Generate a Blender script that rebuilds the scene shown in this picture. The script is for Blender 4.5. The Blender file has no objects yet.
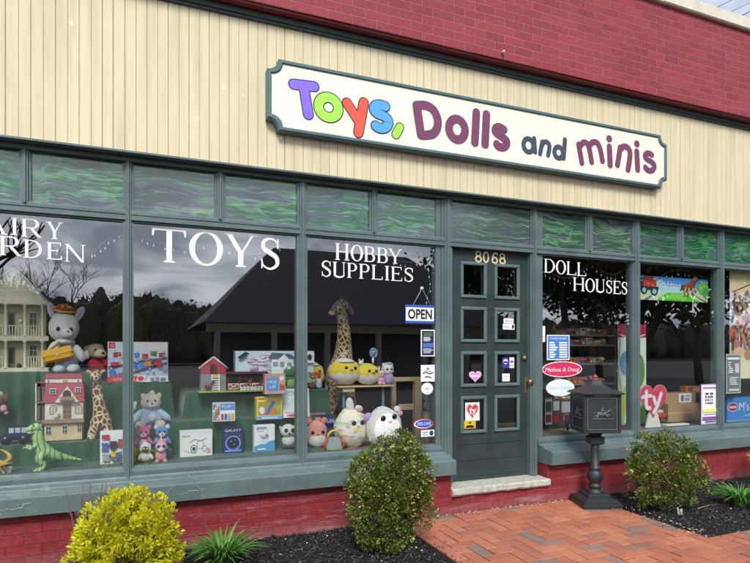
import bpy, math, random
from mathutils import Vector, Matrix, noise, Euler
random.seed(7)
scn = bpy.context.scene
col = scn.collection
R = math.radians

# ------------------------------------------------------------------ camera constants
F, U0, V0 = 563.0, 375.0, 351.0          # focal length and principal point, in photograph pixels
YAW = R(22.4); SN, CS = math.sin(YAW), math.cos(YAW)
D, H = 4.35, 1.40                        # distance to the shop front, eye height

def at(u, v, Y):
    """world point on the plane parallel to the shop front at depth Y"""
    t = (u - U0) / F
    dp = D + Y
    x = dp * (SN + t * CS) / (CS - t * SN)
    d = x * SN + dp * CS
    return Vector((x, Y, H - (v - V0) * d / F))

def depth(u, Y):
    p = at(u, V0, Y)
    return p.x * SN + (D + Y) * CS

def yon(u, v, Z):
    """depth Y at which a point of height Z is seen at (u, v)"""
    d = (H - Z) * F / (v - V0)
    r = (u - U0) / F * d
    return d * CS - r * SN - D

def ground(u, v, Z=0.0):
    d = (H - Z) * F / (v - V0)
    r = (u - U0) / F * d
    return Vector((d * SN + r * CS, d * CS - r * SN - D, Z))

# ------------------------------------------------------------------ materials
def lin(h):
    h = h.lstrip('#')
    o = []
    for i in (0, 2, 4):
        c = int(h[i:i+2], 16) / 255.0
        o.append(c / 12.92 if c <= .04045 else ((c + .055) / 1.055) ** 2.4)
    return tuple(o)

MATS = {}
class NT:
    def __init__(s, name):
        s.m = bpy.data.materials.new(name); s.m.use_nodes = True
        s.t = s.m.node_tree; s.t.nodes.clear()
        s.out = s.n('ShaderNodeOutputMaterial')
    def n(s, typ, **kw):
        nd = s.t.nodes.new(typ)
        for k, v in kw.items():
            if k.startswith('i_'):
                key = k[2:]
                key = int(key) if key.isdigit() else key.replace('_', ' ')
                nd.inputs[key].default_value = v
            else:
                setattr(nd, k, v)
        return nd
    def l(s, a, b):
        s.t.links.new(a, b)
    def ramp(s, fac, stops, interp='LINEAR'):
        r = s.n('ShaderNodeValToRGB'); r.color_ramp.interpolation = interp
        e = r.color_ramp.elements
        while len(e) < len(stops): e.new(0.5)
        for i, (p, c) in enumerate(stops):
            e[i].position = p
            e[i].color = (c[0], c[1], c[2], 1) if len(c) == 3 else c
        s.l(fac, r.inputs[0]); return r.outputs[0]
    def mix(s, fac, a, b, blend='MIX'):
        m = s.n('ShaderNodeMix'); m.data_type = 'RGBA'; m.blend_type = blend
        for sock, val in ((m.inputs[0], fac), (m.inputs[6], a), (m.inputs[7], b)):
            if isinstance(val, (int, float)): sock.default_value = val
            elif isinstance(val, tuple): sock.default_value = (*val[:3], 1)
            else: s.l(val, sock)
        return m.outputs[2]
    def math(s, op, a, b=0.0, clamp=False):
        m = s.n('ShaderNodeMath', operation=op); m.use_clamp = clamp
        for k, val in ((0, a), (1, b)):
            if isinstance(val, (int, float)): m.inputs[k].default_value = val
            else: s.l(val, m.inputs[k])
        return m.outputs[0]
    def obj(s): return s.n('ShaderNodeTexCoord').outputs['Object']
    def noise(s, scale, detail=4, rough=.55, vec=None, dist=0):
        nd = s.n('ShaderNodeTexNoise'); nd.inputs['Scale'].default_value = scale
        nd.inputs['Detail'].default_value = detail; nd.inputs['Roughness'].default_value = rough
        nd.inputs['Distortion'].default_value = dist
        s.l(vec if vec is not None else s.obj(), nd.inputs['Vector']); return nd.outputs[0]
    def mapping(s, scale=(1,1,1), loc=(0,0,0), rot=(0,0,0), vec=None):
        mp = s.n('ShaderNodeMapping'); mp.inputs['Scale'].default_value = scale
        mp.inputs['Location'].default_value = loc; mp.inputs['Rotation'].default_value = rot
        s.l(vec if vec is not None else s.obj(), mp.inputs['Vector']); return mp.outputs[0]
    def bump(s, h, dist=.01, strength=1.0, prev=None):
        b = s.n('ShaderNodeBump'); b.inputs['Distance'].default_value = dist; b.inputs['Strength'].default_value = strength
        s.l(h, b.inputs['Height'])
        if prev is not None: s.l(prev, b.inputs['Normal'])
        return b.outputs[0]
    def pbr(s, color, rough=.6, normal=None, metallic=0.0, spec=.5, **kw):
        p = s.n('ShaderNodeBsdfPrincipled')
        for sock, val in ((p.inputs['Base Color'], color), (p.inputs['Roughness'], rough)):
            if isinstance(val, tuple): sock.default_value = (*val[:3], 1)
            elif isinstance(val, (int, float)): sock.default_value = val
            else: s.l(val, sock)
        p.inputs['Metallic'].default_value = metallic
        p.inputs['Specular IOR Level'].default_value = spec
        for k, v in kw.items(): p.inputs[k.replace('_', ' ')].default_value = v
        if normal is not None: s.l(normal, p.inputs['Normal'])
        s.l(p.outputs[0], s.out.inputs[0]); return p

def mul(c, k): return tuple(min(1, x * k) for x in c)

def plain(hexcol, rough=.55, kind='paint'):
    """simple coloured surface with a little unevenness; cached"""
    key = (hexcol, rough, kind)
    if key in MATS: return MATS[key]
    n = NT('%s %s' % (kind, hexcol)); c = lin(hexcol)
    if kind in ('plush', 'print'): c = tuple(min(.88, x*1.22 + .004) for x in c)
    if kind == 'plush':
        f = n.noise(60, 3); v = n.ramp(f, [(.3, mul(c, .88)), (.7, mul(c, 1.06))])
        b = n.bump(n.noise(170, 5, .7), .010, 1)
        n.pbr(v, .95, b, spec=.1, Sheen_Weight=.35, Sheen_Roughness=.5)
    elif kind == 'print':
        f = n.noise(25, 2); v = n.ramp(f, [(.3, mul(c, .88)), (.7, c)])
        n.pbr(v, rough, spec=.4)
    else:
        f = n.noise(18, 4); v = n.ramp(f, [(.3, mul(c, .85)), (.7, mul(c, 1.05))])
        n.pbr(v, rough, n.bump(n.noise(120, 2), .001, .4))
    MATS[key] = n.m; return n.m
def plushm(h): return plain(h, .95, 'plush')
def printm(h): return plain(h, .45, 'print')

# ------------------------------------------------------------------ mesh builder
class MB:
    def __init__(s): s.v = []; s.f = []; s.m = []; s.sm = []
    def add(s, vs, fs, mat, smooth=False):
        o = len(s.v); s.v += [Vector(p) for p in vs]
        for f in fs: s.f.append([o + i for i in f]); s.m.append(mat); s.sm.append(smooth)
        return s
    def box(s, x0, x1, y0, y1, z0, z1, mat, bev=0.0, M=None):
        if x1 < x0: x0, x1 = x1, x0
        if y1 < y0: y0, y1 = y1, y0
        if z1 < z0: z0, z1 = z1, z0
        b = min(bev, (x1-x0)*.45, (y1-y0)*.45, (z1-z0)*.45)
        if b <= 0:
            vs = [(x, y, z) for x in (x0, x1) for y in (y0, y1) for z in (z0, z1)]
            fs = [(0,1,3,2),(4,6,7,5),(0,4,5,1),(2,3,7,6),(0,2,6,4),(1,5,7,3)]
        else:
            import itertools
            vs = []; idx = {}
            for sx, sy, sz in itertools.product((0,1),(0,1),(0,1)):
                X = (x0,x1)[sx]; Y = (y0,y1)[sy]; Z = (z0,z1)[sz]
                xi = X + (b if sx == 0 else -b); yi = Y + (b if sy == 0 else -b); zi = Z + (b if sz == 0 else -b)
                for ax, p in (('x', (X, yi, zi)), ('y', (xi, Y, zi)), ('z', (xi, yi, Z))):
                    idx[(sx,sy,sz,ax)] = len(vs); vs.append(p)
            I = lambda a,b_,c,ax: idx[(a,b_,c,ax)]
            fs = []
            for k in (0,1):
                q = [I(k,0,0,'x'),I(k,1,0,'x'),I(k,1,1,'x'),I(k,0,1,'x')]; fs.append(q if k else q[::-1])
                q = [I(0,k,0,'y'),I(1,k,0,'y'),I(1,k,1,'y'),I(0,k,1,'y')]; fs.append(q[::-1] if k else q)
                q = [I(0,0,k,'z'),I(1,0,k,'z'),I(1,1,k,'z'),I(0,1,k,'z')]; fs.append(q if k else q[::-1])
            for a in (0,1):
                for c in (0,1):
                    q = [I(a,c,0,'x'),I(a,c,1,'x'),I(a,c,1,'y'),I(a,c,0,'y')]; fs.append(q if a == c else q[::-1])
                    q = [I(a,0,c,'x'),I(a,1,c,'x'),I(a,1,c,'z'),I(a,0,c,'z')]; fs.append(q[::-1] if a == c else q)
                    q = [I(0,a,c,'y'),I(1,a,c,'y'),I(1,a,c,'z'),I(0,a,c,'z')]; fs.append(q if a == c else q[::-1])
            for sx, sy, sz in itertools.product((0,1),(0,1),(0,1)):
                q = [I(sx,sy,sz,'x'),I(sx,sy,sz,'y'),I(sx,sy,sz,'z')]
                fs.append(q if (sx+sy+sz) % 2 else q[::-1])
        if M is not None: vs = [M @ Vector(p) for p in vs]
        return s.add(vs, fs, mat)
    def ell(s, c, r, mat, seg=16, rings=10, rot=None, wob=0.0, seed=0):
        c = Vector(c); vs = []; fs = []
        M = Euler(rot).to_matrix() if rot else None
        for i in range(rings + 1):
            th = math.pi * i / rings
            for j in range(seg):
                ph = 2 * math.pi * j / seg
                n_ = Vector((math.sin(th)*math.cos(ph), math.sin(th)*math.sin(ph), math.cos(th)))
                k = 1 + (wob * noise.noise(n_ * 1.8 + Vector((seed, 0, 0))) + wob*.35*noise.noise(n_*9 + c*40) if wob else 0)
                p = Vector((n_.x*r[0], n_.y*r[1], n_.z*r[2])) * k
                if M: p = M @ p
                vs.append(c + p)
        for i in range(rings):
            for j in range(seg):
                a = i*seg+j; b = i*seg+(j+1) % seg
                fs.append((a, a+seg, b+seg, b))
        return s.add(vs, fs, mat, True)
    def tube(s, pts, rad, mat, seg=10, caps=True, flat=1.0):
        pts = [Vector(p) for p in pts]
        if isinstance(rad, (int, float)): rad = [rad] * len(pts)
        vs = []; fs = []; up = None
        for i, p in enumerate(pts):
            t = (pts[min(i+1, len(pts)-1)] - pts[max(i-1, 0)])
            t = t.normalized() if t.length > 1e-9 else Vector((0, 0, 1))
            if up is None:
                up = Vector((0, 1, 0)) if abs(t.y) < .9 else Vector((1, 0, 0))
            a = up - t * up.dot(t)
            if a.length < 1e-6: a = t.orthogonal()
            a.normalize(); b = t.cross(a); up = a
            for j in range(seg):
                an = 2*math.pi*j/seg
                vs.append(p + (a*math.cos(an)*flat + b*math.sin(an)) * rad[i])
        for i in range(len(pts)-1):
            for j in range(seg):
                q = i*seg+j; w = i*seg+(j+1) % seg
                fs.append((q, w, w+seg, q+seg))
        if caps:
            fs.append(tuple(range(seg))[::-1]); fs.append(tuple(range((len(pts)-1)*seg, len(pts)*seg)))
        return s.add(vs, fs, mat, True)
    def lathe(s, c, prof, mat, seg=24, M=None, smooth=True, square=False):
        """profile [(r, z)] spun about z at c; square=True gives a four-sided turned shape"""
        c = Vector(c); vs = []; fs = []
        if square: seg = 4
        for r, z in prof:
            for j in range(seg):
                an = 2*math.pi*j/seg + (math.pi/4 if square else 0)
                k = r * (math.sqrt(2) if square else 1)
                p = Vector((k*math.cos(an), k*math.sin(an), z))
                vs.append(c + (M @ p if M else p))
        for i in range(len(prof)-1):
            for j in range(seg):
                a = i*seg+j; b = i*seg+(j+1) % seg
                fs.append((a, b, b+seg, a+seg))
        fs.append(tuple(range(seg))[::-1]); fs.append(tuple(range((len(prof)-1)*seg, len(prof)*seg)))
        return s.add(vs, fs, mat, smooth and not square)
    def prism(s, poly, y0, y1, mat):
        """polygon in (x, z) extruded from y0 (front) to y1"""
        n = len(poly)
        vs = [(x, y0, z) for x, z in poly] + [(x, y1, z) for x, z in poly]
        fs = [tuple(range(n)), tuple(range(n, 2*n))[::-1]] + [(i, i+n, (i+1) % n + n, (i+1) % n) for i in range(n)]
        return s.add(vs, fs, mat)
    def profx(s, prof, x0, x1, mat):
        """profile in (y, z) swept along x"""
        n = len(prof)
        vs = [(x0, y, z) for y, z in prof] + [(x1, y, z) for y, z in prof]
        fs = [tuple(range(n)), tuple(range(n, 2*n))[::-1]] + [(i, (i+1) % n, (i+1) % n + n, i+n) for i in range(n)]
        return s.add(vs, fs, mat)
    def profz(s, prof, z0, z1, mat):
        """profile in (x, y) swept along z"""
        n = len(prof)
        vs = [(x, y, z0) for x, y in prof] + [(x, y, z1) for x, y in prof]
        fs = [tuple(range(n))[::-1], tuple(range(n, 2*n))] + [(i, (i+1) % n, (i+1) % n + n, i+n) for i in range(n)]
        return s.add(vs, fs, mat)
    def build(s, name, parent=None, loc=None, fix=True):
        root = parent
        while root is not None and root.parent is not None: root = root.parent
        o = Vector(loc) if loc is not None else (Vector(root.location) if root is not None else Vector((0, 0, 0)))
        me = bpy.data.meshes.new(name)
        me.from_pydata([tuple(p - o) for p in s.v], [], s.f)
        ml = []
        for m in s.m:
            if m not in ml: ml.append(m)
        for m in ml: me.materials.append(m)
        ix = {id(m): i for i, m in enumerate(ml)}
        me.polygons.foreach_set('material_index', [ix[id(m)] for m in s.m])
        me.polygons.foreach_set('use_smooth', s.sm)
        me.update()
        ob = bpy.data.objects.new(name, me); col.objects.link(ob)
        if parent is not None:
            ob.parent = parent
        else:
            ob.location = o
        return ob

def tag(o, label=None, cat=None, group=None, kind=None):
    if label: o['label'] = label
    if cat: o['category'] = cat
    if group: o['group'] = group
    if kind: o['kind'] = kind
    return o
def thing(name, loc, label, cat, group=None):
    o = bpy.data.objects.new(name, None); col.objects.link(o); o.location = loc
    o.empty_display_size = .1
    return tag(o, label, cat, group)

# ------------------------------------------------------------------ flat drawing on a plane
def catmull(pts, n=6):
    if len(pts) < 3: return [tuple(p) for p in pts]
    P = [pts[0]] + list(pts) + [pts[-1]]; out = []
    for i in range(1, len(P)-2):
        p0, p1, p2, p3 = [Vector(q) for q in P[i-1:i+3]]
        for k in range(n):
            t = k/n
            out.append(tuple(.5*((2*p1)+(p2-p0)*t+(2*p0-5*p1+4*p2-p3)*t*t+(3*p1-p0-3*p2+p3)*t**3)))
    out.append(tuple(pts[-1])); return out

def stroke(pts, w, caps=True):
    """list of 2D polygons covering a round ended stroke; w is a number or a list"""
    pts = [Vector(p[:2]) for p in pts]; n = len(pts)
    ws = [w]*n if isinstance(w, (int, float)) else w
    L = []; Rr = []
    for i, p in enumerate(pts):
        t = pts[min(i+1, n-1)] - pts[max(i-1, 0)]; t.normalize()
        nn = Vector((-t.y, t.x)) * ws[i] / 2
        L.append(p + nn); Rr.append(p - nn)
    out = [[Rr[i], Rr[i+1], L[i+1], L[i]] for i in range(n-1)]
    if caps:
        for k, e in ((0, 1), (n-1, n-2)):
            t = (pts[k] - pts[e]).normalized(); a0 = math.atan2(t.y, t.x); r = ws[k]/2
            out.append([pts[k] + Vector((math.cos(a0-math.pi/2+math.pi*j/9), math.sin(a0-math.pi/2+math.pi*j/9))) * r for j in range(10)])
    return out
def ring(cx, cy, rx, ry, w, n=28, rot=0, a0=0, a1=360):
    out = []
    def pt(a, k):
        x = (rx + k)*math.cos(a); y = (ry + k)*math.sin(a)
        return Vector((cx + x*math.cos(rot) - y*math.sin(rot), cy + x*math.sin(rot) + y*math.cos(rot)))
    for i in range(n):
        a = R(a0 + (a1-a0)*i/n); b = R(a0 + (a1-a0)*(i+1)/n)
        out.append([pt(a, -w/2), pt(a, w/2), pt(b, w/2), pt(b, -w/2)])
    return out
def ellipse(cx, cy, rx, ry, n=24):
    return [[Vector((cx + rx*math.cos(2*math.pi*i/n), cy + ry*math.sin(2*math.pi*i/n))) for i in range(n)]]
def rect(x0, y0, x1, y1): return [[Vector((x0, y0)), Vector((x1, y0)), Vector((x1, y1)), Vector((x0, y1))]]

TXT = {}
def text2d(txt, x, y, h, align='L', width=None, shear=0, bold=0):
    """flat letters from Blender's built-in typeface as 2D triangles"""
    key = (txt, bold)
    if key not in TXT:
        cu = bpy.data.curves.new('t', 'FONT'); cu.body = txt; cu.resolution_u = 3; cu.offset = bold
        ob = bpy.data.objects.new('t', cu); col.objects.link(ob)
        me = ob.to_mesh()
        TXT[key] = ([tuple(v.co[:2]) for v in me.vertices], [tuple(p.vertices) for p in me.polygons])
        ob.to_mesh_clear(); bpy.data.objects.remove(ob); bpy.data.curves.remove(cu)
    vs, fs = TXT[key]
    if not vs: return []
    xs = [p[0] for p in vs]; w = max(xs) - min(xs); x_0 = min(xs)
    s = h / .7
    sx = s if width is None else width / w
    ox = x - (0 if align == 'L' else (w*sx/2 if align == 'C' else w*sx))
    P = [Vector((ox + (a - x_0)*sx + shear*b*s, y + b*s)) for a, b in vs]
    return [[P[i] for i in f] for f in fs]

class Plane:
    """draws 2D polygons (metres) on a plane with origin o, axes x, y; layers stack toward n"""
    def __init__(s, mb, o, x=(1,0,0), y=(0,0,1), n=(0,-1,0), step=.0004, lift=.0008):
        s.mb = mb; s.o = Vector(o); s.x = Vector(x); s.y = Vector(y); s.n = Vector(n); s.k = lift; s.step = step
    def P(s, polys, mat, each=False):
        s.k += s.step
        for q in polys:
            if each: s.k += .00002
            b = s.o + s.n*s.k
            s.mb.add([b + s.x*p[0] + s.y*p[1] for p in q], [tuple(range(len(q)))], mat)
        return s

# serif capitals in a box w x h
def serif(ch, w, h):
    T = .158*h; t = .056*h; sf = .075*h; P = []
    def rc(x0, y0, x1, y1): P.extend(rect(x0, y0, x1, y1))
    def stem(x, w_=None, y0=0, y1=h, top=True, bot=True):
        w_ = T if w_ is None else w_
        rc(x-w_/2, y0, x+w_/2, y1)
        if bot: rc(x-w_/2-sf, y0, x+w_/2+sf, y0+t*.8)
        if top: rc(x-w_/2-sf, y1-t*.8, x+w_/2+sf, y1)
    def diag(x0, y0, x1, y1, w_):
        P.append([Vector((x0-w_/2, y0)), Vector((x0+w_/2, y0)), Vector((x1+w_/2, y1)), Vector((x1-w_/2, y1))])
    def bowl(x0, x1, yb, yt):
        ry = (yt-yb)/2; ym = (yt+yb)/2; rx = min((x1-x0)*.72, ry*1.15); cx = x1-rx; n = 14
        rc(x0, yt-t, cx, yt); rc(x0, yb, cx, yb+t)
        for i in range(n):
            a = -math.pi/2 + math.pi*i/n; b = -math.pi/2 + math.pi*(i+1)/n
            o = lambda q: Vector((cx + rx*math.cos(q), ym + ry*math.sin(q)))
            k = lambda q: Vector((cx + (rx-T)*math.cos(q), ym + (ry-t)*math.sin(q)))
            P.append([k(a), o(a), o(b), k(b)])
    def oval(x0, x1, a0=0, a1=360, n=32):
        cx = (x0+x1)/2; rx = (x1-x0)/2; ry = h/2*1.02; cy = h/2
        for i in range(n):
            a = R(a0+(a1-a0)*i/n); b = R(a0+(a1-a0)*(i+1)/n)
            o = lambda q: Vector((cx + rx*math.cos(q), cy + ry*math.sin(q)))
            k = lambda q: Vector((cx + (rx-T*1.05)*math.cos(q), cy + (ry-t)*math.sin(q)))
            P.append([k(a), o(a), o(b), k(b)])
    e = T/2 + sf
    if ch == 'I': stem(w/2)
    elif ch == 'T':
        stem(w/2, top=False); rc(0, h-t, w, h)
        P.append([Vector((0, h-.22*h)), Vector((t*.7, h-.22*h)), Vector((t*1.6, h)), Vector((0, h))])
        P.append([Vector((w-t*.7, h-.22*h)), Vector((w, h-.22*h)), Vector((w, h)), Vector((w-t*1.6, h))])
    elif ch == 'O': oval(0, w)
    elif ch == 'Y':
        diag(w/2, .42*h, e*.9, h, T); diag(w/2+T*.2, .42*h, w-e*.8, h, t*1.2); stem(w/2, y1=.46*h, top=False)
        rc(0, h-t*.8, e*1.9, h); rc(w-e*1.7, h-t*.8, w, h)
    elif ch == 'S':
        q = catmull([(.86,.70),(.80,.88),(.50,.965),(.20,.86),(.20,.66),(.50,.53),(.80,.38),(.82,.16),(.50,.035),(.18,.13),(.10,.31)], 5)
        n = len(q); ws = [h*(.05 + .10*max(0, math.sin(math.pi*(i/(n-1)-.08)/.84))**2) for i in range(n)]
        P.extend(stroke([(a*w, b*h) for a, b in q], ws, False))
        rc(.84*w, .66*h, .84*w+t*.7, .97*h); rc(.08*w, .04*h, .08*w+t*.7, .34*h)
    elif ch == 'H': stem(e); stem(w-e); rc(e, .48*h, w-e, .48*h+t)
    elif ch == 'B': stem(e); bowl(e, w*.93, .5*h, h); bowl(e, w, 0, .5*h+t)
    elif ch == 'P': stem(e); bowl(e, w, .44*h, h)
    elif ch == 'R': stem(e); bowl(e, w*.9, .47*h, h); diag(w-T*.5, 0, w*.5, .5*h, T*1.1); rc(w-T*1.2, 0, w+sf*.3, t*.8)
    elif ch == 'D': stem(e); bowl(e, w, 0, h)
    elif ch == 'U':
        stem(e, y0=.3*h, bot=False); stem(w-e, t*1.1, y0=.3*h, bot=False)
        q = catmull([(e, .32*h), (e*1.15, .12*h), (w/2, .03*h), (w-e*1.1, .12*h), (w-e, .32*h)], 6); n = len(q)
        P.extend(stroke(q, [T*(1-i/(n-1)) + t*1.1*(i/(n-1)) for i in range(n)], False))
    elif ch == 'L': stem(e); rc(e, 0, w, t); P.append([Vector((w-t*1.5, 0)), Vector((w, 0)), Vector((w, .24*h)), Vector((w-t*.7, .24*h))])
    elif ch in 'EF':
        stem(e); rc(e, h-t, w*.95, h); rc(e, .49*h, w*.72, .49*h+t); rc(w*.72-t*.7, .41*h, w*.72, .63*h)
        P.append([Vector((w*.95-t*.7, h-.22*h)), Vector((w*.95, h-.22*h)), Vector((w*.95, h)), Vector((w*.95-t*1.5, h))])
        if ch == 'E': rc(e, 0, w, t); P.append([Vector((w-t*1.5, 0)), Vector((w, 0)), Vector((w, .24*h)), Vector((w-t*.7, .24*h))])
    elif ch == 'N': stem(sf+t, t*1.2); stem(w-sf-t, t*1.2, bot=False); diag(w-sf-t*1.2, 0, sf+t, h, T)
    elif ch == 'A': diag(sf*1.4, 0, w*.5, h, t*1.3); diag(w-sf-T*.5, 0, w*.5, h, T); rc(w*.24, .30*h, w*.74, .30*h+t); rc(0, 0, sf*2.6, t*.8); rc(w-sf*2-T, 0, w, t*.8)
    elif ch == 'G': oval(0, w, 50, 330); stem(w-T*.7, y1=.45*h, bot=False)
    return P
# ------------------------------------------------------------------ named materials
def m_paint(name, c, var=.25, rough=.5, wear=None):
    n = NT(name); c = lin(c)
    f = n.noise(3.5, 6, .6); v = n.ramp(f, [(.3, mul(c, 1-var)), (.7, mul(c, 1+var*.5))])
    streak = n.noise(1, 5, .6, n.mapping((9, 9, 1.2)))
    v = n.mix(n.math('MULTIPLY', n.ramp(streak, [(.45, (0,0,0)), (.75, (1,1,1))]), .35), v, mul(c, .55))
    if wear:
        w = n.ramp(n.noise(22, 6, .7), [(.66, (0,0,0)), (.70, (1,1,1))])
        v = n.mix(n.math('MULTIPLY', w, .55), v, lin(wear))
    b = n.bump(n.noise(45, 5, .65), .003, .5)
    grain = n.noise(1, 4, .6, n.mapping((3, 60, 60)))
    v = n.mix(n.math('MULTIPLY', n.ramp(grain, [(.35, (1,1,1)), (.6, (0,0,0))]), .22), v, mul(c, .6))
    b = n.bump(grain, .0015, .5, b)
    if wear:
        vo = n.n('ShaderNodeTexVoronoi'); vo.feature = 'DISTANCE_TO_EDGE'; vo.inputs['Scale'].default_value = 2.6
        vv = n.n('ShaderNodeVectorMath', operation='MULTIPLY_ADD'); wn = n.n('ShaderNodeTexNoise'); wn.inputs['Scale'].default_value = 6; wn.inputs['Detail'].default_value = 5
        n.l(n.obj(), wn.inputs['Vector']); n.l(wn.outputs[1], vv.inputs[0]); vv.inputs[1].default_value = (.25,.25,.25); n.l(n.obj(), vv.inputs[2]); n.l(vv.outputs[0], vo.inputs['Vector'])
        ck = n.math('MULTIPLY', n.ramp(vo.outputs['Distance'], [(.0, (1,1,1)), (.016, (0,0,0))]), n.ramp(n.noise(2.5, 2), [(.45, (0,0,0)), (.6, (1,1,1))]))
        v = n.mix(n.math('MULTIPLY', ck, .5), v, lin('aab5b2')); b = n.bump(ck, .004, .8, b)
    b = n.bump(n.noise(5, 3), .006, .4, b)
    n.pbr(v, n.ramp(n.noise(9), [(.3, (rough-.12,)*3), (.7, (rough+.15,)*3)]), b, spec=.45)
    return n.m
TRIM = m_paint('painted trim', '5f7071', .26, .5)
TRIMD = m_paint('painted trim dark and shaded', '43514f', .2, .5)
SILL = m_paint('painted sill', '627474', .3, .5, '93a09c')
DOORM = m_paint('painted door', '364143', .3, .42)
DOORF = m_paint('door light frames', '5f7273', .18, .45)
SIGNF = m_paint('sign frame paint', '567273', .14, .45)

def m_brick(name, c1, c2, mort, bumpd, dirt, eff=0.0):
    n = NT(name)
    sp = n.n('ShaderNodeSeparateXYZ'); n.l(n.obj(), sp.inputs[0])
    wob = n.noise(3, 2)
    cb = n.n('ShaderNodeCombineXYZ'); n.l(sp.outputs[0], cb.inputs[0])
    n.l(n.math('ADD', sp.outputs[2], n.math('MULTIPLY', wob, .012)), cb.inputs[1])
    br = n.n('ShaderNodeTexBrick'); n.l(cb.outputs[0], br.inputs['Vector'])
    br.inputs['Scale'].default_value = 1; br.inputs['Brick Width'].default_value = .203; br.inputs['Row Height'].default_value = .0735
    br.inputs['Mortar Size'].default_value = .0042; br.inputs['Mortar Smooth'].default_value = .55; br.inputs['Bias'].default_value = 0
    br.inputs['Color1'].default_value = (*lin(c1), 1); br.inputs['Color2'].default_value = (*lin(c2), 1); br.inputs['Mortar'].default_value = (*lin(mort), 1)
    v = n.mix(n.ramp(n.noise(30, 6, .7), [(.4, (0,0,0)), (.75, (.5,.5,.5))]), br.outputs[0], lin(dirt))
    v = n.mix(n.math('MULTIPLY', n.ramp(n.noise(1.7, 4, .6), [(.35, (0,0,0)), (.7, (1,1,1))]), .3), v, mul(lin(c1), .7))
    if eff:
        e = n.ramp(n.noise(1, 6, .7, n.mapping((2.5, 2.5, 26))), [(.52, (0,0,0)), (.72, (1,1,1))])
        e = n.math('MULTIPLY', e, n.ramp(n.noise(1.1, 2), [(.42, (0,0,0)), (.62, (eff,)*3)]))
        lowz = n.ramp(n.math('MULTIPLY', sp.outputs[2], 2.8), [(.0, (.65,)*3), (.3, (0,)*3)])
        v = n.mix(n.math('MULTIPLY', n.math('ADD', e, n.math('MULTIPLY', lowz, .5), True), n.ramp(n.noise(60, 5, .7), [(.3, (.3,)*3), (.6, (1,)*3)])), v, lin('b08a8c'))
    hgt = n.math('ADD', n.math('MULTIPLY', n.math('SUBTRACT', 1, br.outputs[1]), 1.0), n.math('MULTIPLY', n.noise(48, 5, .65), .5))
    n.pbr(v, .62, n.bump(hgt, bumpd, .9), spec=.35)
    return n.m
BRICK_UP = m_brick('painted red brick upper', '98363f', '842a34', 'b8727a', .010, 'a65660')
BRICK_LO = m_brick('painted red brick base', '8c262c', '7a1e25', '823036', .010, '9a5156', .95)

def m_siding():
    n = NT('cream grooved siding'); c = lin('e0d3b2')
    f = n.noise(1, 6, .6, n.mapping((2, 2, .6))); v = n.ramp(f, [(.3, mul(c, .9)), (.7, c)])
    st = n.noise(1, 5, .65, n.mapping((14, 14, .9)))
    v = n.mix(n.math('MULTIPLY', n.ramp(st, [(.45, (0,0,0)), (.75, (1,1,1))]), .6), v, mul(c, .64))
    spot = n.ramp(n.noise(6, 5, .62), [(.69, (0,0,0)), (.73, (1,1,1))])
    v = n.mix(n.math('MULTIPLY', spot, .85), v, lin('f5f0e4'))
    n.pbr(v, .62, n.bump(n.noise(1, 4, .6, n.mapping((90, 90, 7))), .0015, .6), spec=.3)
    return n.m
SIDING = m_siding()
SIDGROOVE = plain('b8a680', .8)

def m_glass(name='shop window glass', base=.15, gain=1.5):
    n = NT(name)
    lw = n.n('ShaderNodeLayerWeight'); lw.inputs[0].default_value = .5
    face = n.math('POWER', lw.outputs['Facing'], 3.0)
    tr = n.n('ShaderNodeBsdfTransparent'); tr.inputs[0].default_value = (.98, 1, .99, 1)
    gl = n.n('ShaderNodeBsdfGlossy'); gl.inputs['Roughness'].default_value = 0.0; gl.inputs[0].default_value = (.95, .97, 1, 1)
    b = n.bump(n.noise(.9, 1), .006, .25)
    n.l(b, gl.inputs['Normal'])
    mx = n.n('ShaderNodeMixShader')
    n.l(n.math('ADD', n.math('MULTIPLY', face, gain), base, True), mx.inputs[0])
    n.l(tr.outputs[0], mx.inputs[1]); n.l(gl.outputs[0], mx.inputs[2]); n.l(mx.outputs[0], n.out.inputs[0])
    return n.m
GLASS = m_glass('shop window glass', .21, .6)
DGLASS = m_glass('door glass', .10, .5)

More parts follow.
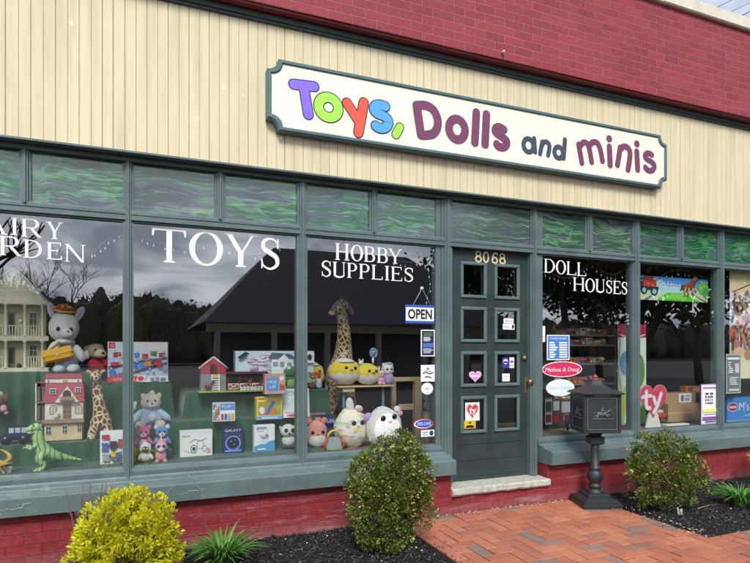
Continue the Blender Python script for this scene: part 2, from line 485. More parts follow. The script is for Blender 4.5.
def m_art():
    n = NT('green swirl art glass')
    oi = n.n('ShaderNodeObjectInfo')
    cb = n.n('ShaderNodeCombineXYZ')
    n.l(n.math('MULTIPLY', oi.outputs['Random'], 37), cb.inputs[0]); n.l(n.math('MULTIPLY', oi.outputs['Random'], 91), cb.inputs[2])
    va = n.n('ShaderNodeVectorMath', operation='ADD'); n.l(n.obj(), va.inputs[0]); n.l(cb.outputs[0], va.inputs[1])
    warp = n.n('ShaderNodeTexNoise'); warp.inputs['Scale'].default_value = 2.6; warp.inputs['Detail'].default_value = 2
    n.l(va.outputs[0], warp.inputs['Vector'])
    ws = n.n('ShaderNodeVectorMath', operation='MULTIPLY_ADD'); n.l(warp.outputs[1], ws.inputs[0]); ws.inputs[1].default_value = (.6, .6, .17); n.l(va.outputs[0], ws.inputs[2])
    vm = n.n('ShaderNodeVectorMath', operation='SCALE'); n.l(ws.outputs[0], vm.inputs[0]); r2 = n.math('FRACT', n.math('MULTIPLY', oi.outputs['Random'], 7.31))
    n.l(n.math('ADD', n.math('MULTIPLY', r2, .8), .55), vm.inputs['Scale']); ws = vm
    f1 = n.noise(1, 7, .62, n.mapping((1.3, 1, 6), vec=ws.outputs[0]), .5)
    f2 = n.noise(1, 8, .72, n.mapping((4, 1, 75), vec=ws.outputs[0]), .4)
    v = n.ramp(f1, [(.22, lin('1d2b2e')), (.36, lin('525d66')), (.45, lin('435f56')), (.51, lin('2a5a3e')), (.56, lin('5a8c66')), (.61, lin('505c66')), (.70, lin('38464c')), (.8, lin('2f4f3e'))])
    v = n.mix(n.ramp(f2, [(.52, (0,0,0)), (.68, (.75,.75,.75))]), v, lin('9cc8a6'))
    v = n.mix(n.ramp(f2, [(.28, (.8,.8,.8)), (.46, (0,0,0))]), v, lin('24423c'))
    gx = n.n('ShaderNodeHueSaturation'); n.l(v, gx.inputs['Color']); n.l(n.math('ADD', n.math('MULTIPLY', n.math('FRACT', n.math('MULTIPLY', oi.outputs['Random'], 3.77)), .45), .78), gx.inputs['Saturation']); gx.inputs['Value'].default_value = .92; v = gx.outputs[0]
    n.pbr(v, .09, n.bump(f2, .003, .35), spec=.75, Coat_Weight=.6, Coat_Roughness=.04)
    return n.m
ART = m_art()

def m_simple(name, c, rough, scale=20, var=.3, bd=.003, bs=80, metallic=0, spec=.5):
    n = NT(name); c = lin(c)
    n.pbr(n.ramp(n.noise(scale, 6, .65), [(.3, mul(c, 1-var)), (.7, mul(c, 1+var*.6))]), rough, n.bump(n.noise(bs, 5, .65), bd, .7), metallic, spec)
    return n.m
STONE = m_simple('worn threshold', 'b9b7ac', .75, 24, .35, .006, 40)
COPING = m_simple('limestone coping', 'd8d0bd', .7, 9, .15, .004, 60)
IRON = m_simple('painted cast iron', '272d30', .5, 30, .35, .002, 150, spec=.6)
FINIAL = m_simple('rusty red finial', '8a4440', .6, 60, .3, .003, 120)
BRASS = m_simple('aged brass', '8f8064', .45, 40, .3, .001, 200, metallic=.85)
BRASSP = m_simple('pale brass digits', 'd9c9a0', .4, 40, .15, .001, 200)
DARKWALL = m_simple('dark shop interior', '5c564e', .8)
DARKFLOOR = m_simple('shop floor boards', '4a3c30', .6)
WOOD = m_simple('pale pine', 'cdb892', .55, 12, .18, .002, 60)
WOODB = m_simple('brown boards', '8d7b66', .6, 9, .3, .002, 50)
ASPH = m_simple('asphalt', '2a2a2e', .85, 6, .2, .004, 120)
CONC = m_simple('concrete', '8f8c86', .85, 4, .2, .004, 70)
ROOFM = m_simple('dark shingles', '3f4049', .85, 8, .3, .01, 30)
BARK = m_simple('bark', '4d423a', .9, 14, .35, .02, 25)
TWIG = m_simple('twigs', '5a4a42', .9, 30, .3, .004, 80)
VINYL = plain('f3f3ee', .4, 'print')
WHITE = plain('eceae4', .5)
BLACKM = plain('15161a', .3)

def m_leaf(name, stops, rough=.5, trans=.25):
    n = NT(name)
    g = n.n('ShaderNodeNewGeometry')
    v = n.ramp(g.outputs['Random Per Island'], stops)
    big = n.noise(7, 3)
    v = n.mix(n.ramp(big, [(.35, (.45,)*3), (.6, (0,)*3)]), v, mul(stops[0][1], .6))
    p = n.pbr(v, rough, spec=.35)
    tl = n.n('ShaderNodeBsdfTranslucent'); n.l(v, tl.inputs[0])
    mx = n.n('ShaderNodeMixShader'); mx.inputs[0].default_value = trans
    n.l(p.outputs[0], mx.inputs[1]); n.l(tl.outputs[0], mx.inputs[2]); n.l(mx.outputs[0], n.out.inputs[0])
    return n.m
LEAF_GOLD = m_leaf('golden leaves', [(0, lin('a4a414')), (.2, lin('d2d01e')), (.6, lin('ebe82e')), (1, lin('f6f366'))], .45, .42)
LEAF_BOX = m_leaf('boxwood leaves', [(0, lin('33451c')), (.45, lin('556c2a')), (.8, lin('778a36')), (1, lin('9aa04c'))], .4, .3)
LEAF_TIP = m_leaf('pale leaf tips', [(0, lin('8f9440')), (.5, lin('b9b964')), (1, lin('dcd894'))], .4, .25)
LEAF_LILY = m_leaf('lily blades', [(0, lin('40702a')), (.5, lin('5c923a')), (1, lin('86b556'))], .4, .25)
LEAF_TREE = m_leaf('tree leaves', [(0, lin('20240f')), (.5, lin('2e3416')), (1, lin('444a22'))], .6, .15)
LEAF_WOOD = m_leaf('wood foliage', [(0, lin('34342a')), (.5, lin('4c483a')), (1, lin('6a6550'))], .7, .1)

def m_paver():
    n = NT('clay pavers')
    g = n.n('ShaderNodeNewGeometry')
    v = n.ramp(g.outputs['Random Per Island'], [(0, lin('a8614a')), (.22, lin('bb7258')), (.45, lin('b06850')), (.62, lin('c27c60')), (.86, lin('a76856')), (.90, lin('8a746a')), (.96, lin('7f7873')), (1, lin('93776a'))])
    v = n.mix(n.ramp(n.noise(28, 6, .7), [(.4, (0,)*3), (.75, (.55,)*3)]), v, lin('8a6a58'))
    v = n.mix(n.ramp(n.noise(2.2, 4, .6), [(.45, (0,)*3), (.75, (.4,)*3)]), v, lin('5f463c'))
    v = n.mix(n.ramp(n.noise(110, 4, .7), [(.68, (0,)*3), (.76, (.6,)*3)]), v, lin('c4ab98'))
    n.pbr(v, .82, n.bump(n.noise(90, 6, .7), .003, .8), spec=.3)
    return n.m
PAVER = m_paver()
def m_mulch(chips):
    n = NT('black mulch' + (' chips' if chips else ''))
    if chips:
        g = n.n('ShaderNodeNewGeometry')
        v = n.ramp(g.outputs['Random Per Island'], [(0, lin('222224')), (.5, lin('3a3a3d')), (.85, lin('545355')), (.95, lin('6e6964')), (1, lin('93897c'))])
    else:
        v = n.ramp(n.noise(70, 7, .75), [(.3, lin('121214')), (.6, lin('2b2b2f')), (.75, lin('4a494c'))])
    n.pbr(v, .85, n.bump(n.noise(120, 5, .7), .01, 1), spec=.3)
    return n.m
MULCH, CHIP = m_mulch(False), m_mulch(True)
def m_cloth():
    n = NT('dark green cloth'); c = lin('305c42')
    v = n.ramp(n.noise(6, 5, .6), [(.3, mul(c, .75)), (.7, mul(c, 1.1))])
    v = n.mix(n.ramp(n.noise(1, 4, .6, n.mapping((16, 4, 1.5))), [(.45, (0,)*3), (.75, (.45,)*3)]), v, mul(c, .55))
    n.pbr(v, .85, n.bump(n.noise(1, 3, .6, n.mapping((14, 14, 2.5))), .012, .6), spec=.15, Sheen_Weight=.3)
    return n.m
CLOTH = m_cloth()
def m_giraffe():
    n = NT('giraffe plush')
    w = n.n('ShaderNodeTexVoronoi'); w.feature = 'DISTANCE_TO_EDGE'; w.inputs['Scale'].default_value = 27
    n.l(n.mapping((1, 1, .8)), w.inputs['Vector'])
    v = n.ramp(w.outputs['Distance'], [(.09, lin('e6d9b4')), (.13, lin('7c4c1e'))])
    v = n.mix(n.ramp(n.noise(60, 4), [(.35, (.35,)*3), (.65, (0,)*3)]), v, lin('4f3518'))
    n.pbr(v, .9, n.bump(n.noise(240, 3), .004, .8), spec=.1, Sheen_Weight=.3)
    return n.m
GIRAFFE = m_giraffe()
def m_patch():
    n = NT('pastel patchwork plush')
    w = n.n('ShaderNodeTexVoronoi'); w.inputs['Scale'].default_value = 34
    n.l(n.mapping((.6, .6, 1.6), rot=(0, .6, 0)), w.inputs['Vector'])
    sp = n.n('ShaderNodeSeparateColor'); n.l(w.outputs['Color'], sp.inputs[0])
    v = n.ramp(sp.outputs[0], [(0, lin('f2ecd6')), (.3, lin('eddf90')), (.48, lin('f0e9d8')), (.62, lin('a9d6d6')), (.76, lin('c9b4dc')), (.88, lin('f0e6dc'))], 'CONSTANT')
    n.pbr(v, .9, n.bump(n.noise(200, 3), .004, .8), spec=.1, Sheen_Weight=.3)
    return n.m
PATCH = m_patch()
# ------------------------------------------------------------------ setting: ground, road, path, beds
XL, XR = -4.2, 8.7
g = MB(); g.add([(-260,-260,-.06),(260,-260,-.06),(260,260,-.06),(-260,260,-.06)], [(0,1,2,3)], m_simple('verge grass', '33362a', .95))
tag(g.build('ground'), kind='structure')
g = MB(); g.add([(-120,-46,-.05),(120,-46,-.05),(120,-2.05,-.05),(-120,-2.05,-.05)], [(0,1,2,3)], ASPH)
tag(g.build('road'), kind='structure')
g = MB(); g.box(XL-20, XR+20, -2.18, -2.03, -.2, .005, CONC, .015)
tag(g.build('kerb'), kind='structure')
PX0, PX1, PYB = 1.93, 3.945, -1.39
sand = plain('4a4038', .95)
g = MB(); g.box(PX0+.004, PX1-.004, PYB-.02, -.11, -.055, -.012, sand); g.box(XL-12, XR+6, -2.03, PYB-.004, -.055, -.0125, sand)
tag(g.build('path_bedding'), kind='structure')

def pave():
    mb = MB(); L = .105; rng = random.Random(3); jo = .0036
    ox, oy = PX0, PYB
    i0, i1 = -26, 62; j0, j1 = -8, 13
    def inside(i, j):
        x = ox + (i+.5)*L; y = oy + (j+.5)*L
        if y < oy: return y > -2.02
        return PX0 < x < PX1 - .03 and y < -.12
    def brick(x0, y0, x1, y1):
        z = rng.uniform(-.0025, .0025); b = .005
        dx, dy = rng.uniform(-.0012, .0012), rng.uniform(-.0012, .0012)
        x0 += jo*rng.uniform(.6, 1.5); x1 -= jo*rng.uniform(.6, 1.5); y0 += jo*rng.uniform(.6, 1.5); y1 -= jo*rng.uniform(.6, 1.5)
        tx, ty = rng.uniform(-.012, .012), rng.uniform(-.012, .012)
        zz = lambda x, y: z + tx*(x-(x0+x1)/2) + ty*(y-(y0+y1)/2)
        o = [(x0,y0),(x1,y0),(x1,y1),(x0,y1)]; q = [(x0+b,y0+b),(x1-b,y0+b),(x1-b,y1-b),(x0+b,y1-b)]
        vs = [(x+dx, y+dy, -.012) for x, y in o] + [(x+dx, y+dy, zz(x,y)-b*.7) for x, y in o] + [(x+dx, y+dy, zz(x,y)) for x, y in q]
        fs = [(8,9,10,11)]
        for k in range(4):
            m = (k+1) % 4; fs += [(k, m, m+4, k+4), (k+4, m+4, m+8, k+8)]
        mb.add(vs, fs, PAVER)
    for i in range(i0, i1):
        for j in range(j0, j1):
            if not inside(i, j): continue
            k = (i - j) % 4
            x, y = ox + i*L, oy + j*L
            if k == 0: brick(x, y, x + (2*L if inside(i+1, j) else L), y+L)
            elif k == 1:
                if not inside(i-1, j): brick(x, y, x+L, y+L)
            elif k == 3: brick(x, y, x+L, y + (2*L if inside(i, j+1) else L))
            elif k == 2:
                if not inside(i, j-1): brick(x, y, x+L, y+L)
    return mb
tag(pave().build('brick_path'), kind='structure')

def bed(x0, x1, name):
    mb = MB(); nx, ny = int((x1-x0)/.04), 32; vs = []; fs = []
    for j in range(ny+1):
        for i in range(nx+1):
            x = x0 + (x1-x0)*i/nx; y = PYB + .004 + (-.10-PYB)*j/ny
            e = min(1, min(x-x0, x1-x, y-PYB)/.12 + .0) if name else 1
            z = -.035 + .028*max(0, e) + .022*noise.noise(Vector((x*3, y*3, 1))) + .012*noise.noise(Vector((x*14, y*14, 5)))
            vs.append((x, y, z))
    for j in range(ny):
        for i in range(nx):
            a = j*(nx+1)+i; fs.append((a, a+1, a+nx+2, a+nx+1))
    mb.add(vs, fs, MULCH, True)
    return mb.build('planting_bed')
for a, b in ((XL, PX0), (PX1, XR)): tag(bed(a, b, 1), kind='structure')
mb = MB(); rng = random.Random(11)
for (a, b, n) in ((-1.2, PX0-.01, 13000), (PX1+.01, 7.2, 13000)):
    for _ in range(n):
        x = rng.uniform(a, b); y = rng.uniform(PYB+.02, -.125)
        e = min(1, min(x-a if a > 0 else 1, b-x if a < 0 else 1, y-PYB)/.12)
        z = -.03 + .028*e + .022*noise.noise(Vector((x*3, y*3, 1))) + .012*noise.noise(Vector((x*14, y*14, 5))) + rng.uniform(.002, .012)
        l = rng.uniform(.004, .014)*(1.5 if rng.random() < .1 else 1); w = rng.uniform(.002, .006)
        M = Euler((rng.uniform(-.7,.7), rng.uniform(-.7,.7), rng.uniform(0,6.3))).to_matrix()
        q = [Vector((x,y,z)) + M @ Vector(p) for p in ((-l,-w,0),(l,-w*.7,.002),(l*.9,w,0),(-l*.8,w*.8,.003))]
        mb.add(q, [(0,1,2,3)], CHIP)
for _ in range(260):
    x = rng.choice((PX0 + abs(rng.gauss(0,.06)), PX1 - abs(rng.gauss(0,.07)))); y = rng.uniform(PYB, -.15)
    if rng.random() < .3: x, y = rng.uniform(PX1, 6.5), PYB - abs(rng.gauss(0,.07))
    l = rng.uniform(.003, .010); w = rng.uniform(.002, .005); a = rng.uniform(0, 6.3); z = .005
    M = Euler((rng.uniform(-.3,.3), rng.uniform(-.3,.3), a)).to_matrix()
    mb.add([Vector((x,y,z)) + M @ Vector(p) for p in ((-l,-w,0),(l,-w*.7,.001),(l*.9,w,0),(-l*.8,w*.8,.001))], [(0,1,2,3)], CHIP)
tag(mb.build('mulch'), 'black bark mulch chips covering the planting beds', None, None, 'stuff')
# flakes of paint and grit at the foot of the wall and along the bed edge
mb = MB(); rng = random.Random(5); grit = plain('c9c2b4', .9); leafm = plain('a8915f', .9); twm = plain('84694f', .9)
for k in range(260):
    if k < 150: x = rng.uniform(1.9, 3.95); y = -.135 - abs(rng.gauss(0, .035))
    elif k < 215: x = PX1 + rng.gauss(.02, .05); y = rng.uniform(PYB, -.25)
    else: x = rng.choice((rng.uniform(.3, 1.9), rng.uniform(4, 6))); y = rng.uniform(PYB+.05, -.2)
    r = rng.uniform(.003, .013 if k > 150 else .01)
    mb.ell((x, y, .004), (r, r*rng.uniform(.5, 1), r*.45), rng.choice((grit, grit, leafm, twm)), 6, 4, (0, 0, rng.uniform(0, 6)), .4, k)
tag(mb.build('grit'), 'pale paint flakes and grit scattered along the wall foot', None, None, 'stuff')

# ------------------------------------------------------------------ the shop building
shop = thing('toy_shop', (0, 0, 0), 'single storey toy shop front with red brick parapet, cream siding and grey green windows', 'shop building')
def part(mb, name, label=None, parent=None):
    o = mb.build(name, parent or shop)
    if label: o['label'] = label
    return o
ZP0 = 3.965
ZC0 = at(750, 33, -.20).z
mb = MB(); mb.box(XL, XR+4, -.20, .15, ZP0, ZC0, BRICK_UP); part(mb, 'parapet', 'dusty red painted brick parapet')
mb = MB()
x = XL
while x < XR + 4:
    mb.box(x+.004, x+1.496, -.245, .25, ZC0+.002, ZC0+.135, COPING, .012); x += 1.5
part(mb, 'coping')
mb = MB(); mb.box(XL, XR+4, -.185, .1, 3.948, ZP0-.001, m_paint('lintel', '6e1f28', .2, .6)); part(mb, 'lintel')
mb = MB(); mb.box(XL, XR+4, -.118, .1, 3.905, 3.947, TRIMD, .004); mb.box(XL, XR+4, -.104, .1, 3.885, 3.9045, TRIMD, .003); part(mb, 'trim_strip')
# siding
mb = MB(); x = XL; k = 0; rng = random.Random(2); Y = -.082
zb, zt = 2.79, 3.9
while x < XR + 4:
    w = .0705; gw = (.013 if k % 17 == 5 else .0075 if k % 2 else .0055) * rng.uniform(.85, 1.15); gd = .0045 if k % 2 else .003
    yy = Y + rng.uniform(-.0006, .0006)
    q = [(x, yy), (x+w-gw, yy), (x+w-gw*.75, Y+gd), (x+w-gw*.25, Y+gd), (x+w, Y)]
    for i in range(4):
        a, b = q[i], q[i+1]
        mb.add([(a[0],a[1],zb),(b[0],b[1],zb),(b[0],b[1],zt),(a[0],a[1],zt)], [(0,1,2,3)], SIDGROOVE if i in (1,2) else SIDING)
    x += w; k += 1
mb.box(XL, XR+4, Y+.009, .1, zb, zt, SIDGROOVE)
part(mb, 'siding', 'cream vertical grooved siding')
mb = MB(); mb.box(XL, XR+4, -.102, .08, 2.772, 2.789, TRIM, .003); mb.box(XL, XR+4, -.03, .12, 2.735, 2.771, TRIMD, .003); part(mb, 'drip_moulding')  # rail under the drip takes the darker trim colour to paint in its shade
for (a, b, lab) in ((XL, 2.452, None), (3.478, XR+4, None)):
    mb = MB(); mb.box(a, b, -.12, .12, -.2, .345, BRICK_LO); part(mb, 'brick_base', 'deep red painted brick base with peeling joints')
mb = MB(); mb.box(2.4525, 3.4775, -.114, .12, -.2, .148, BRICK_LO); part(mb, 'step_riser')
# threshold with worn edge
mb = MB(); n = 40; top = []; x0, x1 = 2.449, 3.492
vs = []; fs = []
for i in range(n+1):
    x = x0 + (x1-x0)*i/n
    e = .012*noise.noise(Vector((x*7, 0, 3))) + .008*noise.noise(Vector((x*23, 0, 8)))
    yb = -.155 + e; zl = .150 + (.014*max(0, noise.noise(Vector((x*5, 4, 0)))) if x > 2.9 else 0)
    for p in ((x, .10, .149), (x, yb+.012, zl), (x, yb, zl+.016), (x, yb+.002, .203), (x, yb+.016, .214), (x, .045, .222), (x, .10, .222)): vs.append(p)
for i in range(n):
    for j in range(6): a = i*7+j; fs.append((a, a+7, a+8, a+1))
fs += [tuple(range(7)), tuple(range(n*7, n*7+7))[::-1]]
mb.add(vs, fs, STONE); part(mb, 'threshold', 'worn pale stone threshold')
prof = [(.03,.515),(-.012,.515),(-.020,.503),(-.078,.494),(-.082,.487),(-.188,.470),(-.196,.462),(-.196,.350),(-.19,.3455),(.03,.3455)]
for a, b in ((XL, 2.459), (3.472, XR+4)):
    mb = MB(); mb.profx(prof, a, b, SILL); part(mb, 'sill', 'painted sill with cracked paint')
# frame
def mull(u0, u1, z0=.50, z1=2.736, plain_=False):
    x0, x1 = at(u0, V0, 0).x, at(u1, V0, 0).x; c = (x0+x1)/2; w = (x1-x0)/2
    mb = MB()
    P = [(-w,.085),(-w,0),(-w*.62,0),(-w*.56,-.014),(-w*.24,-.014),(-w*.18,-.026),(w*.18,-.026),(w*.24,-.014),(w*.56,-.014),(w*.62,0),(w,0),(w,.085)]
    mb.profz([(c+a, b) for a, b in P], z0, z1, TRIM)
    return part(mb, 'mullion')
for a, b in ((-95,-84),(122.7,133.5),(297,307.5),(441.5,452.5),(530.5,537.5),(632.5,640.3),(717.5,724.6),(778,784)): mull(a, b)
for a, b in ((-30,-19),(19,31),(214.5,225.5),(369.5,377.5),(585,593),(677,684),(754,760)): mull(a, b, 2.385)
mb = MB(); mb.box(at(436.3,V0,0).x, at(441.4,V0,0).x, .006, .09, .50, 2.736, TRIM, .003); part(mb, 'mullion')
mb = MB(); mb.box(at(537.6,V0,0).x, at(543.2,V0,0).x, .006, .09, .50, 2.736, TRIM, .003); part(mb, 'mullion')
for zz in (0.20,):
    for a, b in ((441.5,452.5),(530.5,537.5)):      # jambs run down to the threshold
        mull(a, b, .2, .5)
mb = MB(); mb.profx([(.08,2.398),(-.004,2.398),(-.012,2.385),(-.012,2.366),(-.006,2.362),(-.006,2.342),(-.018,2.338),(-.018,2.326),(.08,2.326)], XL, XR+4, TRIM); part(mb, 'transom_rail')
for a, b in ((XL, at(441,V0,0).x), (at(538,V0,0).x, XR+4)):
    mb = MB(); mb.profx([(.09,.582),(.028,.582),(.020,.574),(-.002,.568),(-.008,.545),(-.004,.51),(.09,.51)], a, b, TRIM); part(mb, 'bottom_rail')
    mb = MB(); mb.box(a, b, .004, .018, 2.312, 2.3255, TRIM); part(mb, 'glazing_stop')
# art glass transoms
TR = [(-19,19),(31,122.7),(133.5,214.5),(225.5,297),(307.5,369.5),(377.5,441),(452.5,530.5),(538,585),(593,632.5),(640.3,677),(684,717.5),(724.6,754)]
for a, b in TR:
    xa, xb = at(a,V0,.03).x-.03, at(b,V0,.03).x+.03
    mb = MB(); mb.box(xa, xb, .018, .03, 2.39, 2.74, ART); part(mb, 'transom_pane', 'green and grey swirled art glass pane')
# shop windows: one part per pane, lettering stuck on it
GY = .024
WIN = {}
for nm, a, b in (('fairy',-84,122.7),('toys',133.5,297),('hobby',307.5,434.5),('doll',543.2,632.5),('banner',640.3,717.5),('poster',724.6,778)):
    mb = MB(); xa, xb = at(a,V0,GY).x-.02, at(b,V0,GY).x+.03; mb.add([(xa,GY,.56),(xb,GY,.56),(xb,GY,2.33),(xa,GY,2.33)], [(0,1,2,3)], GLASS)
    WIN[nm] = part(mb, 'shop_window')
def words(win, items, label):
    for ch, u0, u1, vt, vb in items:
        mb = MB(); pl = Plane(mb, (0, GY, 0), step=.0003, lift=.0012)
        uc = (u0+u1)/2
        x0, x1 = at(u0,V0,GY).x, at(u1,V0,GY).x; z0, z1 = at(uc,vb,GY).z, at(uc,vt,GY).z
        P = [[Vector((p[0]+x0, p[1]+z0)) for p in q] for q in serif(ch, x1-x0, z1-z0)]
        pl.k = .0012; pl.P(P, VINYL, each=True)
        part(mb, 'letter', 'white serif letter ' + ch, WIN[win])
words('fairy', [('F',-37,-25,212,229),('A',-21,7.5,215,233.8),('I',11.5,17.5,217.5,235),('R',21,41,219,237),('Y',46,63,222,239)], 'white serif words FAIRY GARDEN, cut by the frame')
words('fairy', [('G',-54,-30,229,247.5),('A',-27,-4,233,252),('R',-1,21,236.5,255.5),('D',23.5,42,240,258),('E',46.5,62,242.5,259.5),('N',64.5,85.5,244.5,262)], 'white serif word GARDEN')
words('toys', [('T',152,186,229,262.5),('O',189,223,231.8,265.6),('Y',224,257,234,267),('S',259.5,280.5,237.5,270)], 'large white serif word TOYS')
words('hobby', [('H',335,349.2,243.4,260.2),('O',350.6,363,245,261.2),('B',364,375,246.5,262),('B',376.8,387.8,247.8,263),('Y',388,402,249,263.8)], 'white serif word HOBBY')
words('hobby', [('S',321,331.5,260.5,277),('U',332.5,346,262,277.6),('P',347,357,263,278),('P',359,369.5,264,278.8),('L',371.5,382.5,265,279.6),('I',384.5,389.5,266,280.4),('E',391,402,266.8,281),('S',403.8,413.6,267.6,282)], 'white serif word SUPPLIES')
words('doll', [('D',544,554.8,258.8,272.8),('O',555.8,565.8,260.4,274.2),('L',566.5,576,261.6,275),('L',577,586,262.6,276)], 'white serif word DOLL')
words('doll', [('H',573,584.4,277.6,291),('O',585.2,594.8,278.6,292.2),('U',595.4,605,279.3,292.6),('S',605.8,612.2,280.2,293.6),('E',613,620.4,281,294),('S',621.2,627.4,281.8,294.6)], 'white serif word HOUSES')

# ------------------------------------------------------------------ door
DY = .05
dx0, dx1 = at(452.8, V0, DY).x, at(530, V0, DY).x
rows = [(262.0,298.2),(306.9,342.5),(351.4,387.0),(396.0,433.2)]
colsu = [(460.2,486.4),(494.2,519.3)]
colx = [(at(a,V0,DY).x, at(b,V0,DY).x) for a, b in colsu]
rowz = [(at(473,b,DY).z, at(473,a,DY).z) for a, b in rows]
fwid = .030
mb = MB(); zb, zt = .226, 2.322
xs = [dx0, colx[0][0]+.012, colx[0][1]-.012, colx[1][0]+.012, colx[1][1]-.012, dx1]
for i in (0, 2, 4): mb.box(xs[i], xs[i+1], DY, DY+.045, zb, zt, DOORM, .0015)
zs = [zb] + [q for r_ in reversed(rowz) for q in (r_[0]+.012, r_[1]-.012)] + [zt]
for (a, b) in ((xs[1], xs[2]), (xs[3], xs[4])):
    for k in range(0, len(zs), 2): mb.box(a-.001, b+.001, DY+.0008, DY+.0442, zs[k], zs[k+1], DOORM)
pz = rowz[3][0]-.035
for k, (z0, z1) in enumerate(((.262,.40),(.403,.545),(.548,pz))):        # boarded lower panel
    mb.box(colx[0][0]-.012, colx[1][1]+.012, DY-.005, DY+.002, z0, z1, DOORM, .004)
door = part(mb, 'door', 'dark green grey door with eight small panes')
for (xa, xb) in colx:
    for (za, zc) in rowz:
        m2 = MB()
        for q in ((xa, xb, zc-fwid, zc), (xa, xb, za, za+fwid)): m2.box(q[0], q[1], DY-.016, DY+.01, q[2], q[3], DOORF, .006)
        for q in ((xa, xa+fwid, za+fwid*.9, zc-fwid*.9), (xb-fwid, xb, za+fwid*.9, zc-fwid*.9)): m2.box(q[0], q[1], DY-.0155, DY+.0095, q[2], q[3], DOORF, .006)
        part(m2, 'pane_frame', None, door)
        m2 = MB(); m2.box(xa+.01, xb-.01, DY+.016, DY+.02, za+.01, zc-.01, DGLASS); part(m2, 'pane', None, door)
pl = Plane(MB(), (0, DY, 0), lift=.006)
for ch, u0, u1, vt, vb in (('8',474.4,481.2,250.8,262.4),('0',482.4,488.6,251.6,262.9),('6',491,497.4,252.4,263.5),('8',498.6,505,253.2,264.2)):
    uc = (u0+u1)/2; x0, x1 = at(u0,V0,DY).x, at(u1,V0,DY).x; z0, z1 = at(uc,vb,DY).z, at(uc,vt,DY).z
    w, h = x1-x0, z1-z0; sw = .017
    if ch == '8': P = ring(x0+w/2, z0+h*.73, w*.32, h*.21, sw*.85) + ring(x0+w/2, z0+h*.28, w*.39, h*.245, sw)
    elif ch == '0': P = ring(x0+w/2, z0+h/2, w*.38, h*.45, sw)
    else: P = ring(x0+w/2, z0+h*.28, w*.38, h*.25, sw) + stroke(catmull([(x0+w*.86, z0+h*.84),(x0+w*.6,z0+h*.95),(x0+w*.25,z0+h*.75),(x0+w*.12,z0+h*.3)], 6), sw)
    m2 = MB()
    for q in P: pl.k += .00012; b = pl.o + pl.n*pl.k; m2.add([(p[0], DY-pl.k, p[1]) for p in q], [tuple(range(len(q)))], BRASSP)
    pl.k = .006
    part(m2, 'house_digit', 'pale brass digit ' + ch, door)
p = at(524, 358, DY); m2 = MB(); m2.lathe((p.x, DY, p.z), [(.028,0),(.028,.008),(.02,.016),(.019,.026)], BRASS, 20, Euler((math.pi/2,0,0)).to_matrix()); m2.box(p.x-.004, p.x+.004, DY-.032, DY-.02, p.z-.014, p.z+.014, BRASS, .002); part(m2, 'deadbolt', None, door)
p = at(527, 384, DY); m2 = MB(); m2.box(p.x-.026, p.x+.022, DY-.008, DY+.002, p.z-.085, p.z+.075, BRASS, .004)
m2.lathe((p.x, DY-.006, p.z+.02), [(.018,0),(.013,.012),(.013,.03),(.026,.038),(.031,.05),(.026,.062),(.008,.066)], BRASS, 20, Euler((math.pi/2,0,0)).to_matrix()); part(m2, 'door_knob', None, door)
p = at(490.5, 307, DY); m2 = MB(); m2.ell((p.x, DY-.003, p.z), (.007,.005,.007), BRASS, 10, 6); part(m2, 'peephole', None, door)

# ------------------------------------------------------------------ inside
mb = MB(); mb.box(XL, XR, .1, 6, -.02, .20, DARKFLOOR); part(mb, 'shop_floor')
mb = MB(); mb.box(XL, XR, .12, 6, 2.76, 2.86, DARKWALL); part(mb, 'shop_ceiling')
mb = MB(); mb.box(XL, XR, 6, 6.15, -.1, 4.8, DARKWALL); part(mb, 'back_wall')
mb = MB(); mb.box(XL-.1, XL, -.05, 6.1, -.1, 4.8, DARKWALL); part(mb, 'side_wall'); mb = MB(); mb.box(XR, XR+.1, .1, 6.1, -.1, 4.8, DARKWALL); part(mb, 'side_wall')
mb = MB(); mb.box(XL, XR+4, .12, 6.2, 4.75, 4.9, CONC); part(mb, 'roof')
ZD = .570
mb = MB(); mb.box(XL, at(441,V0,.06).x, .092, 1.5, .54, ZD-.002, WOODB, .003); part(mb, 'display_deck')
mb = MB(); mb.box(at(541,V0,.06).x, XR, .092, 1.1, .54, ZD-.002, WOODB, .003); part(mb, 'display_deck')

# stepped, draped green cloth (left two windows)
def X(u, Y): return at(u, V0, Y).x
blocks = [(-3.2, X(92,.74), .74, 1.5, 1.235), (X(100,.76)-.1, X(170,.76), .76, 1.25, 1.145), (-3.2, X(126,.42), .40, .8, .72),
          (X(186,.72), X(322,.72), .68, 1.3, 1.045), (X(128,.42), X(317,.4), .425, .9, .83)]
def sm(t): t = max(0, min(1, t)); return t*t*(3-2*t)
def clothz(x, y):
    z = ZD + .004
    for (a, b, c, d, h) in blocks:
        fold = .03*math.sin(x*31 + 2.3*math.sin(x*7)) + .014*math.sin(x*67)
        ex = .07
        w = sm((x-(a-ex))/ex) * sm(((b+ex)-x)/ex) * sm((y-(c-.06+fold*.6))/.055)
        z = max(z, ZD + .004 + (h-ZD-.004)*w)
    return z
mb = MB(); nx, ny = 300, 110; x0, x1, y0, y1 = -2.4, X(318,.3), .075, 1.45; vs = []; fs = []
for j in range(ny+1):
    for i in range(nx+1):
        x = x0+(x1-x0)*i/nx; y = y0+(y1-y0)*j/ny
        z = clothz(x, y); front = sm((.30-y)/.2)
        wr = .004*(noise.noise(Vector((x*16, y*16, z*8)))+.6*noise.noise(Vector((x*40, y*40, 4)))) + .008*sm((.26-y)/.15)*max(0, noise.noise(Vector((x*9, y*22, 9))))
        vs.append((x, y, max(ZD+.001, z+wr)))
for j in range(ny):
    for i in range(nx): a = j*(nx+1)+i; fs.append((a, a+1, a+nx+2, a+nx+1))
mb.add(vs, fs, CLOTH, True)
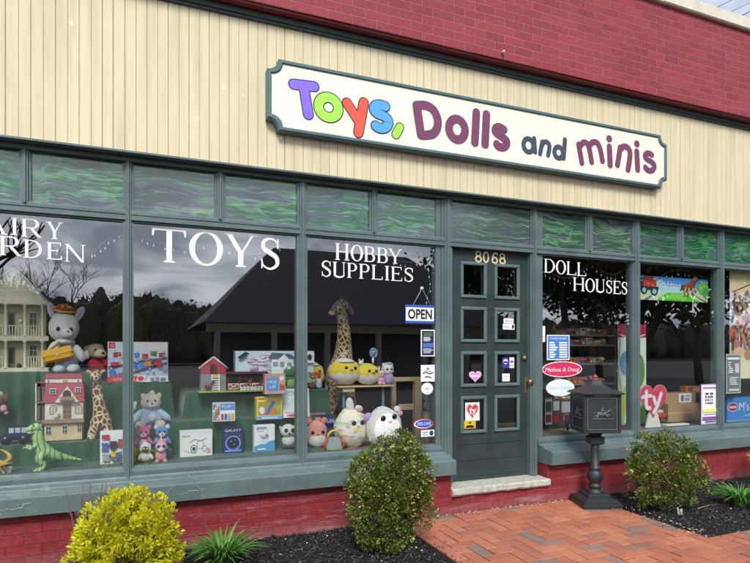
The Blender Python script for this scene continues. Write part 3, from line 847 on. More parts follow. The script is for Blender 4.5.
# skirt down the back and right side
tag(mb.build('display_cloth', loc=(x0, y0, ZD)), 'dark green cloth draped over the stepped window display', 'cloth')
# cord of small nails along the lower edge of the cloth
mb = MB(); mb.tube([(x0+.02*i, .072, ZD+.004+.002*math.sin(i*.9)) for i in range(int((x1-x0)/.02))], .003, VINYL, 6)
tag(mb.build('edging_cord', loc=(x0,.072,ZD)), 'thin white cord along the front edge of the green cloth', 'cord')
# ------------------------------------------------------------------ the sign board
SY = -.165
sx0, sx1 = at(267.5, V0, SY).x, at(667.5, V0, SY).x
sz1 = (at(285, 58.7, SY).z + at(650, 133, SY).z)/2; sz0 = (at(285, 132, SY).z + at(650, 185.2, SY).z)/2
def notched(i, r=.085):
    a, b, c, d = sx0+i, sx1-i, sz0+i, sz1-i; P = []; st = .014
    for cx, cz, s, e in ((a, c, 90, 0), (b, c, 180, 90), (b, d, 270, 180), (a, d, 360, 270)):
        q = [(cx + r*math.cos(R(s+(e-s)*k/8)), cz + r*math.sin(R(s+(e-s)*k/8))) for k in range(9)]
        P += q
    return P
sign = thing('shop_sign', ((sx0+sx1)/2, SY, sz0), 'long cream sign board with green frame reading Toys, Dolls and minis', 'sign board')
mb = MB(); rings = [(notched(0), -.085), (notched(0), SY+.010), (notched(.008), SY), (notched(.026), SY), (notched(.034), SY+.012)]
n = len(rings[0][0]); vs = [(x, y, z) for P, y in rings for x, z in P]; fs = []
for k in range(len(rings)-1):
    for i in range(n): a = k*n+i; b = k*n+(i+1) % n; fs.append((a, b, b+n, a+n))
mb.add(vs, fs, SIGNF); mb.build('frame', sign)
mb = MB(); P = notched(.030); mb.prism([(x, z) for x, z in P], SY+.0125, -.084, m_simple('sign panel', 'f0ead8', .5, 4, .06, .001, 90)); mb.build('panel', sign)
OUT = plain('1f2430', .5, 'print')
LY = SY+.0125
K = depth(470, LY)/F
def letter(pieces, colr, outline=True, name='letter', label=None):
    """pieces: ('s', photo points, width px) | ('o', cu, cv, rx, ry, width px); stood on the sign plane"""
    mb = MB(); pl = Plane(mb, (0, LY, 0), step=.0003, lift=.0008); m = plain(colr, .4, 'print')
    def polys(ex):
        out = []
        for p in pieces:
            if p[0] == 's':
                pts = [at(u, v, LY) for u, v in p[1]]; pts = [(q.x, q.z) for q in pts]
                k = depth(p[1][0][0], LY)/F
                if len(pts) > 2: pts = catmull(pts, 7)
                out += stroke(pts, p[2]*k*1.12+ex)
            elif p[0] == 'o':
                c = at(p[1], p[2], LY); k = depth(p[1], LY)/F; kx = at(p[1]+.5, p[2], LY).x-at(p[1]-.5, p[2], LY).x
                out += ring(c.x, c.z, p[3]*kx, p[4]*k, p[5]*k*1.13+ex, 40)
            else:
                c = at(p[1], p[2], LY); k = depth(p[1], LY)/F
                out += ellipse(c.x, c.z, p[3]*k*1.1+ex/2, p[4]*k+ex/2, 24)
        return out
    if outline: pl.P(polys(.017), OUT, each=True)
    pl.P(polys(.0), m, each=True)
    o = mb.build(name, sign); o['label'] = label
def S(pts, w): return ('s', pts, w)
letter([S([(293.6,84.2),(314.2,86.6)],8.2), S([(303.8,87),(308.3,114.4)],8.4)], '7d63e8', label='violet letter T')
letter([('o',328.5,107.4,9.9,10.0,8.2)], '9bdc4a', label='lime letter o')
letter([S([(347,103),(358.6,121)],8.2), S([(363.7,102.8),(361,118),(358.3,132.6)],8.2)], 'e0533f', label='orange red letter y')
letter([S([(385.2,106.4),(380,104.9),(375.2,106.1),(373.9,109.6),(377,113.3),(382.5,115.6),(387,118.6),(388.4,123.2),(385.2,127.6),(380,128.2),(375.6,125.9)],8.2)], '4f9be6', label='blue letter s')
letter([S([(399.8,127.2),(395.8,134.4)],7)], '9bdc4a', label='lime comma')
PL = '6e3a58'
letter([S([(416.6,105.6),(421,135)],8.6), ('s',[(417.5,105.4),(425.8,105.6),(433.2,110),(437.4,119),(437.2,127.5),(433.4,133.4),(427,135.2),(421.5,135.2)],8.4)], PL, False, label='plum letter D')
letter([('o',457,129.4,8.0,10.2,8.0)], PL, False, label='plum letter o')
letter([S([(476.3,112.6),(474.8,142.6)],8.0)], PL, False, label='plum letter l after the o')
letter([S([(486.4,114.6),(485,144.4)],8.0)], PL, False, label='plum letter l before the s')
letter([S([(503.8,129.6),(499.6,127.2),(495.9,128.2),(495.2,131.6),(498.4,134.8),(502.8,137.6),(506.4,141),(506.2,145),(502.8,147.4),(498.6,146.4),(496.6,144.2)],7.6)], PL, False, label='plum letter s ending the word Dolls')
NV = '3a4656'
letter([('o',528.4,145.4,4.9,6.6,4.6), S([(534,138.6),(535,152)],4.6)], NV, False, label='navy letter a')
letter([S([(542.2,142),(540,153.8)],4.6), S([(541.8,145.8),(543.6,142.6),(546.4,142),(549,144.6),(549.2,149),(548,155.2)],4.6)], NV, False, label='navy letter n')
letter([('o',558.6,152.6,4.2,5.6,4.6), S([(564.8,139.8),(564.2,150),(563.4,158.2)],4.6)], NV, False, label='navy letter d')
letter([S([(578.6,144.6),(581.8,163)],5.6), S([(579.4,147),(583.2,142.6),(587,143.6),(589.2,149),(591.6,162)],5.6), S([(588.6,147),(592.4,142.4),(597,143),(600,149),(602.4,161)],5.6)], PL, False, label='plum letter m')
letter([('d',609.1,138.8,3.5,3.7), S([(609.3,146.8),(610.1,165)],6.2)], PL, False, label='first plum letter i of minis')
letter([S([(620.2,147.6),(617.4,165)],5.8), S([(619.8,150),(623.4,146.8),(627.4,147.6),(629.8,152),(629.6,159),(627.9,169.6)],5.8)], PL, False, label='plum letter n')
letter([('d',636.8,143.9,3.4,3.6), S([(636.7,151.6),(637.6,169.6)],6.0)], PL, False, label='second plum letter i of minis')
letter([S([(651.6,154.8),(648.4,153.2),(645.6,154.4),(645.2,157.4),(648,160),(652,162.4),(654.2,165.6),(653.2,169.4),(650,170.8),(646.4,169.2),(645.3,167.4)],5.4)], PL, False, label='plum letter s ending the word minis')

p = at(502, 53, -.20); mb = MB(); mb.lathe((p.x, -.2, p.z), [(.008,0),(.010,.004),(.010,.015),(.014,.02),(.014,.03),(.006,.036)], plain('b9b6ae', .5), 14, Euler((math.pi/2,0,0)).to_matrix())
tag(mb.build('wall_hook', loc=(p.x, -.2, p.z)), 'small white fixture stuck on the red brick above the sign', 'fixture')
# ------------------------------------------------------------------ cast iron mailbox
mp = ground(595, 504)
MM = Matrix.Translation((mp.x, mp.y, 0)) @ Matrix.Rotation(R(-20), 4, 'Z')
M3 = MM.to_3x3()
mbx = thing('mailbox', (mp.x, mp.y, 0), 'black cast iron mailbox on a pedestal beside the shop door', 'mailbox')
def ZZ(v): return H - (v - V0)*depth_m
depth_m = ((mp.x)*SN + (mp.y+D)*CS)/F
mb = MB(); c = (mp.x, mp.y, 0)
mb.lathe(c, [(.175,0),(.175,.03),(.165,.036),(.165,.055),(.115,.078),(.105,.082),(.105,.10),(.085,.112)], IRON, M=M3, square=True)
mb.build('base', mbx)
mb = MB()
mb.lathe(c, [(.085,.11),(.06,.128),(.045,.15),(.062,.162),(.064,.178),(.042,.19),(.046,.20),(.068,.235),(.072,.265),(.060,.30),(.046,.32),(.055,.328),(.055,.338),(.038,.35),(.035,.52),(.038,.55)], IRON, 24, M3)
mb.lathe(c, [(.05,.55),(.062,.56),(.062,.615),(.05,.625)], IRON, M=M3, square=True)
mb.build('post', mbx)
bz0, bz1 = ZZ(431), ZZ(392); bw = .158; bd = .148
mb = MB()
for s in (-1, 1):        # scrolled brackets
    pts = [(s*.03,0,.625),(s*.06,0,.66),(s*.11,0,.685),(s*.125,0,.72),(s*.10,0,bz0)]
    mb.tube([MM @ Vector(p) for p in catmull(pts, 5)], .016, IRON, 8)
    pts = [(0,s*.03,.625),(0,s*.06,.66),(0,s*.11,.685),(0,s*.125,.72),(0,s*.10,bz0)]
    mb.tube([MM @ Vector(p) for p in catmull(pts, 5)], .016, IRON, 8)
mb.lathe(c, [(.03,.62),(.05,.65),(.11,.70),(.115,.72),(.06,bz0+.002)], IRON, M=M3, square=True)
mb.build('bracket', mbx)
mb = MB()
mb.box(-bw, bw, -bd, bd, bz0+.014, bz1-.012, IRON, .004, MM)
mb.box(-bw-.010, bw+.010, -bd-.010, bd+.010, bz0, bz0+.016, IRON, .005, MM)
mb.box(-bw-.008, bw+.008, -bd-.008, bd+.008, bz1-.03, bz1-.010, IRON, .004, MM)
for sx in (-1, 1):
    for sy in (-1, 1): mb.box(sx*bw-.012, sx*bw+.012, sy*bd-.012, sy*bd+.012, bz0+.012, bz1-.02, IRON, .004, MM)
body = mb.build('box_body', mbx)
LITE = m_simple('rubbed iron relief', '5b6468', .35, 60, .3, .001, 200, spec=.6)
def relief(wd, faceM, name):
    """framed panel with a galloping horse and rider in relief"""
    mb = MB(); z0, z1 = bz0+.028, bz1-.042; zc = (z0+z1)/2
    for q in ((-wd, wd, z0, z0+.008), (-wd, wd, z1-.008, z1), (-wd, -wd+.008, z0+.0075, z1-.0075), (wd-.008, wd, z0+.0075, z1-.0075)):
        mb.box(q[0], q[1], -.006, .004, q[2], q[3], LITE, .002, faceM)
    def E(x, z, rx, rz, rot=0): 
        tmp = MB(); tmp.ell((0,0,0), (rx, .006, rz), LITE, 12, 8, (0, rot, 0))
        mb.add([faceM @ (p + Vector((x, -.002, zc+z))) for p in tmp.v], tmp.f, LITE, True)
    k = wd/.13
    E(.0, 0, .036*k, .016); E(.028*k, .004, .016*k, .014); E(-.03*k, .002, .016*k, .016)
    def T(pts, r):
        mb.tube([faceM @ Vector((x*k, -.003, zc+z)) for x, z in pts], r, LITE, 6)
    T([(.035,.006),(.052,.026),(.062,.034)], [.010,.007,.006]); T([(.060,.034),(.078,.022)], [.008,.004])
    T([(.035,-.006),(.062,-.010),(.078,-.026)], [.006,.004,.003]); T([(.030,-.008),(.05,-.026),(.06,-.04)], [.006,.004,.003])
    T([(-.035,-.004),(-.058,-.016),(-.078,-.034)], [.007,.004,.003]); T([(-.032,-.006),(-.046,-.03),(-.064,-.04)], [.007,.004,.003])
    T([(-.044,.008),(-.066,.012),(-.084,.0)], [.005,.004,.002])
    T([(.002,.010),(-.004,.034),(.004,.046)], [.010,.009,.007]); E(.008*k, .054, .007, .008); T([(-.002,.034),(.018,.028),(.034,.022)], .004); T([(.004,.012),(.016,-.008),(.012,-.018)], .005)
    T([(-.1,-.043),(-.05,-.046),(0,-.042),(.05,-.047),(.1,-.043)], .004)
    mb.build(name, mbx)
relief(bw-.022, MM @ Matrix.Translation((0, -bd, 0)), 'relief_panel')
relief(bd-.022, MM @ Matrix.Translation((-bw, 0, 0)) @ Matrix.Rotation(R(-90), 4, 'Z'), 'relief_panel')
mb = MB(); mb.box(-.075, .075, -.006, .004, bz1-.034, bz1-.012, LITE, .003, MM @ Matrix.Translation((0,-bd-.006,0))); mb.build('slot_flap', mbx)
rz = ZZ(379.5)
mb = MB()
prof = [(bw+.028, bz1-.012), (bw+.030, bz1-.002), (bw+.020, bz1+.004)]
for k in range(7):
    t = k/6; prof.append((bw+.018 - (bw-.02)*(1-(1-t)**1.9), bz1+.006+(rz-bz1-.012)*t))
mb.lathe(c, prof, IRON, M=M3, square=True); mb.build('roof', mbx)
mb = MB(); z = rz-.010; mb.lathe(c, [(.030,z),(.036,z+.008),(.036,z+.016),(.018,z+.022),(.028,z+.030),(.028,z+.037),(.012,z+.046),(.012,z+.052),(.004,z+.060)], FINIAL, 18, M3); mb.build('finial', mbx)

# ------------------------------------------------------------------ shrubs
def leaves(mb, c, r, mat, nclump, per, size, seed, wob=.2, zcut=-.75, clump=.09, shape=None, spiky=0.0):
    rng = random.Random(seed); c = Vector(c)
    for k in range(nclump):
        while True:
            n_ = Vector((rng.gauss(0,1), rng.gauss(0,1), rng.gauss(0,1))).normalized()
            if n_.z > zcut: break
        rr = (.97 if rng.random() < .72 else rng.uniform(.45, .9)) * (1 + wob*noise.noise(n_*2.0+Vector((seed,0,0))) + wob*.5*noise.noise(n_*5+Vector((0,seed,0))))
        if rng.random() < spiky: rr *= rng.uniform(1.06, 1.16)
        if shape: rr *= shape(n_)
        cc = c + Vector((n_.x*r[0], n_.y*r[1], n_.z*r[2]))*rr
        cs = clump*rng.uniform(.6, 1.2)
        for _ in range(per):
            d = Vector((rng.gauss(0,1), rng.gauss(0,1), rng.gauss(0,1))).normalized()
            p = cc + d*cs*rng.random()**.5
            out = (d*.6 + n_*.9 + Vector((rng.uniform(-.5,.5), rng.uniform(-.5,.5), rng.uniform(-.2,.7)))).normalized()
            s = size*rng.uniform(.65, 1.25)
            side = out.cross(Vector((rng.uniform(-1,1), rng.uniform(-1,1), rng.uniform(-1,1))))
            if side.length < 1e-3: continue
            side.normalize(); up = side.cross(out)
            mb.add([p, p+out*s*.5+side*s*.30+up*s*.08, p+out*s, p+out*s*.5-side*s*.30+up*s*.08], [(0,1,2),(0,2,3)], mat)
def twigs(mb, base, c, r, n, seed, rad=.006, mat=None):
    rng = random.Random(seed); base = Vector(base); c = Vector(c)
    for k in range(n):
        n_ = Vector((rng.gauss(0,1), rng.gauss(0,1), rng.gauss(.4,.8))).normalized()
        e = c + Vector((n_.x*r[0], n_.y*r[1], n_.z*r[2]))*rng.uniform(.7, 1.0)
        m = base.lerp(e, .45) + Vector((rng.uniform(-.04,.04), rng.uniform(-.04,.04), -.02))
        pts = catmull([tuple(base+Vector((rng.uniform(-.03,.03), rng.uniform(-.03,.03), 0))), tuple(m), tuple(e)], 4)
        mb.tube(pts, [rad*(1-.8*i/(len(pts)-1)) for i in range(len(pts))], mat or TWIG, 5)
def shrub(name, label, base, c, r, leaf, nclump, per, size, seed, group=None, twig=None, **kw):
    t = thing(name, base, label, 'shrub', group)
    mb = MB(); twigs(mb, base, c, r, 26, seed, .007, twig); mb.build('stem', t)
    mb = MB(); leaves(mb, c, r, leaf, nclump, per, size, seed, **kw); mb.build('foliage', t)
    return t
yb = ground(128, 588)
def lobed(name, label, base, Y, lobes, leaf, seed, per=22, size=.02, clump=.042, dens=.62, tip=None, twig=None):
    """shrub whose crown is several uneven lobes (u, v, radius in photograph pixels) round one set of stems"""
    t = thing(name, base, label, 'shrub'); rng = random.Random(seed)
    st = MB(); mb = MB()
    for i, (u, v, r) in enumerate(lobes):
        k = depth(u, Y)/F; c = at(u, v, Y) + Vector((0, rng.uniform(-.35, .2)*r*k, 0)); R_ = r*k
        twigs(st, (base[0], base[1], 0), c, (R_, R_, R_), max(4, int(r/4)), seed+i, .006, twig)
        leaves(mb, c, (R_*1.0, R_*.95, R_*.98), leaf, max(5, int(dens*r*r*.13)), per, size, seed*7+i, wob=.35, clump=clump, zcut=-.97, spiky=.08)
        if tip: leaves(mb, c, (R_*1.07, R_*1.02, R_*1.05), tip, max(2, int(r*r*.16)), 4, size*.85, seed*13+i, wob=.35, clump=.012, zcut=-.6)
    st.build('stem', t); mb.build('foliage', t); return t
lobed('golden_shrub', 'bright yellow leafed shrub under the left window', (yb.x, yb.y, 0), yb.y, [(113.1, 522.9, 27.9), (145.7, 522.9, 26.0), (129.9, 511.8, 18.6), (157.8, 530.4, 18.6), (101.0, 546.2, 22.3), (129.9, 552.7, 37.2), (160.6, 552.7, 18.6), (118.7, 500.6, 8.4), (135.4, 496.9, 6.5), (162.4, 503.4, 8.4), (168.9, 518.3, 8.4), (94.5, 529.5, 11.2), (82.4, 553.6, 8.4), (79.6, 563.9, 12.1), (120.6, 578.7, 37.2), (153.1, 578.7, 24.2)], LEAF_GOLD, 4, 26, .025, .030, .72)
bb = ground(388, 549)
lobed('boxwood', 'dark green boxwood with pale tips left of the shop door', (bb.x, bb.y, 0), bb.y, [(385,478,33),(374,500,28),(402,460,22),(412,470,18),(366,472,18),(384,520,27),(410,500,22),(420,512,14),(396,536,16),(372,531,15),(399,442,11),(410,447,8),(385,447,9),(424,484,9),(356,487,9)], LEAF_BOX, 9, 24, .020, .038, 1.25, LEAF_TIP)
cb_ = ground(663, 509)
lobed('boxwood', 'rounded dark green boxwood right of the mailbox', (cb_.x, cb_.y, 0), cb_.y, [(665,467,27),(652,452,17),(680,452,16),(686,474,16),(652,484,19),(674,488,18),(641,468,12),(694,486,9),(663,440,10),(647,496,10),(682,499,9),(690,458,9),(667,500,10)], LEAF_BOX, 23, 24, .022, .042, 1.45, LEAF_TIP)
mb = MB()
a = Vector((cb_.x-.22, cb_.y-.05, .27)); b = a + Vector((-.24, 0, .10)); mb.tube([a, a.lerp(b,.5)+Vector((0,0,-.01)), b], [.005,.004,.002], TWIG, 5)
leaves(mb, b, (.03,.03,.02), LEAF_TIP, 6, 7, .018, 3, clump=.02); leaves(mb, a.lerp(b,.5), (.04,.03,.02), LEAF_BOX, 7, 6, .018, 5, clump=.02)
mb.build('branch', bpy.data.objects['boxwood.001'])
ep = at(774, 480, -.5)
shrub('golden_shrub', 'small yellow leafed shrub at the right edge under the sill', (ep.x, -.5, 0), (ep.x, -.5, .24), (.20,.18,.2), LEAF_GOLD, 120, 22, .022, 31, clump=.045, wob=.25)
# dry twiggy plant behind the golden shrub
t = thing('dry_shrub', (yb.x-.2, yb.y+.28, 0), 'leafless brown twiggy plant behind the yellow shrub', 'shrub')
mb = MB(); rng = random.Random(8)
for k in range(34):
    b = Vector((yb.x-.21+rng.uniform(-.05,.05), yb.y+.26+rng.uniform(-.04,.04), 0)); e = b + Vector((rng.uniform(-.12,.10), rng.uniform(-.1,.1), rng.uniform(.35,.62)))
    mb.tube(catmull([tuple(b), tuple(b.lerp(e,.5)+Vector((rng.uniform(-.02,.02),0,0))), tuple(e)], 3), [.003]*6+[.0012], m_simple('dry stem', '7a6868', .9) if k == 0 else MATS.setdefault('dry', bpy.data.materials['dry stem']), 4)
    for q in range(5):
        s = b.lerp(e, rng.uniform(.4, .98)); mb.tube([s, s+Vector((rng.uniform(-.05,.05), rng.uniform(-.04,.04), rng.uniform(.01,.06)))], .0012, bpy.data.materials['dry stem'], 3)
mb.build('stem', t)
def lily(c, n, h, spread, seed, label):
    rng = random.Random(seed); mb = MB(); c = Vector(c)
    for k in range(n):
        a = rng.uniform(0, 2*math.pi); L = h*rng.uniform(.7, 1.25); out = spread*rng.uniform(.35, 1.1); w = rng.uniform(.006, .010)
        d = Vector((math.cos(a), math.sin(a), 0)); sd = Vector((-d.y, d.x, 0)); b = c + d*rng.uniform(0, .05); vs = []; m = 8
        droop = rng.uniform(.3, 1.0)
        for i in range(m+1):
            t = i/m; p = b + d*out*t**1.25 + Vector((0,0, L*(1.5*t - (.55+.55*droop)*t*t)))
            ww = w*(1-t**2.5)*(.6+.4*min(1, t*4)); vs += [p+sd*ww+Vector((0,0,ww*.45)), p, p-sd*ww+Vector((0,0,ww*.45))]
        fs = []
        for i in range(m): q = i*3; fs += [(q,q+1,q+4,q+3),(q+1,q+2,q+5,q+4)]
        mb.add(vs, fs, LEAF_LILY, True)
    o = mb.build('daylily', loc=(c.x, c.y, 0)); tag(o, label, 'plant'); return o
g1 = ground(222, 566); lily((g1.x, g1.y, 0), 190, .235, .30, 3, 'green strappy daylily clump between the yellow shrub and the boxwood')
g2 = ground(740, 506); lily((g2.x, g2.y, 0), 170, .20, .27, 5, 'green strappy daylily clump at the right edge of the bed')
# white stub and stick under the right boxwood
p = ground(680, 515); mb = MB()
for k in range(7):
    a = Vector((p.x+random.uniform(-.03,.03), p.y, .0)); mb.tube([a, a+Vector((random.uniform(-.02,.02), random.uniform(-.02,.02), random.uniform(.03,.08)))], [.007,.004], plain('c8beae', .9), 6)
tag(mb.build('cut_stump', loc=(p.x,p.y,0)), 'bleached cut stump under the right boxwood', 'stump')
p = ground(706, 508); mb = MB(); mb.tube([(p.x-.13,p.y-.02,.012),(p.x,p.y,.018),(p.x+.14,p.y+.01,.014)], [.005,.004,.003], plain('9a8066', .9), 6)
tag(mb.build('stick', loc=(p.x,p.y,0)), 'short dry stick lying on the black mulch', 'stick')

# ------------------------------------------------------------------ power lines above the roof
mb_ = []
for (a, b, r_) in (((690,20),(757,-12),.012),((704,25),(757,-1),.010),((736,18),(760,7),.018)):
    mb = MB(); p0 = at(a[0], a[1], 9); p1 = at(b[0], b[1], 12); d_ = p1-p0
    mb.tube([p0-d_*2.5, p0-d_*.8, p0, p1, p1+d_*3], r_, plain('3a3c40', .7), 5)
    o = mb.build('power_line', loc=tuple(p0)); mb_.append(o)
for o, l in zip(mb_, ('thin power line nearest the coping corner against the sky','thin power line in the middle of the three against the sky','thick dark power line furthest right against the sky')): tag(o, l, 'cable', 'power lines over the roof')

# ------------------------------------------------------------------ what the panes mirror: woods, trees, a hipped pavilion across the car park
def far(u, v, Y):                       # mirrored in the glass, so it really stands in front of the shop
    p = at(u, v, Y); return Vector((p.x, 2*GY - Y, p.z))
mb = MB(); rng = random.Random(12)
hw = lambda x: 6.7 + 2.0*max(0, min(1, (8-x)/10)) + .9*noise.noise(Vector((x*.09, 0, 0))) + .7*noise.noise(Vector((x*.35, 3, 0)))
x = -46
while x < 150:
    for row in range(2):
        cx = x + rng.uniform(-.5,.5); cy = -60 - row*3.5 + rng.uniform(-1,1); ht = hw(cx)*rng.uniform(.88, 1.0)*(1 if row else .86); rr = rng.uniform(1.3, 2.2)
        mb.ell((cx, cy-.3, ht*.52), (rr*.85, .8, ht*.42), LEAF_WOOD, 14, 10, None, .35, cx)
        for q in range(420):
            n_ = Vector((rng.gauss(0,1), rng.gauss(0,.6), rng.gauss(0,1))).normalized()*(rng.random()**.35)*(1+.25*noise.noise(Vector((cx, q*.37, 0))))
            p = Vector((cx + n_.x*rr, cy + n_.y*rr, ht*.6 + n_.z*ht*.4)); sz = rng.uniform(.12, .34)
            w = Vector((rng.uniform(-1,1), 0, rng.uniform(-1,1)))*sz; w2 = Vector((rng.uniform(-1,1), 0, rng.uniform(-1,1)))*sz
            mb.add([p, p+w, p+w2], [(0,1,2)], LEAF_WOOD)
    x += 1.5
for k in range(980):
    x = -60 + k*.22; a, b = [(hw(q) - 2.4 + .5*noise.noise(Vector((q*1.7, 8, 0)))) for q in (x, x+.22)]
    mb.add([(x,-66,0),(x+.22,-66,0),(x+.22,-66,b),(x,-66,a)], [(0,1,2,3)], plain('5a5a52', .9))
tag(mb.build('distant_woods'), 'dark line of distant woods mirrored in the left windows', kind='stuff')
# pavilion
el = far(203, 321, 17); er = far(520, 300, 17); er.z = el.z
PV = thing('pavilion', (el.x, el.y, 0), 'dark hip roofed pavilion mirrored in the middle windows', 'pavilion')
dpt = 9.0; ze = el.z; zr = far(332, 246, 17+3).z; xm0 = el.x+3.6; x1 = er.x
mb = MB(); yv = el.y
vs = [(el.x,yv,ze),(x1,yv,ze),(x1,yv-dpt,ze),(el.x,yv-dpt,ze),(xm0,yv-dpt/2,zr),(x1-3.6,yv-dpt/2,zr)]
mb.add(vs, [(0,1,5,4),(1,2,5),(2,3,4,5),(3,0,4),(0,3,2,1)], ROOFM); mb.build('roof', PV)
mb = MB(); mb.box(el.x+.1, x1-.1, yv-.28, yv-.12, ze-.36, ze-.01, WOODB); mb.build('beam', PV)
for k in range(7):
    mb = MB(); px = el.x+.5+(x1-el.x-1)*k/6; mb.box(px-.1, px+.1, yv-.3, yv-.1, -.05, ze-.3, CONC); mb.build('post', PV)
mb = MB(); mb.box(el.x+1, x1-1, yv-7, yv-6.9, -.05, ze-.1, plain('70757e', .8)); mb.build('back_wall', PV)
def tree(base, h, spread, seed, label, leaf=None, nl=0, depth_=5, th=.22):
    rng = random.Random(seed); t = thing('tree', base, label, 'tree', 'trees across the car park')
    mb = MB(); tips = []
    def grow(p, d, L, r, lev):
        e = p + d*L; mid = p.lerp(e, .5) + Vector((rng.uniform(-1,1), rng.uniform(-1,1), 0))*L*.06
        mb.tube([p, mid, e], [r, r*.85, r*.68], BARK, 6 if lev < 2 else 4, lev == 0)
        if lev >= depth_: tips.append(e); return
        for k in range(rng.choice((2,3,3))):
            nd = (d + Vector((rng.uniform(-1,1)*spread, rng.uniform(-1,1)*spread, rng.uniform(-.15,.55)))).normalized()
            grow(e if rng.random() < .7 else mid, nd, L*rng.uniform(.62,.85), r*.62, lev+1)
        if lev > 2: tips.append(e)
    grow(Vector(base), Vector((0,0,1)), h*.26, th, 0); mb.build('trunk', t)
    if leaf:
        mb = MB()
        for e in tips:
            for q in range(nl):
                p = e + Vector((rng.gauss(0,1), rng.gauss(0,1), rng.gauss(0,1)))*.75; w = Vector((rng.uniform(-1,1), rng.uniform(-1,1), rng.uniform(-1,1)))*.19; w2 = Vector((rng.uniform(-1,1), rng.uniform(-1,1), rng.uniform(-1,1)))*.19
                mb.add([p, p+w, p+w+w2, p+w2], [(0,1,2,3)], leaf)
        mb.build('crown', t)
p = far(38, 360, 20); tree((p.x, p.y, -.05), 6.2, .85, 5, 'bare branched tree mirrored in the left window', depth_=7, th=.085)
p = far(-60, 360, 16); tree((p.x, p.y, -.05), 7, .8, 6, 'bare tree beyond the left edge of the shop', depth_=5)
for k, (u, Y_, h) in enumerate(((566, 11, 9), (640, 9, 10), (700, 13, 10), (470, 26, 10), (600, 20, 11))):
    p = far(u, 360, Y_); tree((p.x, p.y, -.05), h, .75, 40+k, ('leafy tree mirrored in the doll houses window','tall leafy tree mirrored behind the banner window','leafy tree mirrored at the right window','leafy tree behind the pavilion roof','leafy tree at the far side of the car park')[k], LEAF_TREE, 46, 5, .2)
# ------------------------------------------------------------------ things in the windows: helpers
class Loc:
    """local pixel frame at a base point: +a right, +b up (photo pixels turned into metres there), +c toward the street"""
    def __init__(s, u, v, Y=None, Z=None):
        if Y is None: Y = yon(u, v, Z)
        s.u = u; s.Y = Y; s.base = at(u, v, Y)
        s.k = depth(u, Y)/F; s.kx = at(u+.5, v, Y).x - at(u-.5, v, Y).x
    def p(s, a, b, c=0): return Vector((s.base.x + a*s.kx, s.base.y - c*s.k, s.base.z + b*s.k))
def soft(name, label, cat, lc, parts, group=None):
    """stuffed toy from rounded parts: (part, colour or material, (a, b, c), (ra, rb, rc)[, turn])"""
    t = thing(name, tuple(lc.base), label, cat, group)
    for p in parts:
        nm, colr, (a, b, c), (ra, rb, rc) = p[:4]; rot = p[4] if len(p) > 4 else None
        m = colr if not isinstance(colr, str) else (BLACKM if colr == 'eye' else plushm(colr))
        mb = MB(); mb.ell(lc.p(a, b, c), (ra*lc.kx, rc*lc.k, rb*lc.k), m, 28, 18, (0, R(rot), 0) if rot else None, .09 if colr != 'eye' else 0, len(nm))
        mb.build(nm, t)
    return t
def shapes(pl, w, h, items):
    """flat print in a w x h field; coordinates 0..1 from the lower left"""
    for it in items:
        k = it[0]; cm = it[-1]; m = cm if not isinstance(cm, str) else printm(cm)
        if k == 'r': P = rect(it[1]*w, it[2]*h, it[3]*w, it[4]*h)
        elif k == 'e': P = ellipse(it[1]*w, it[2]*h, it[3]*w, it[4]*h)
        elif k == 'p': P = [[Vector((a*w, b*h)) for a, b in it[1]]]
        elif k == 's': P = stroke(catmull([(a*w, b*h) for a, b in it[1]], 5), it[2]*h)
        elif k == 'o': P = ring(it[1]*w, it[2]*h, it[3]*w, it[4]*h, it[5]*h)
        elif k == 't': P = text2d(it[1], it[2]*w, it[3]*h, it[4]*h, it[5], None if it[6] is None else it[6]*w, it[7] if len(it) > 8 else 0)
        pl.P(P, m, each=(k in 'so'))
def carton(name, label, cat, u0, u1, vt, vb, depth_m_, front, items, Y=None, Z=None, side=None, group=None, lean=0, part_label=None, turn=0):
    uc = (u0+u1)/2
    if Y is None: Y = yon(uc, vb, Z)
    x0, x1 = at(u0, vb, Y).x, at(u1, vb, Y).x; z0, z1 = at(uc, vb, Y).z, at(uc, vt, Y).z
    if Z is not None: z1 += Z - z0; z0 = Z
    w, h = x1-x0, z1-z0; c = ((x0+x1)/2, Y, z0)
    mb = MB(); mb.box(x0, x1, Y, Y+depth_m_, z0, z1, side or printm(front), .002)
    pl = Plane(mb, (x0, Y, z0), lift=.0004); shapes(pl, w, h, [('r',.012,.012,.988,.988,front)] + items)
    if lean or turn:
        Mx = Matrix.Translation(Vector(c)) @ Matrix.Rotation(R(turn), 4, 'Z') @ Matrix.Rotation(R(-lean), 4, 'X') @ Matrix.Translation(-Vector(c))
        mb.v = [Mx @ p for p in mb.v]
    o = mb.build(name, loc=c); tag(o, label, cat, group); return o
def sheet(name, label, cat, u0, u1, vt, vb, Y, items, back='f4f3ee', shape=None, thick=.002, slope=True):
    """flat printed card, sticker or poster on or just behind the glass; left and right edges follow the wall"""
    uc = (u0+u1)/2; x0, x1 = at(u0, vb, Y).x, at(u1, vb, Y).x; z0, z1 = at(uc, vb, Y).z, at(uc, vt, Y).z
    w, h = x1-x0, z1-z0; mb = MB()
    if shape == 'oval':
        mb.prism([(x0+w/2+w/2*math.cos(2*math.pi*i/40), z0+h/2+h/2*math.sin(2*math.pi*i/40)) for i in range(40)], Y-thick, Y, printm(back))
    elif shape == 'heart':
        P = heartpts(48); mb.prism([(x0+w*a, z0+h*b) for a, b in P], Y-thick, Y, printm(back))
    else: mb.box(x0, x1, Y-thick, Y, z0, z1, printm(back))
    pl = Plane(mb, (x0, Y-thick, z0), lift=.0003); shapes(pl, w, h, items)
    o = mb.build(name, loc=(x0+w/2, Y, z0)); tag(o, label, cat); return o
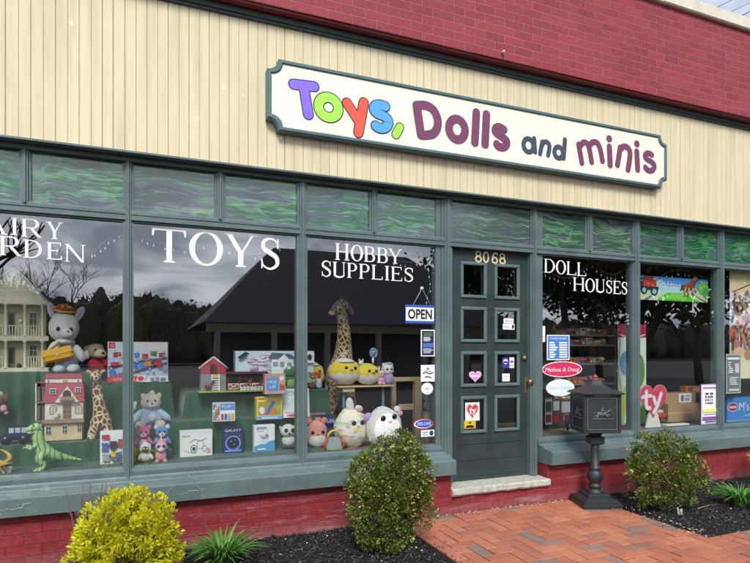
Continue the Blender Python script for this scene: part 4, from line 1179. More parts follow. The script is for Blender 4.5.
def heartpts(n, cx=.5, cy=.5, s=1.0):
    P = []
    for i in range(n):
        t = 2*math.pi*i/n; x = 16*math.sin(t)**3; y = 13*math.cos(t)-5*math.cos(2*t)-2*math.cos(3*t)-math.cos(4*t)
        P.append((cx + s*x/33.0, cy + s*(y+2.4)/29.5))
    return P
TY = [('s',[(.24,.80),(.235,.45),(.27,.32),(.36,.31)],.115,'fbfbf8'),('s',[(.10,.64),(.22,.66),(.40,.67)],.10,'fbfbf8'),('s',[(.50,.62),(.56,.44),(.62,.38)],.115,'fbfbf8'),('s',[(.76,.72),(.62,.36),(.50,.18)],.115,'fbfbf8')]
rt = random.Random(21)
def busy(n, x0, y0, x1, y1, pal, sz, kinds='er'):
    out = []
    for _ in range(n):
        x = rt.uniform(x0, x1); y = rt.uniform(y0, y1); a = sz*rt.uniform(.4, 1.2); b = sz*rt.uniform(.4, 1.2); c = rt.choice(pal)
        out.append(('e', x, y, a, b, c) if rt.choice(kinds) == 'e' else ('r', x-a, y-b, x+a, y+b, c))
    return out
ZF = ZD+.004

# ================================================================== left window
# large white doll house with two storey porch
Yh = .80; ZB = 1.24
def hx(u): return X(u, Yh)
def hz(v): return at(20, v, Yh).z
hb = at(5, 372, Yh); HO = thing('doll_house', (hb.x, Yh, ZB), 'large cream doll house with tall columned porch and gable', 'doll house')
CR = plain('d9d5bd', .5); CRD = plain('b9b493', .6); WIN_D = plain('4a4a4c', .3)
x0, x1 = hx(-36), hx(48)
mb = MB(); mb.box(x0+.02, x1-.02, Yh+.07, Yh+.36, ZB, hz(300), CRD, .003); mb.build('wall', HO)
mb = MB(); ap = (hx(15.5), hz(268.5)); mb.prism([(x0-.01, hz(303)), (x1+.012, hz(303)), ap], Yh-.005, Yh+.36, CR)
for s, e in ((x0-.016, 1), (x1+.018, 1)):
    n_ = Vector((ap[0]-s, 0, ap[1]-hz(303))); L_ = n_.length
    mb.tube([(s, Yh-.012, hz(303.5)), (ap[0], Yh-.012, ap[1]+.004)], .009, CR, 6)
for q in (.22, .28, .34, .42, .5, .58, .66, .74, .82): 
    zz = hz(303)+ (ap[1]-hz(303))*q; f = 1-q; mb.box(ap[0]-(ap[0]-x0)*f+.02, ap[0]+(x1-ap[0])*f-.02, Yh-.007, Yh-.004, zz, zz+.0025, CRD)
mb.build('roof', HO, None)
for va, vb_ in ((299.5,304.5),(336,341),(368,372)):
    mb = MB(); mb.box(x0, x1+.006, Yh-.01, Yh+.08, hz(vb_), hz(va), CR, .003); mb.build('porch_floor', HO)
for u in (-31, -14, 5.7, 24.9, 42.4):
    for va, vb_ in ((304,336),(341,368)):
        mb = MB(); cx = hx(u); r_ = .012; mb.lathe((cx, Yh+.004, hz(vb_)-.002), [(r_*1.5,0),(r_*1.5,.008),(r_,.012),(r_*.9,(hz(va)-hz(vb_))-.01),(r_*1.4,(hz(va)-hz(vb_))-.004),(r_*1.4,(hz(va)-hz(vb_))+.004)], CR, 14); mb.build('column', HO)
for va, vb_ in ((325.5,336),(357,368)):
    for ua, ub in ((-29,3.6),(7.8,22.8),(27,40.3)):
        if vb_ == 368 and ua == 7.8: continue
        mb = MB(); mb.box(hx(ua), hx(ub), Yh+.001, Yh+.007, hz(va)-.004, hz(va)+.002, CR, .001); nn = max(3, int((ub-ua)/2.6))
        for q in range(nn): xx = hx(ua+(ub-ua)*(q+.5)/nn); mb.box(xx-.003, xx+.003, Yh+.002, Yh+.006, hz(vb_)-.001, hz(va)-.003, CR)
        mb.build('railing', HO)
def hwin(parent, xa, xb, za, zb, yf, fm, gm, cols=2, rws=3, nm='window'):
    mb = MB(); t_ = (xb-xa)*.1; mb.box(xa, xb, yf-.006, yf+.002, za, zb, fm, .001); mb.box(xa+t_, xb-t_, yf-.0068, yf, za+t_, zb-t_, gm)
    for q in range(1, cols): xx = xa+t_+(xb-xa-2*t_)*q/cols; mb.box(xx-.0012, xx+.0012, yf-.008, yf-.005, za+t_, zb-t_, fm)
    for q in range(1, rws): zz = za+t_+(zb-za-2*t_)*q/rws; mb.box(xa+t_, xb-t_, yf-.0076, yf-.005, zz-.0012, zz+.0012, fm)
    return mb.build(nm, parent)
yw = Yh+.07
def hx2(u): return at(u, 330, yw).x
def hz2(v): return at(20, v, yw).z
for va, vb_ in ((312,330),(344.5,362)): hwin(HO, hx2(29.5), hx2(37.5), hz2(vb_), hz2(va), yw, CR, WIN_D); hwin(HO, hx2(-26), hx2(-18), hz2(vb_), hz2(va), yw, CR, WIN_D)
for va, vb_ in ((312.5,335),(347,367)):
    mb = MB(); mb.box(hx2(8), hx2(15), yw-.006, yw+.002, hz2(vb_), hz2(va), plain('7d7461', .5), .002); mb.box(hx2(9.2), hx2(13.8), yw-.008, yw, hz2(vb_)+.03, hz2(va)-.015, WIN_D, .002); mb.build('door', HO)
mb = MB(); mb.lathe((hx2(20.5), yw, hz2(321)), [(.006,0),(.012,.004),(.012,.008),(.004,.01)], WHITE, 12, Euler((math.pi/2,0,0)).to_matrix()); mb.build('wall_lamp', HO)
mb = MB(); mb.ell((hx2(19.5), yw-.02, hz(366)), (.016,.014,.022), plain('3b3b35', .5)); mb.build('porch_urn', HO)

# white lilac rabbit with straw hat and yellow bag
lc = Loc(66, 371.5, Y=.78)
RB = soft('plush_rabbit', 'lilac white plush rabbit in pale blue dungarees with flowered straw hat', 'plush toy', lc, [
    ('head','ebe7f3',(-1.5,44,4),(15,16,13)), ('muzzle','e6e2f2',(3,38,15),(6,5,4)),
    ('body','b9cbe6',(1,16,0),(13,16,10)), ('leg','c6d4ea',(-6,3,5),(7,5,9)), ('leg','c6d4ea',(8,3,5),(7,5,9)),
    ('arm','ebe7f3',(-11,22,8),(6,9,6),20), ('arm','ebe7f3',(14,18,6),(5,9,5),-25),
    ('ear','ebe7f3',(-13.5,60,2),(4.5,9,3),-18), ('ear','ebe7f3',(13.5,58,2),(4.5,8,3),28), ('inner_ear','d7b9d4',(-13.2,60,4),(2.6,6.5,2.2),-18), ('inner_ear','d7b9d4',(13.2,58,4),(2.6,6,2.2),28),
    ('eye','eye',(-5.5,42,16),(2.1,2.2,1.6)), ('eye','eye',(6.8,41.5,15.5),(1.9,2.1,1.6)), ('nose','c79aae',(4,40,19),(1.3,1,1)), ('collar','dfe7f4',(0,30,6),(10,3.4,9))])
lc2 = Loc(64, 371.5, Y=.78)
t = thing('straw_hat', tuple(lc2.p(1,60,4)), 'straw hat with red and yellow trim on the rabbit head', 'hat')
mb = MB(); mb.lathe(lc2.p(1,60.5,4), [(10.5*lc.k,0),(11*lc.k,.006),(7*lc.k,.012),(6.4*lc.k,.04),(3*lc.k,.052),(.002,.054)], plain('d9a83a', .8), 22, Euler((.25,.12,0)).to_matrix()); mb.build('brim', t)
mb = MB(); mb.lathe(lc2.p(1,61.6,4), [(7.9*lc.k,0),(8.2*lc.k,.006),(7.3*lc.k,.024),(6.6*lc.k,.03)], plain('9a2f22', .7), 22, Euler((.25,.12,0)).to_matrix())
for a in range(9): mb.ell(lc2.p(1+8*math.cos(a*.7), 63+1.5*math.sin(a*.7), 4+7*math.sin(a*.7)), (.012,.012,.01), plain(('c43a2a','e8c23c','7a3a1a')[a % 3], .7), 8, 6)
mb.build('hat_band', t)
t = thing('handbag', tuple(lc.p(-4,14,16)), 'bright yellow handbag held by the plush rabbit', 'handbag')
mb = MB(); A = Matrix.Translation(lc.p(-6,17,14)) @ Matrix.Rotation(R(-14), 4, 'Y'); mb.box(-.105,.105,-.03,.03,-.05,.05, plain('e0a92c', .45), .016, A); mb.build('bag_body', t)
mb = MB(); mb.box(-.105,.105,-.034,-.029,-.0,.05, plain('edbc48', .45), .004, A); mb.box(-.012,.012,-.037,-.033,-.01,.01, BRASSP, .002, A); mb.build('flap', t)
mb = MB(); mb.tube(catmull([tuple(lc.p(-15,21,15)), tuple(lc.p(0,33,12)), tuple(lc.p(5,31,8)), tuple(lc.p(6,16,14))], 6), .006, plain('d39a26', .5), 6); mb.build('strap', t)

# tan hound plush with red cap
soft('plush_hound', 'tan plush dog in a red jacket beside the train set box', 'plush toy', Loc(98, 374, Y=.86), [
    ('body','b3253a',(-1,9,0),(10,9,7),18), ('head','a39178',(-2,22,3),(9,7,7)), ('muzzle','cbbca0',(3,20,9),(6,4.5,5)), ('ear','7a6a55',(-10,22,3),(4,6.5,2.5),-15), ('ear','d8d3cc',(-11,19,6),(3.4,4.4,2.4)),
    ('eye','eye',(-2,24,9.5),(1.2,1.3,1)), ('nose','eye',(6,21,13),(1.7,1.3,1.2)), ('cap','8f8373',(-2,27,2),(8,3,6)), ('arm','b3253a',(8,12,4),(4,7,4),-50), ('paw','cfcac4',(12,20,3),(3,4,3))])
# train set box
carton('train_set_box', 'wide train set box printed with tracks, above the giraffe', 'toy box', 107, 168.5, 341.5, 382.5, .10, 'aebfd4', [
    ('r',.02,.60,.98,.98,'c9d3e2'),('r',.03,.83,.13,.97,'c02a34'),('t','G',.08,.86,.08,'C',.05,'f4f4f0'),('r',.55,.80,.98,.97,'dde4ee'),
    ('p',[(.02,.40),(.5,.52),(.98,.62),(.98,.56),(.5,.46),(.02,.32)],'59647a'),('p',[(.3,.22),(.98,.5),(.98,.43),(.38,.18)],'4e5870'),
    ('r',.10,.62,.22,.74,'b23b3f'),('r',.26,.66,.40,.80,'7d97b5'),('r',.44,.60,.52,.72,'4d79b8'),('r',.56,.58,.66,.70,'c94a3c'),('r',.70,.66,.80,.76,'5b7f57'),('r',.84,.62,.94,.72,'a53d48'),
    *busy(70,.04,.22,.96,.80,('5d6f8f','8fa3bd','b04048','d9dee6','6f8a6a','41506e','c9a070','a8b8cc'),.018,'r'),('r',.06,.42,.2,.5,'b8323a'),('r',.24,.46,.36,.55,'c9ced8'),('r',.42,.34,.5,.46,'3a6db3'),('r',.51,.36,.6,.49,'4f86cc'),('r',.61,.40,.7,.52,'d28a3a'),('r',.71,.44,.78,.55,'8f2f36'),
    ('e',.09,.24,.06,.1,'3f68b0'),('e',.2,.3,.05,.07,'97a5b8'),('e',.84,.46,.05,.09,'b7343d'),('e',.93,.36,.04,.07,'7f93b0'),
    ('r',.012,.012,.60,.16,'c22a33'),('t','CITY TRAIN',.10,.06,.055,'L',.34,'f4f4f0'),('p',[(.60,.012),(.66,.16),(.99,.16),(.99,.012)],'e4e4ea'),('p',[(.46,.02),(.5,.18),(.62,.18),(.6,.02)],'d8dce6'),('e',.54,.1,.05,.06,'c22a33'),
    ('r',.70,.03,.76,.12,'7789a5'),('r',.78,.03,.84,.13,'8a8f9c'),('r',.86,.03,.95,.11,'6b7f95')], Y=.79, side=printm('8f2a30'))
# red roofed doll house
Yr = .46; Zr = .726
rb = at(60, 441, Yr)
def rx(u): return at(u, 410, Yr).x
def rz_(v): return at(60, v, Yr).z + (Zr - rb.z)
RH = thing('doll_house', (rb.x, Yr, Zr), 'cream doll house with red mansard roof and little balcony', 'doll house')
CW = plain('e6dfd2', .5); RD = plain('a5404f', .5); TN = plain('d9c49a', .6); BR = plain('a08872', .6); RBR = m_simple('tiny shingles', 'a8414f', .6, 60, .2, .002, 220)
mb = MB(); mb.box(rx(44), rx(82), Yr+.01, Yr+.20, Zr, rz_(422), TN, .002); mb.build('ground_floor', RH)
mb = MB(); mb.box(rx(44.5), rx(83), Yr+.012, Yr+.20, rz_(421.8), rz_(402.5), CW, .002); mb.build('wall', RH)
mb = MB(); mb.box(rx(42), rx(84.5), Yr-.02, Yr+.02, rz_(423.4), rz_(421.2), BR, .002); mb.box(rx(42.2), rx(84.2), Yr-.02, Yr-.015, rz_(421.0), rz_(419.2), BR); mb.build('porch_floor', RH)
mb = MB(); za, zb_ = rz_(402.4), rz_(383.5)
mb.add([(rx(43),Yr-.004,za),(rx(84.5),Yr-.004,za),(rx(82.5),Yr+.035,zb_),(rx(45),Yr+.035,zb_),(rx(43),Yr+.21,za),(rx(84.5),Yr+.21,za),(rx(82.5),Yr+.18,zb_),(rx(45),Yr+.18,zb_)], [(0,1,2,3),(1,5,6,2),(5,4,7,6),(4,0,3,7),(3,2,6,7),(0,4,5,1)], RBR); mb.build('roof', RH)
mb = MB(); mb.box(rx(44.5), rx(81.5), Yr+.03, Yr+.18, zb_+.001, rz_(378.6), CW, .002); mb.build('attic_wall', RH)
mb = MB(); za2, zb2 = rz_(378.5), rz_(374.5); mb.add([(rx(43.5),Yr+.02,za2),(rx(82.5),Yr+.02,za2),(rx(81),Yr+.05,zb2),(rx(45),Yr+.05,zb2),(rx(43.5),Yr+.19,za2),(rx(82.5),Yr+.19,za2),(rx(81),Yr+.16,zb2),(rx(45),Yr+.16,zb2)], [(0,1,2,3),(1,5,6,2),(5,4,7,6),(4,0,3,7),(3,2,6,7),(0,4,5,1)], RBR); mb.build('roof', RH)
mb = MB(); mb.prism([(rx(55), rz_(402.6)), (rx(79), rz_(402.6)), (rx(67.5), rz_(386.5))], Yr-.016, Yr+.05, CW); mb.build('gable', RH)
mb = MB(); pl = Plane(mb, (0, Yr-.016, 0)); cx, cz = rx(67.2), rz_(397); pl.P(ellipse(cx, cz+.02, .028, .030), plain('4c4036', .6)); pl.P(rect(cx-.028, cz-.02, cx+.028, cz+.02), plain('4c4036', .6)); mb.build('arched_opening', RH)
mb = MB(); mb.box(cx-.045, cx+.045, Yr-.04, Yr-.016, rz_(400.8), rz_(400), BR); mb.box(cx-.045, cx+.045, Yr-.042, Yr-.036, rz_(400), rz_(396.6), BR); mb.build('balcony', RH)
for ua, ub, va, vb_ in ((49.5,56,388.6,394.6),(75,81,388,393.4)): hwin(RH, rx(ua), rx(ub), rz_(vb_), rz_(va), Yr+.008, CW, WIN_D, 2, 2)
for ua, ub, va, vb_ in ((45.5,51.5,426,434.6),(62,67.5,426,434),(77,81.5,424.6,433)): hwin(RH, rx(ua), rx(ub), rz_(vb_), rz_(va), Yr+.01, WHITE, WIN_D, 2, 2)
for u in (47, 62.5, 65, 77): hwin(RH, rx(u), rx(u+1.8), rz_(382.4), rz_(380), Yr+.03, CW, BR, 1, 1)
mb = MB(); mb.box(rx(62.5), rx(71), Yr+.004, Yr+.014, rz_(419), rz_(404.6), BR, .002)
for i in range(2):
    for j in range(3): mb.box(rx(63.4+i*3.8), rx(66.4+i*3.8), Yr+.0015, Yr+.008, rz_(418-j*4.4), rz_(414.6-j*4.4), plain('7c6652', .6), .001)
mb.build('door', RH)
for u in (53, 78.5):
    mb = MB(); pl = Plane(mb, (0, Yr+.011, 0)); pl.P(ellipse(rx(u), rz_(408.5), .026, .026), BR); pl.P(rect(rx(u)-.026, rz_(415), rx(u)+.026, rz_(408.5)), BR); pl.P(ellipse(rx(u), rz_(408.5), .018, .018), plain('c9c4bb', .4)); pl.P(rect(rx(u)-.018, rz_(414.5), rx(u)+.018, rz_(408.5)), plain('c9c4bb', .4)); pl.P(rect(rx(u)-.002, rz_(414.5), rx(u)+.002, rz_(405)), BR); mb.build('window', RH)
for vv, zt_ in ((0,0),):     # open side wing at the left
    mb = MB(); mb.box(rx(34.5), rx(36), Yr+.03, Yr+.2, rz_(421.5), rz_(383), CW, .001); mb.box(rx(34.5), rx(44.4), Yr+.18, Yr+.2, rz_(421.5), rz_(383), CW, .001)
    for va in (421.5, 403, 383.5): mb.box(rx(34.4), rx(44.45), Yr+.03, Yr+.2, rz_(va), rz_(va-1), BR if va > 390 else RD)
    for (ua, ub) in ((36.5,39.6),(41,43.8)):
        for va, vb_ in ((387,402),(406,420)): mb.box(rx(ua), rx(ub), Yr+.028, Yr+.182, rz_(vb_), rz_(va), plain('6b6258', .6), .004)
    mb.build('side_wing', RH)
soft('toy_cat', 'tiny white cat figure on the porch of the red roofed doll house', 'figurine', Loc(56, 418, Y=Yr-.012), [('body','e9e9ec',(0,2,0),(2.4,2.2,1)), ('head','f0f0f2',(2,4.6,.6),(1.7,1.7,1)), ('tail','e9e9ec',(-3,1.4,0),(1.6,.8,.6)), ('ear','e4e4e8',(1.2,6.4,.6),(.5,.8,.4)), ('ear','e4e4e8',(2.9,6.3,.6),(.5,.8,.4))])

# small giraffe plush
lc = Loc(99, 440, Y=.50); t = thing('plush_giraffe', tuple(lc.base), 'small spotted plush giraffe beside the red roofed doll house', 'plush toy')
mb = MB(); mb.tube([lc.p(*p) for p in catmull([(2,14,-2),(2,22,0),(1,30,1),(-1,44,1),(-2,58,1),(-3,64,1)], 5)], [q*lc.k*.88 for q in ([9,10.5,11.5,11.5,10.5,9.5]+[9.2,8.6,8,7.4,7]+[6.8,6.4,6,5.8,5.6]+[5.4,5.2,5,4.9,4.8]+[4.7,4.6,4.6,4.8,5])], GIRAFFE, 16); mb.build('body', t)
mb = MB(); mb.tube([lc.p(-3,66,0), lc.p(-3,65,5), lc.p(-3,62,9), lc.p(-3,60,11)], [q*lc.k for q in (4.6,5.6,4.2,2.6)], GIRAFFE, 14); mb.build('head', t)
for s in (-1, 1):
    mb = MB(); mb.tube([lc.p(-3+s*2.4,69,1), lc.p(-3+s*3,73.5,1), lc.p(-3+s*3,74.6,1)], [1.2*lc.k,1.1*lc.k,1.5*lc.k], plushm('6b4422'), 8); mb.build('horn', t)
    mb = MB(); mb.ell(lc.p(-3+s*7,68.5,1), (3*lc.kx,1*lc.k,1.6*lc.k), plushm('c9a36a'), 10, 8, (0, -s*.5, 0)); mb.build('ear', t)
    mb = MB(); mb.ell(lc.p(-3+s*3.2,66.5,6.4), (1*lc.kx,.8*lc.k,1.1*lc.k), BLACKM, 8, 6); mb.build('eye', t)
    mb = MB(); mb.tube([lc.p(s*6+2,14,3), lc.p(s*9+2,6,6), lc.p(s*8+1,1.5,9)], [4.4*lc.k,3.8*lc.k,3.6*lc.k], GIRAFFE, 12); mb.build('leg', t)

# dinosaur: one continuous tapering body
lc = Loc(42, 470, Z=ZF); DG = NT('green dinosaur skin')
w_ = DG.n('ShaderNodeTexWave'); w_.inputs['Scale'].default_value = 9; w_.inputs['Distortion'].default_value = 7; w_.inputs['Detail'].default_value = 2; DG.l(DG.obj(), w_.inputs['Vector'])
sp_ = DG.n('ShaderNodeSeparateXYZ'); DG.l(DG.obj(), sp_.inputs[0])
v_ = DG.ramp(DG.noise(14, 3), [(.3, lin('86b45a')), (.7, lin('c0dc9c'))]); v_ = DG.mix(DG.ramp(w_.outputs[1], [(.80, (0,)*3), (.92, (.8,)*3)]), v_, lin('2f6a6a')); DG.pbr(v_, .4, DG.bump(DG.noise(60, 3), .002, .6)); DG = DG.m
t = thing('toy_dinosaur', tuple(lc.base), 'standing green toy dinosaur with a long tail', 'toy figure')
def tp(mb, pts, rs, mat, seg=12, n=5):
    q = catmull([tuple(lc.p(*p)) for p in pts], n); m = len(pts)-1
    rr = [rs[min(i//n, m-1)] + (rs[min(i//n+1, m)] - rs[min(i//n, m-1)])*((i % n)/n) for i in range(len(q)-1)] + [rs[-1]]
    mb.tube(q, [a*lc.k for a in rr], mat, seg)
mb = MB(); tp(mb, [(40,7,-3),(28,10,-2),(16,13,0),(6,17,1),(0,22,2),(-3,31,3),(-3,37,3),(-5,41.5,3)], [.6,2.2,4.4,6.6,7,5,4,3.6], DG, 16); mb.build('body', t)
mb = MB(); tp(mb, [(-1,42.5,3),(-5,43.5,4),(-10,42.5,5),(-15,41,6)], [3.6,4.4,3.2,1.6], DG, 14); mb.build('head', t)
mb = MB(); tp(mb, [(-5,40,4),(-10,38.6,5),(-14,38.6,6)], [2.2,1.6,.9], DG, 10); mb.build('jaw', t)
for s in (-1, 1):
    mb = MB(); mb.ell(lc.p(-6.5,45,4+s*3.4), (1*lc.kx,.9*lc.k,1*lc.k), BLACKM, 8, 6); mb.build('eye', t)
    mb = MB(); tp(mb, [(2,18,2+s*4),(-1,12,3+s*5),(3,6,2+s*5),(-1,1.2,3+s*5),(-7,.9,5+s*5)], [5.2,4.2,2.6,2,1.2], DG, 12); mb.build('leg', t)
    mb = MB(); tp(mb, [(-4,27,3+s*4),(-9,23.5,5+s*5),(-14,25,6+s*5),(-16,24.4,6+s*5)], [2.2,1.7,1.2,.8], DG, 8); mb.build('arm', t)
# blue toy car with figures
lc = Loc(17, 443, Y=.44); t = thing('toy_car', tuple(lc.base), 'dark blue toy estate car with small white figures inside', 'toy car'); NB = plain('232a52', .25)
k = lc.k
mb = MB(); mb.box(lc.p(-17,0).x, lc.p(13,0).x, Yr-.04, Yr+.05, lc.p(0,3).z, lc.p(0,9).z, NB, .012); mb.build('body', t)
mb = MB(); pts = [(-11,9),(11,9),(9,16.5),(-7,16.5)]; mb.prism([(lc.p(a,b).x, lc.p(a,b).z) for a, b in pts], Yr-.03, Yr+.04, NB); mb.build('cabin', t)
for a in (-8, -1.6, 4.8): mb = MB(); mb.box(lc.p(a,0).x, lc.p(a+5.2,0).x, Yr-.0315, Yr-.029, lc.p(0,10.2).z, lc.p(0,15.4).z, plain('b9c2cf', .2)); mb.build('window', t)
for a in (-11, 7):
    for y in (-.042, .05): mb = MB(); mb.lathe((lc.p(a,0).x, Yr+y+.01, lc.p(0,3.4).z), [(.027,0),(.03,.005),(.03,.015),(.027,.02)], BLACKM, 16, Euler((math.pi/2,0,0)).to_matrix()); mb.build('wheel', t)
mb = MB(); mb.box(lc.p(-18,0).x, lc.p(-16.6,0).x, Yr-.04, Yr+.05, lc.p(0,3.4).z, lc.p(0,6).z, plain('c7ccd2', .25), .003); mb.build('bumper', t)
for i, a in enumerate((18, 23)):
    soft('toy_figure', ('small white and blue animal figure behind the toy car','small white animal figure next to the green dinosaur head')[i], 'figurine', Loc(17+a, 442, Y=.45), [('body','ccd3e4',(0,4,0),(2.6,4,2)),('head','eeeef2',(0,10,0),(2.4,2.6,2)),('ear','eeeef2',(-1.6,12.6,0),(.8,1.4,.7)),('ear','eeeef2',(1.6,12.6,0),(.8,1.4,.7)),('leg','a8b2cc',(-1.3,.8,.5),(1,1,1)),('leg','a8b2cc',(1.3,.8,.5),(1,1,1))])
# boxed toy by the mullion, wing dinosaur and small plush at the left edge
carton('craft_box', 'white box with red, blue and black pictures behind the mullion', 'toy box', 100, 124, 431, 464, .06, 'dfe3ec', [*busy(40,.08,.1,.92,.68,('b23a44','3e5f9c','33363f','8f99ab','d8b040','e8eaf0'),.05,'r'),('r',.08,.76,.4,.9,'b23a44'),('r',.1,.4,.35,.65,'3e5f9c'),('r',.42,.45,.7,.7,'33363f'),('r',.75,.5,.95,.75,'a8483f'),('r',.1,.1,.4,.32,'8f99ab'),('r',.5,.08,.9,.36,'4b5d86'),('e',.55,.3,.1,.08,'d8b040')], Z=ZF, side=printm('cfd4de'))
lc = Loc(3, 473, Z=ZF); t = thing('toy_pterosaur', tuple(lc.base), 'tan toy flying reptile at the bottom left corner', 'toy figure'); YD = plain('c9a24a', .5)
mb = MB(); tp(mb, [(-14,8,0),(-6,11,2),(0,10,3),(5,12,4)], [1,3,3,1.6], YD); mb.build('body', t)
mb = MB(); tp(mb, [(4,12,4),(8,15,4),(5,20,3),(-2,24,2)], [1.8,2.4,1.6,.5], YD); mb.build('head', t)
for s in (-1, 1): mb = MB(); mb.add([lc.p(-4,11,3), lc.p(4,10,3), lc.p(13,9+s*3,4+s*9), lc.p(-2,7+s*2,4+s*9)], [(0,1,2,3)], YD); mb.build('wing', t)
for s in (-1, 1): mb = MB(); tp(mb, [(-2,9,3+s*2),(0,4,4+s*2),(3,.8,5+s*2)], [1.2,.9,.9], YD, 8); mb.build('leg', t)
soft('plush_puppy', 'brown and pink plush at the left edge below the cream doll house', 'plush toy', Loc(2, 414, Y=.60), [('body','4e3530',(-2,5,0),(8,7,6)),('head','6a4a3f',(0,14,2),(6.4,5.4,5)),('muzzle','d9a3a6',(3,6,6),(3.4,3.6,2)),('ear','a8c070',(-2,20,1),(4,2.6,2)),('ear','6a4a3f',(5,18,1),(2,3,1.5)),('eye','eye',(2,15,7),(1,1,1)),('paw','d8b0b0',(5,1.5,4),(2.2,2,2))])
mb = MB(); lc = Loc(9, 472, Z=ZF); mb.add([lc.p(-2,0,4), lc.p(3,.5,5), lc.p(3.5,6,3), lc.p(0,6.5,3), lc.p(-1.4,3,3.4)], [(0,1,2,3,4)], printm('eceef0')); tag(mb.build('price_tag', loc=tuple(lc.base)), 'small folded white price tag near the bottom left corner', 'tag')

# ================================================================== second window
soft('plush_bird', 'grey tan plush bear in a pale blue top, seated on the green cloth', 'plush toy', Loc(151, 428.5, Y=.46), [
    ('body','a9c4da',(0,13,0),(12.5,11,8)), ('head','cfc6ba',(0,27,3),(10,8.6,8)), ('muzzle','e9e2da',(1,24.5,9),(4.6,3.6,3.4)), ('tuft','d8d0c4',(1,35,1),(3,3.2,2.4),15),
    ('leg','c9bfb2',(-10,4,6),(6,4.6,7)), ('leg','c9bfb2',(9,4,6),(6,4.6,7)), ('arm','a9c4da',(-13,13,3),(4,8,4),35), ('arm','a9c4da',(13,13,3),(4,8,4),-48), ('paw','cfc6ba',(17,11,3),(2.6,2.4,2.4)),
    ('eye','eye',(-3.4,28.5,10.2),(1,1.2,.8)), ('eye','eye',(4,28.5,10.2),(1,1.2,.8)), ('nose','7f6a64',(1,26,12.5),(1.5,1,1)), ('ear','cfc6ba',(-8,33,1),(2.6,2.6,2)), ('ear','cfc6ba',(8,33,1),(2.6,2.6,2)), ('patch','d7e5f0',(1,12,7.5),(4,4,1.5))])
soft('plush_lamb', 'cream plush half hidden behind the mullion by the blue topped bear', 'plush toy', Loc(130, 425, Y=.50), [('body','dcd6cc',(0,6,0),(6,7,5)),('head','e6e1d8',(1,18,1),(5.4,5.4,4.6)),('ear','cfc7bb',(-4,22,1),(2,2.4,1.4)),('ear','cfc7bb',(5.4,21,1),(2,2.4,1.4)),('eye','eye',(2.6,18.6,5),(.9,.9,.7)),('leg','d2cbc0',(3,1.6,4),(2.6,2.4,3))])
def bear(u, v, body, tum, label, s=1.0, c=0, ear=None):
    return soft('plush_bear', label, 'plush toy', Loc(u, v, Y=.27), [
        ('body',body,(0,7*s,c),(5.6*s,6.6*s,5*s)), ('head',body,(0,17.5*s,c+1),(6.6*s,5.8*s,5.4*s)), ('muzzle',tum,(0,15.6*s,c+5.4*s),(3.2*s,2.5*s,2.4*s)), ('tummy',tum,(0,7*s,c+3.4*s),(3.8*s,4.4*s,2.4*s)),
        ('ear',ear or body,(-5.6*s,22.4*s,c),(2.6*s,2.6*s,1.6*s)), ('ear',ear or body,(5.6*s,22.4*s,c),(2.6*s,2.6*s,1.6*s)), ('eye','eye',(-2.4*s,18.6*s,c+6*s),(.9*s,1.1*s,.7*s)), ('eye','eye',(2.4*s,18.6*s,c+6*s),(.9*s,1.1*s,.7*s)), ('nose','b04468',(0,16.6*s,c+7.6*s),(1.1*s,.8*s,.7*s)),
        ('arm',body,(-6.4*s,9*s,c+2),(2.2*s,4.4*s,2.2*s),28), ('arm',body,(6.4*s,9*s,c+2),(2.2*s,4.4*s,2.2*s),-28), ('leg',body,(-4*s,2*s,c+4*s),(2.8*s,2.4*s,3.4*s)), ('leg',body,(4*s,2*s,c+4*s),(2.8*s,2.4*s,3.4*s))])
mb = MB(); bx_ = Loc(152, 450, Y=.27); mb.box(bx_.p(-18,0).x, bx_.p(20,0).x, .21, .33, ZF-.01, bx_.base.z+.002, CLOTH, .01); tag(mb.build('riser', loc=(bx_.base.x,.29,ZF)), 'low cloth covered riser under the pink and blue bears', 'riser')
bear(143.5, 450, 'd76a9c', 'f0dbe2', 'pink plush bear at the back of the plush cluster by the mullion', 1.0, 0, None)
bear(162, 449.5, '4f86c0', 'e2e8ee', 'blue plush bear at the back of the plush cluster', 1.0, 0, 'b9cde0')
soft('plush_lamb', 'white plush lamb with a black face, in front of the pink bear', 'plush toy', Loc(145.5, 462.5, Z=ZF), [('body','e9e6e2',(0,6.5,0),(6,6.2,5)),('head','ece9e6',(0,14.8,2),(6,5.6,5)),('face','26242a',(0,14,5.4),(3.6,3.6,2.6)),('ear','26242a',(-6.6,15,2),(2.6,1.4,1.2),-20),('ear','26242a',(6.6,15,2),(2.6,1.4,1.2),20),('eye','c9d8e8',(-1.6,15,7.6),(.9,1,.6)),('eye','c9d8e8',(1.6,15,7.6),(.9,1,.6)),('leg','26242a',(-4,1.8,4),(2,1.8,2.4)),('leg','26242a',(4,1.8,4),(2,1.8,2.4)),('arm','e9e6e2',(-5.6,6,3),(2,3.4,2),30),('arm','e9e6e2',(5.6,6,3),(2,3.4,2),-30)])
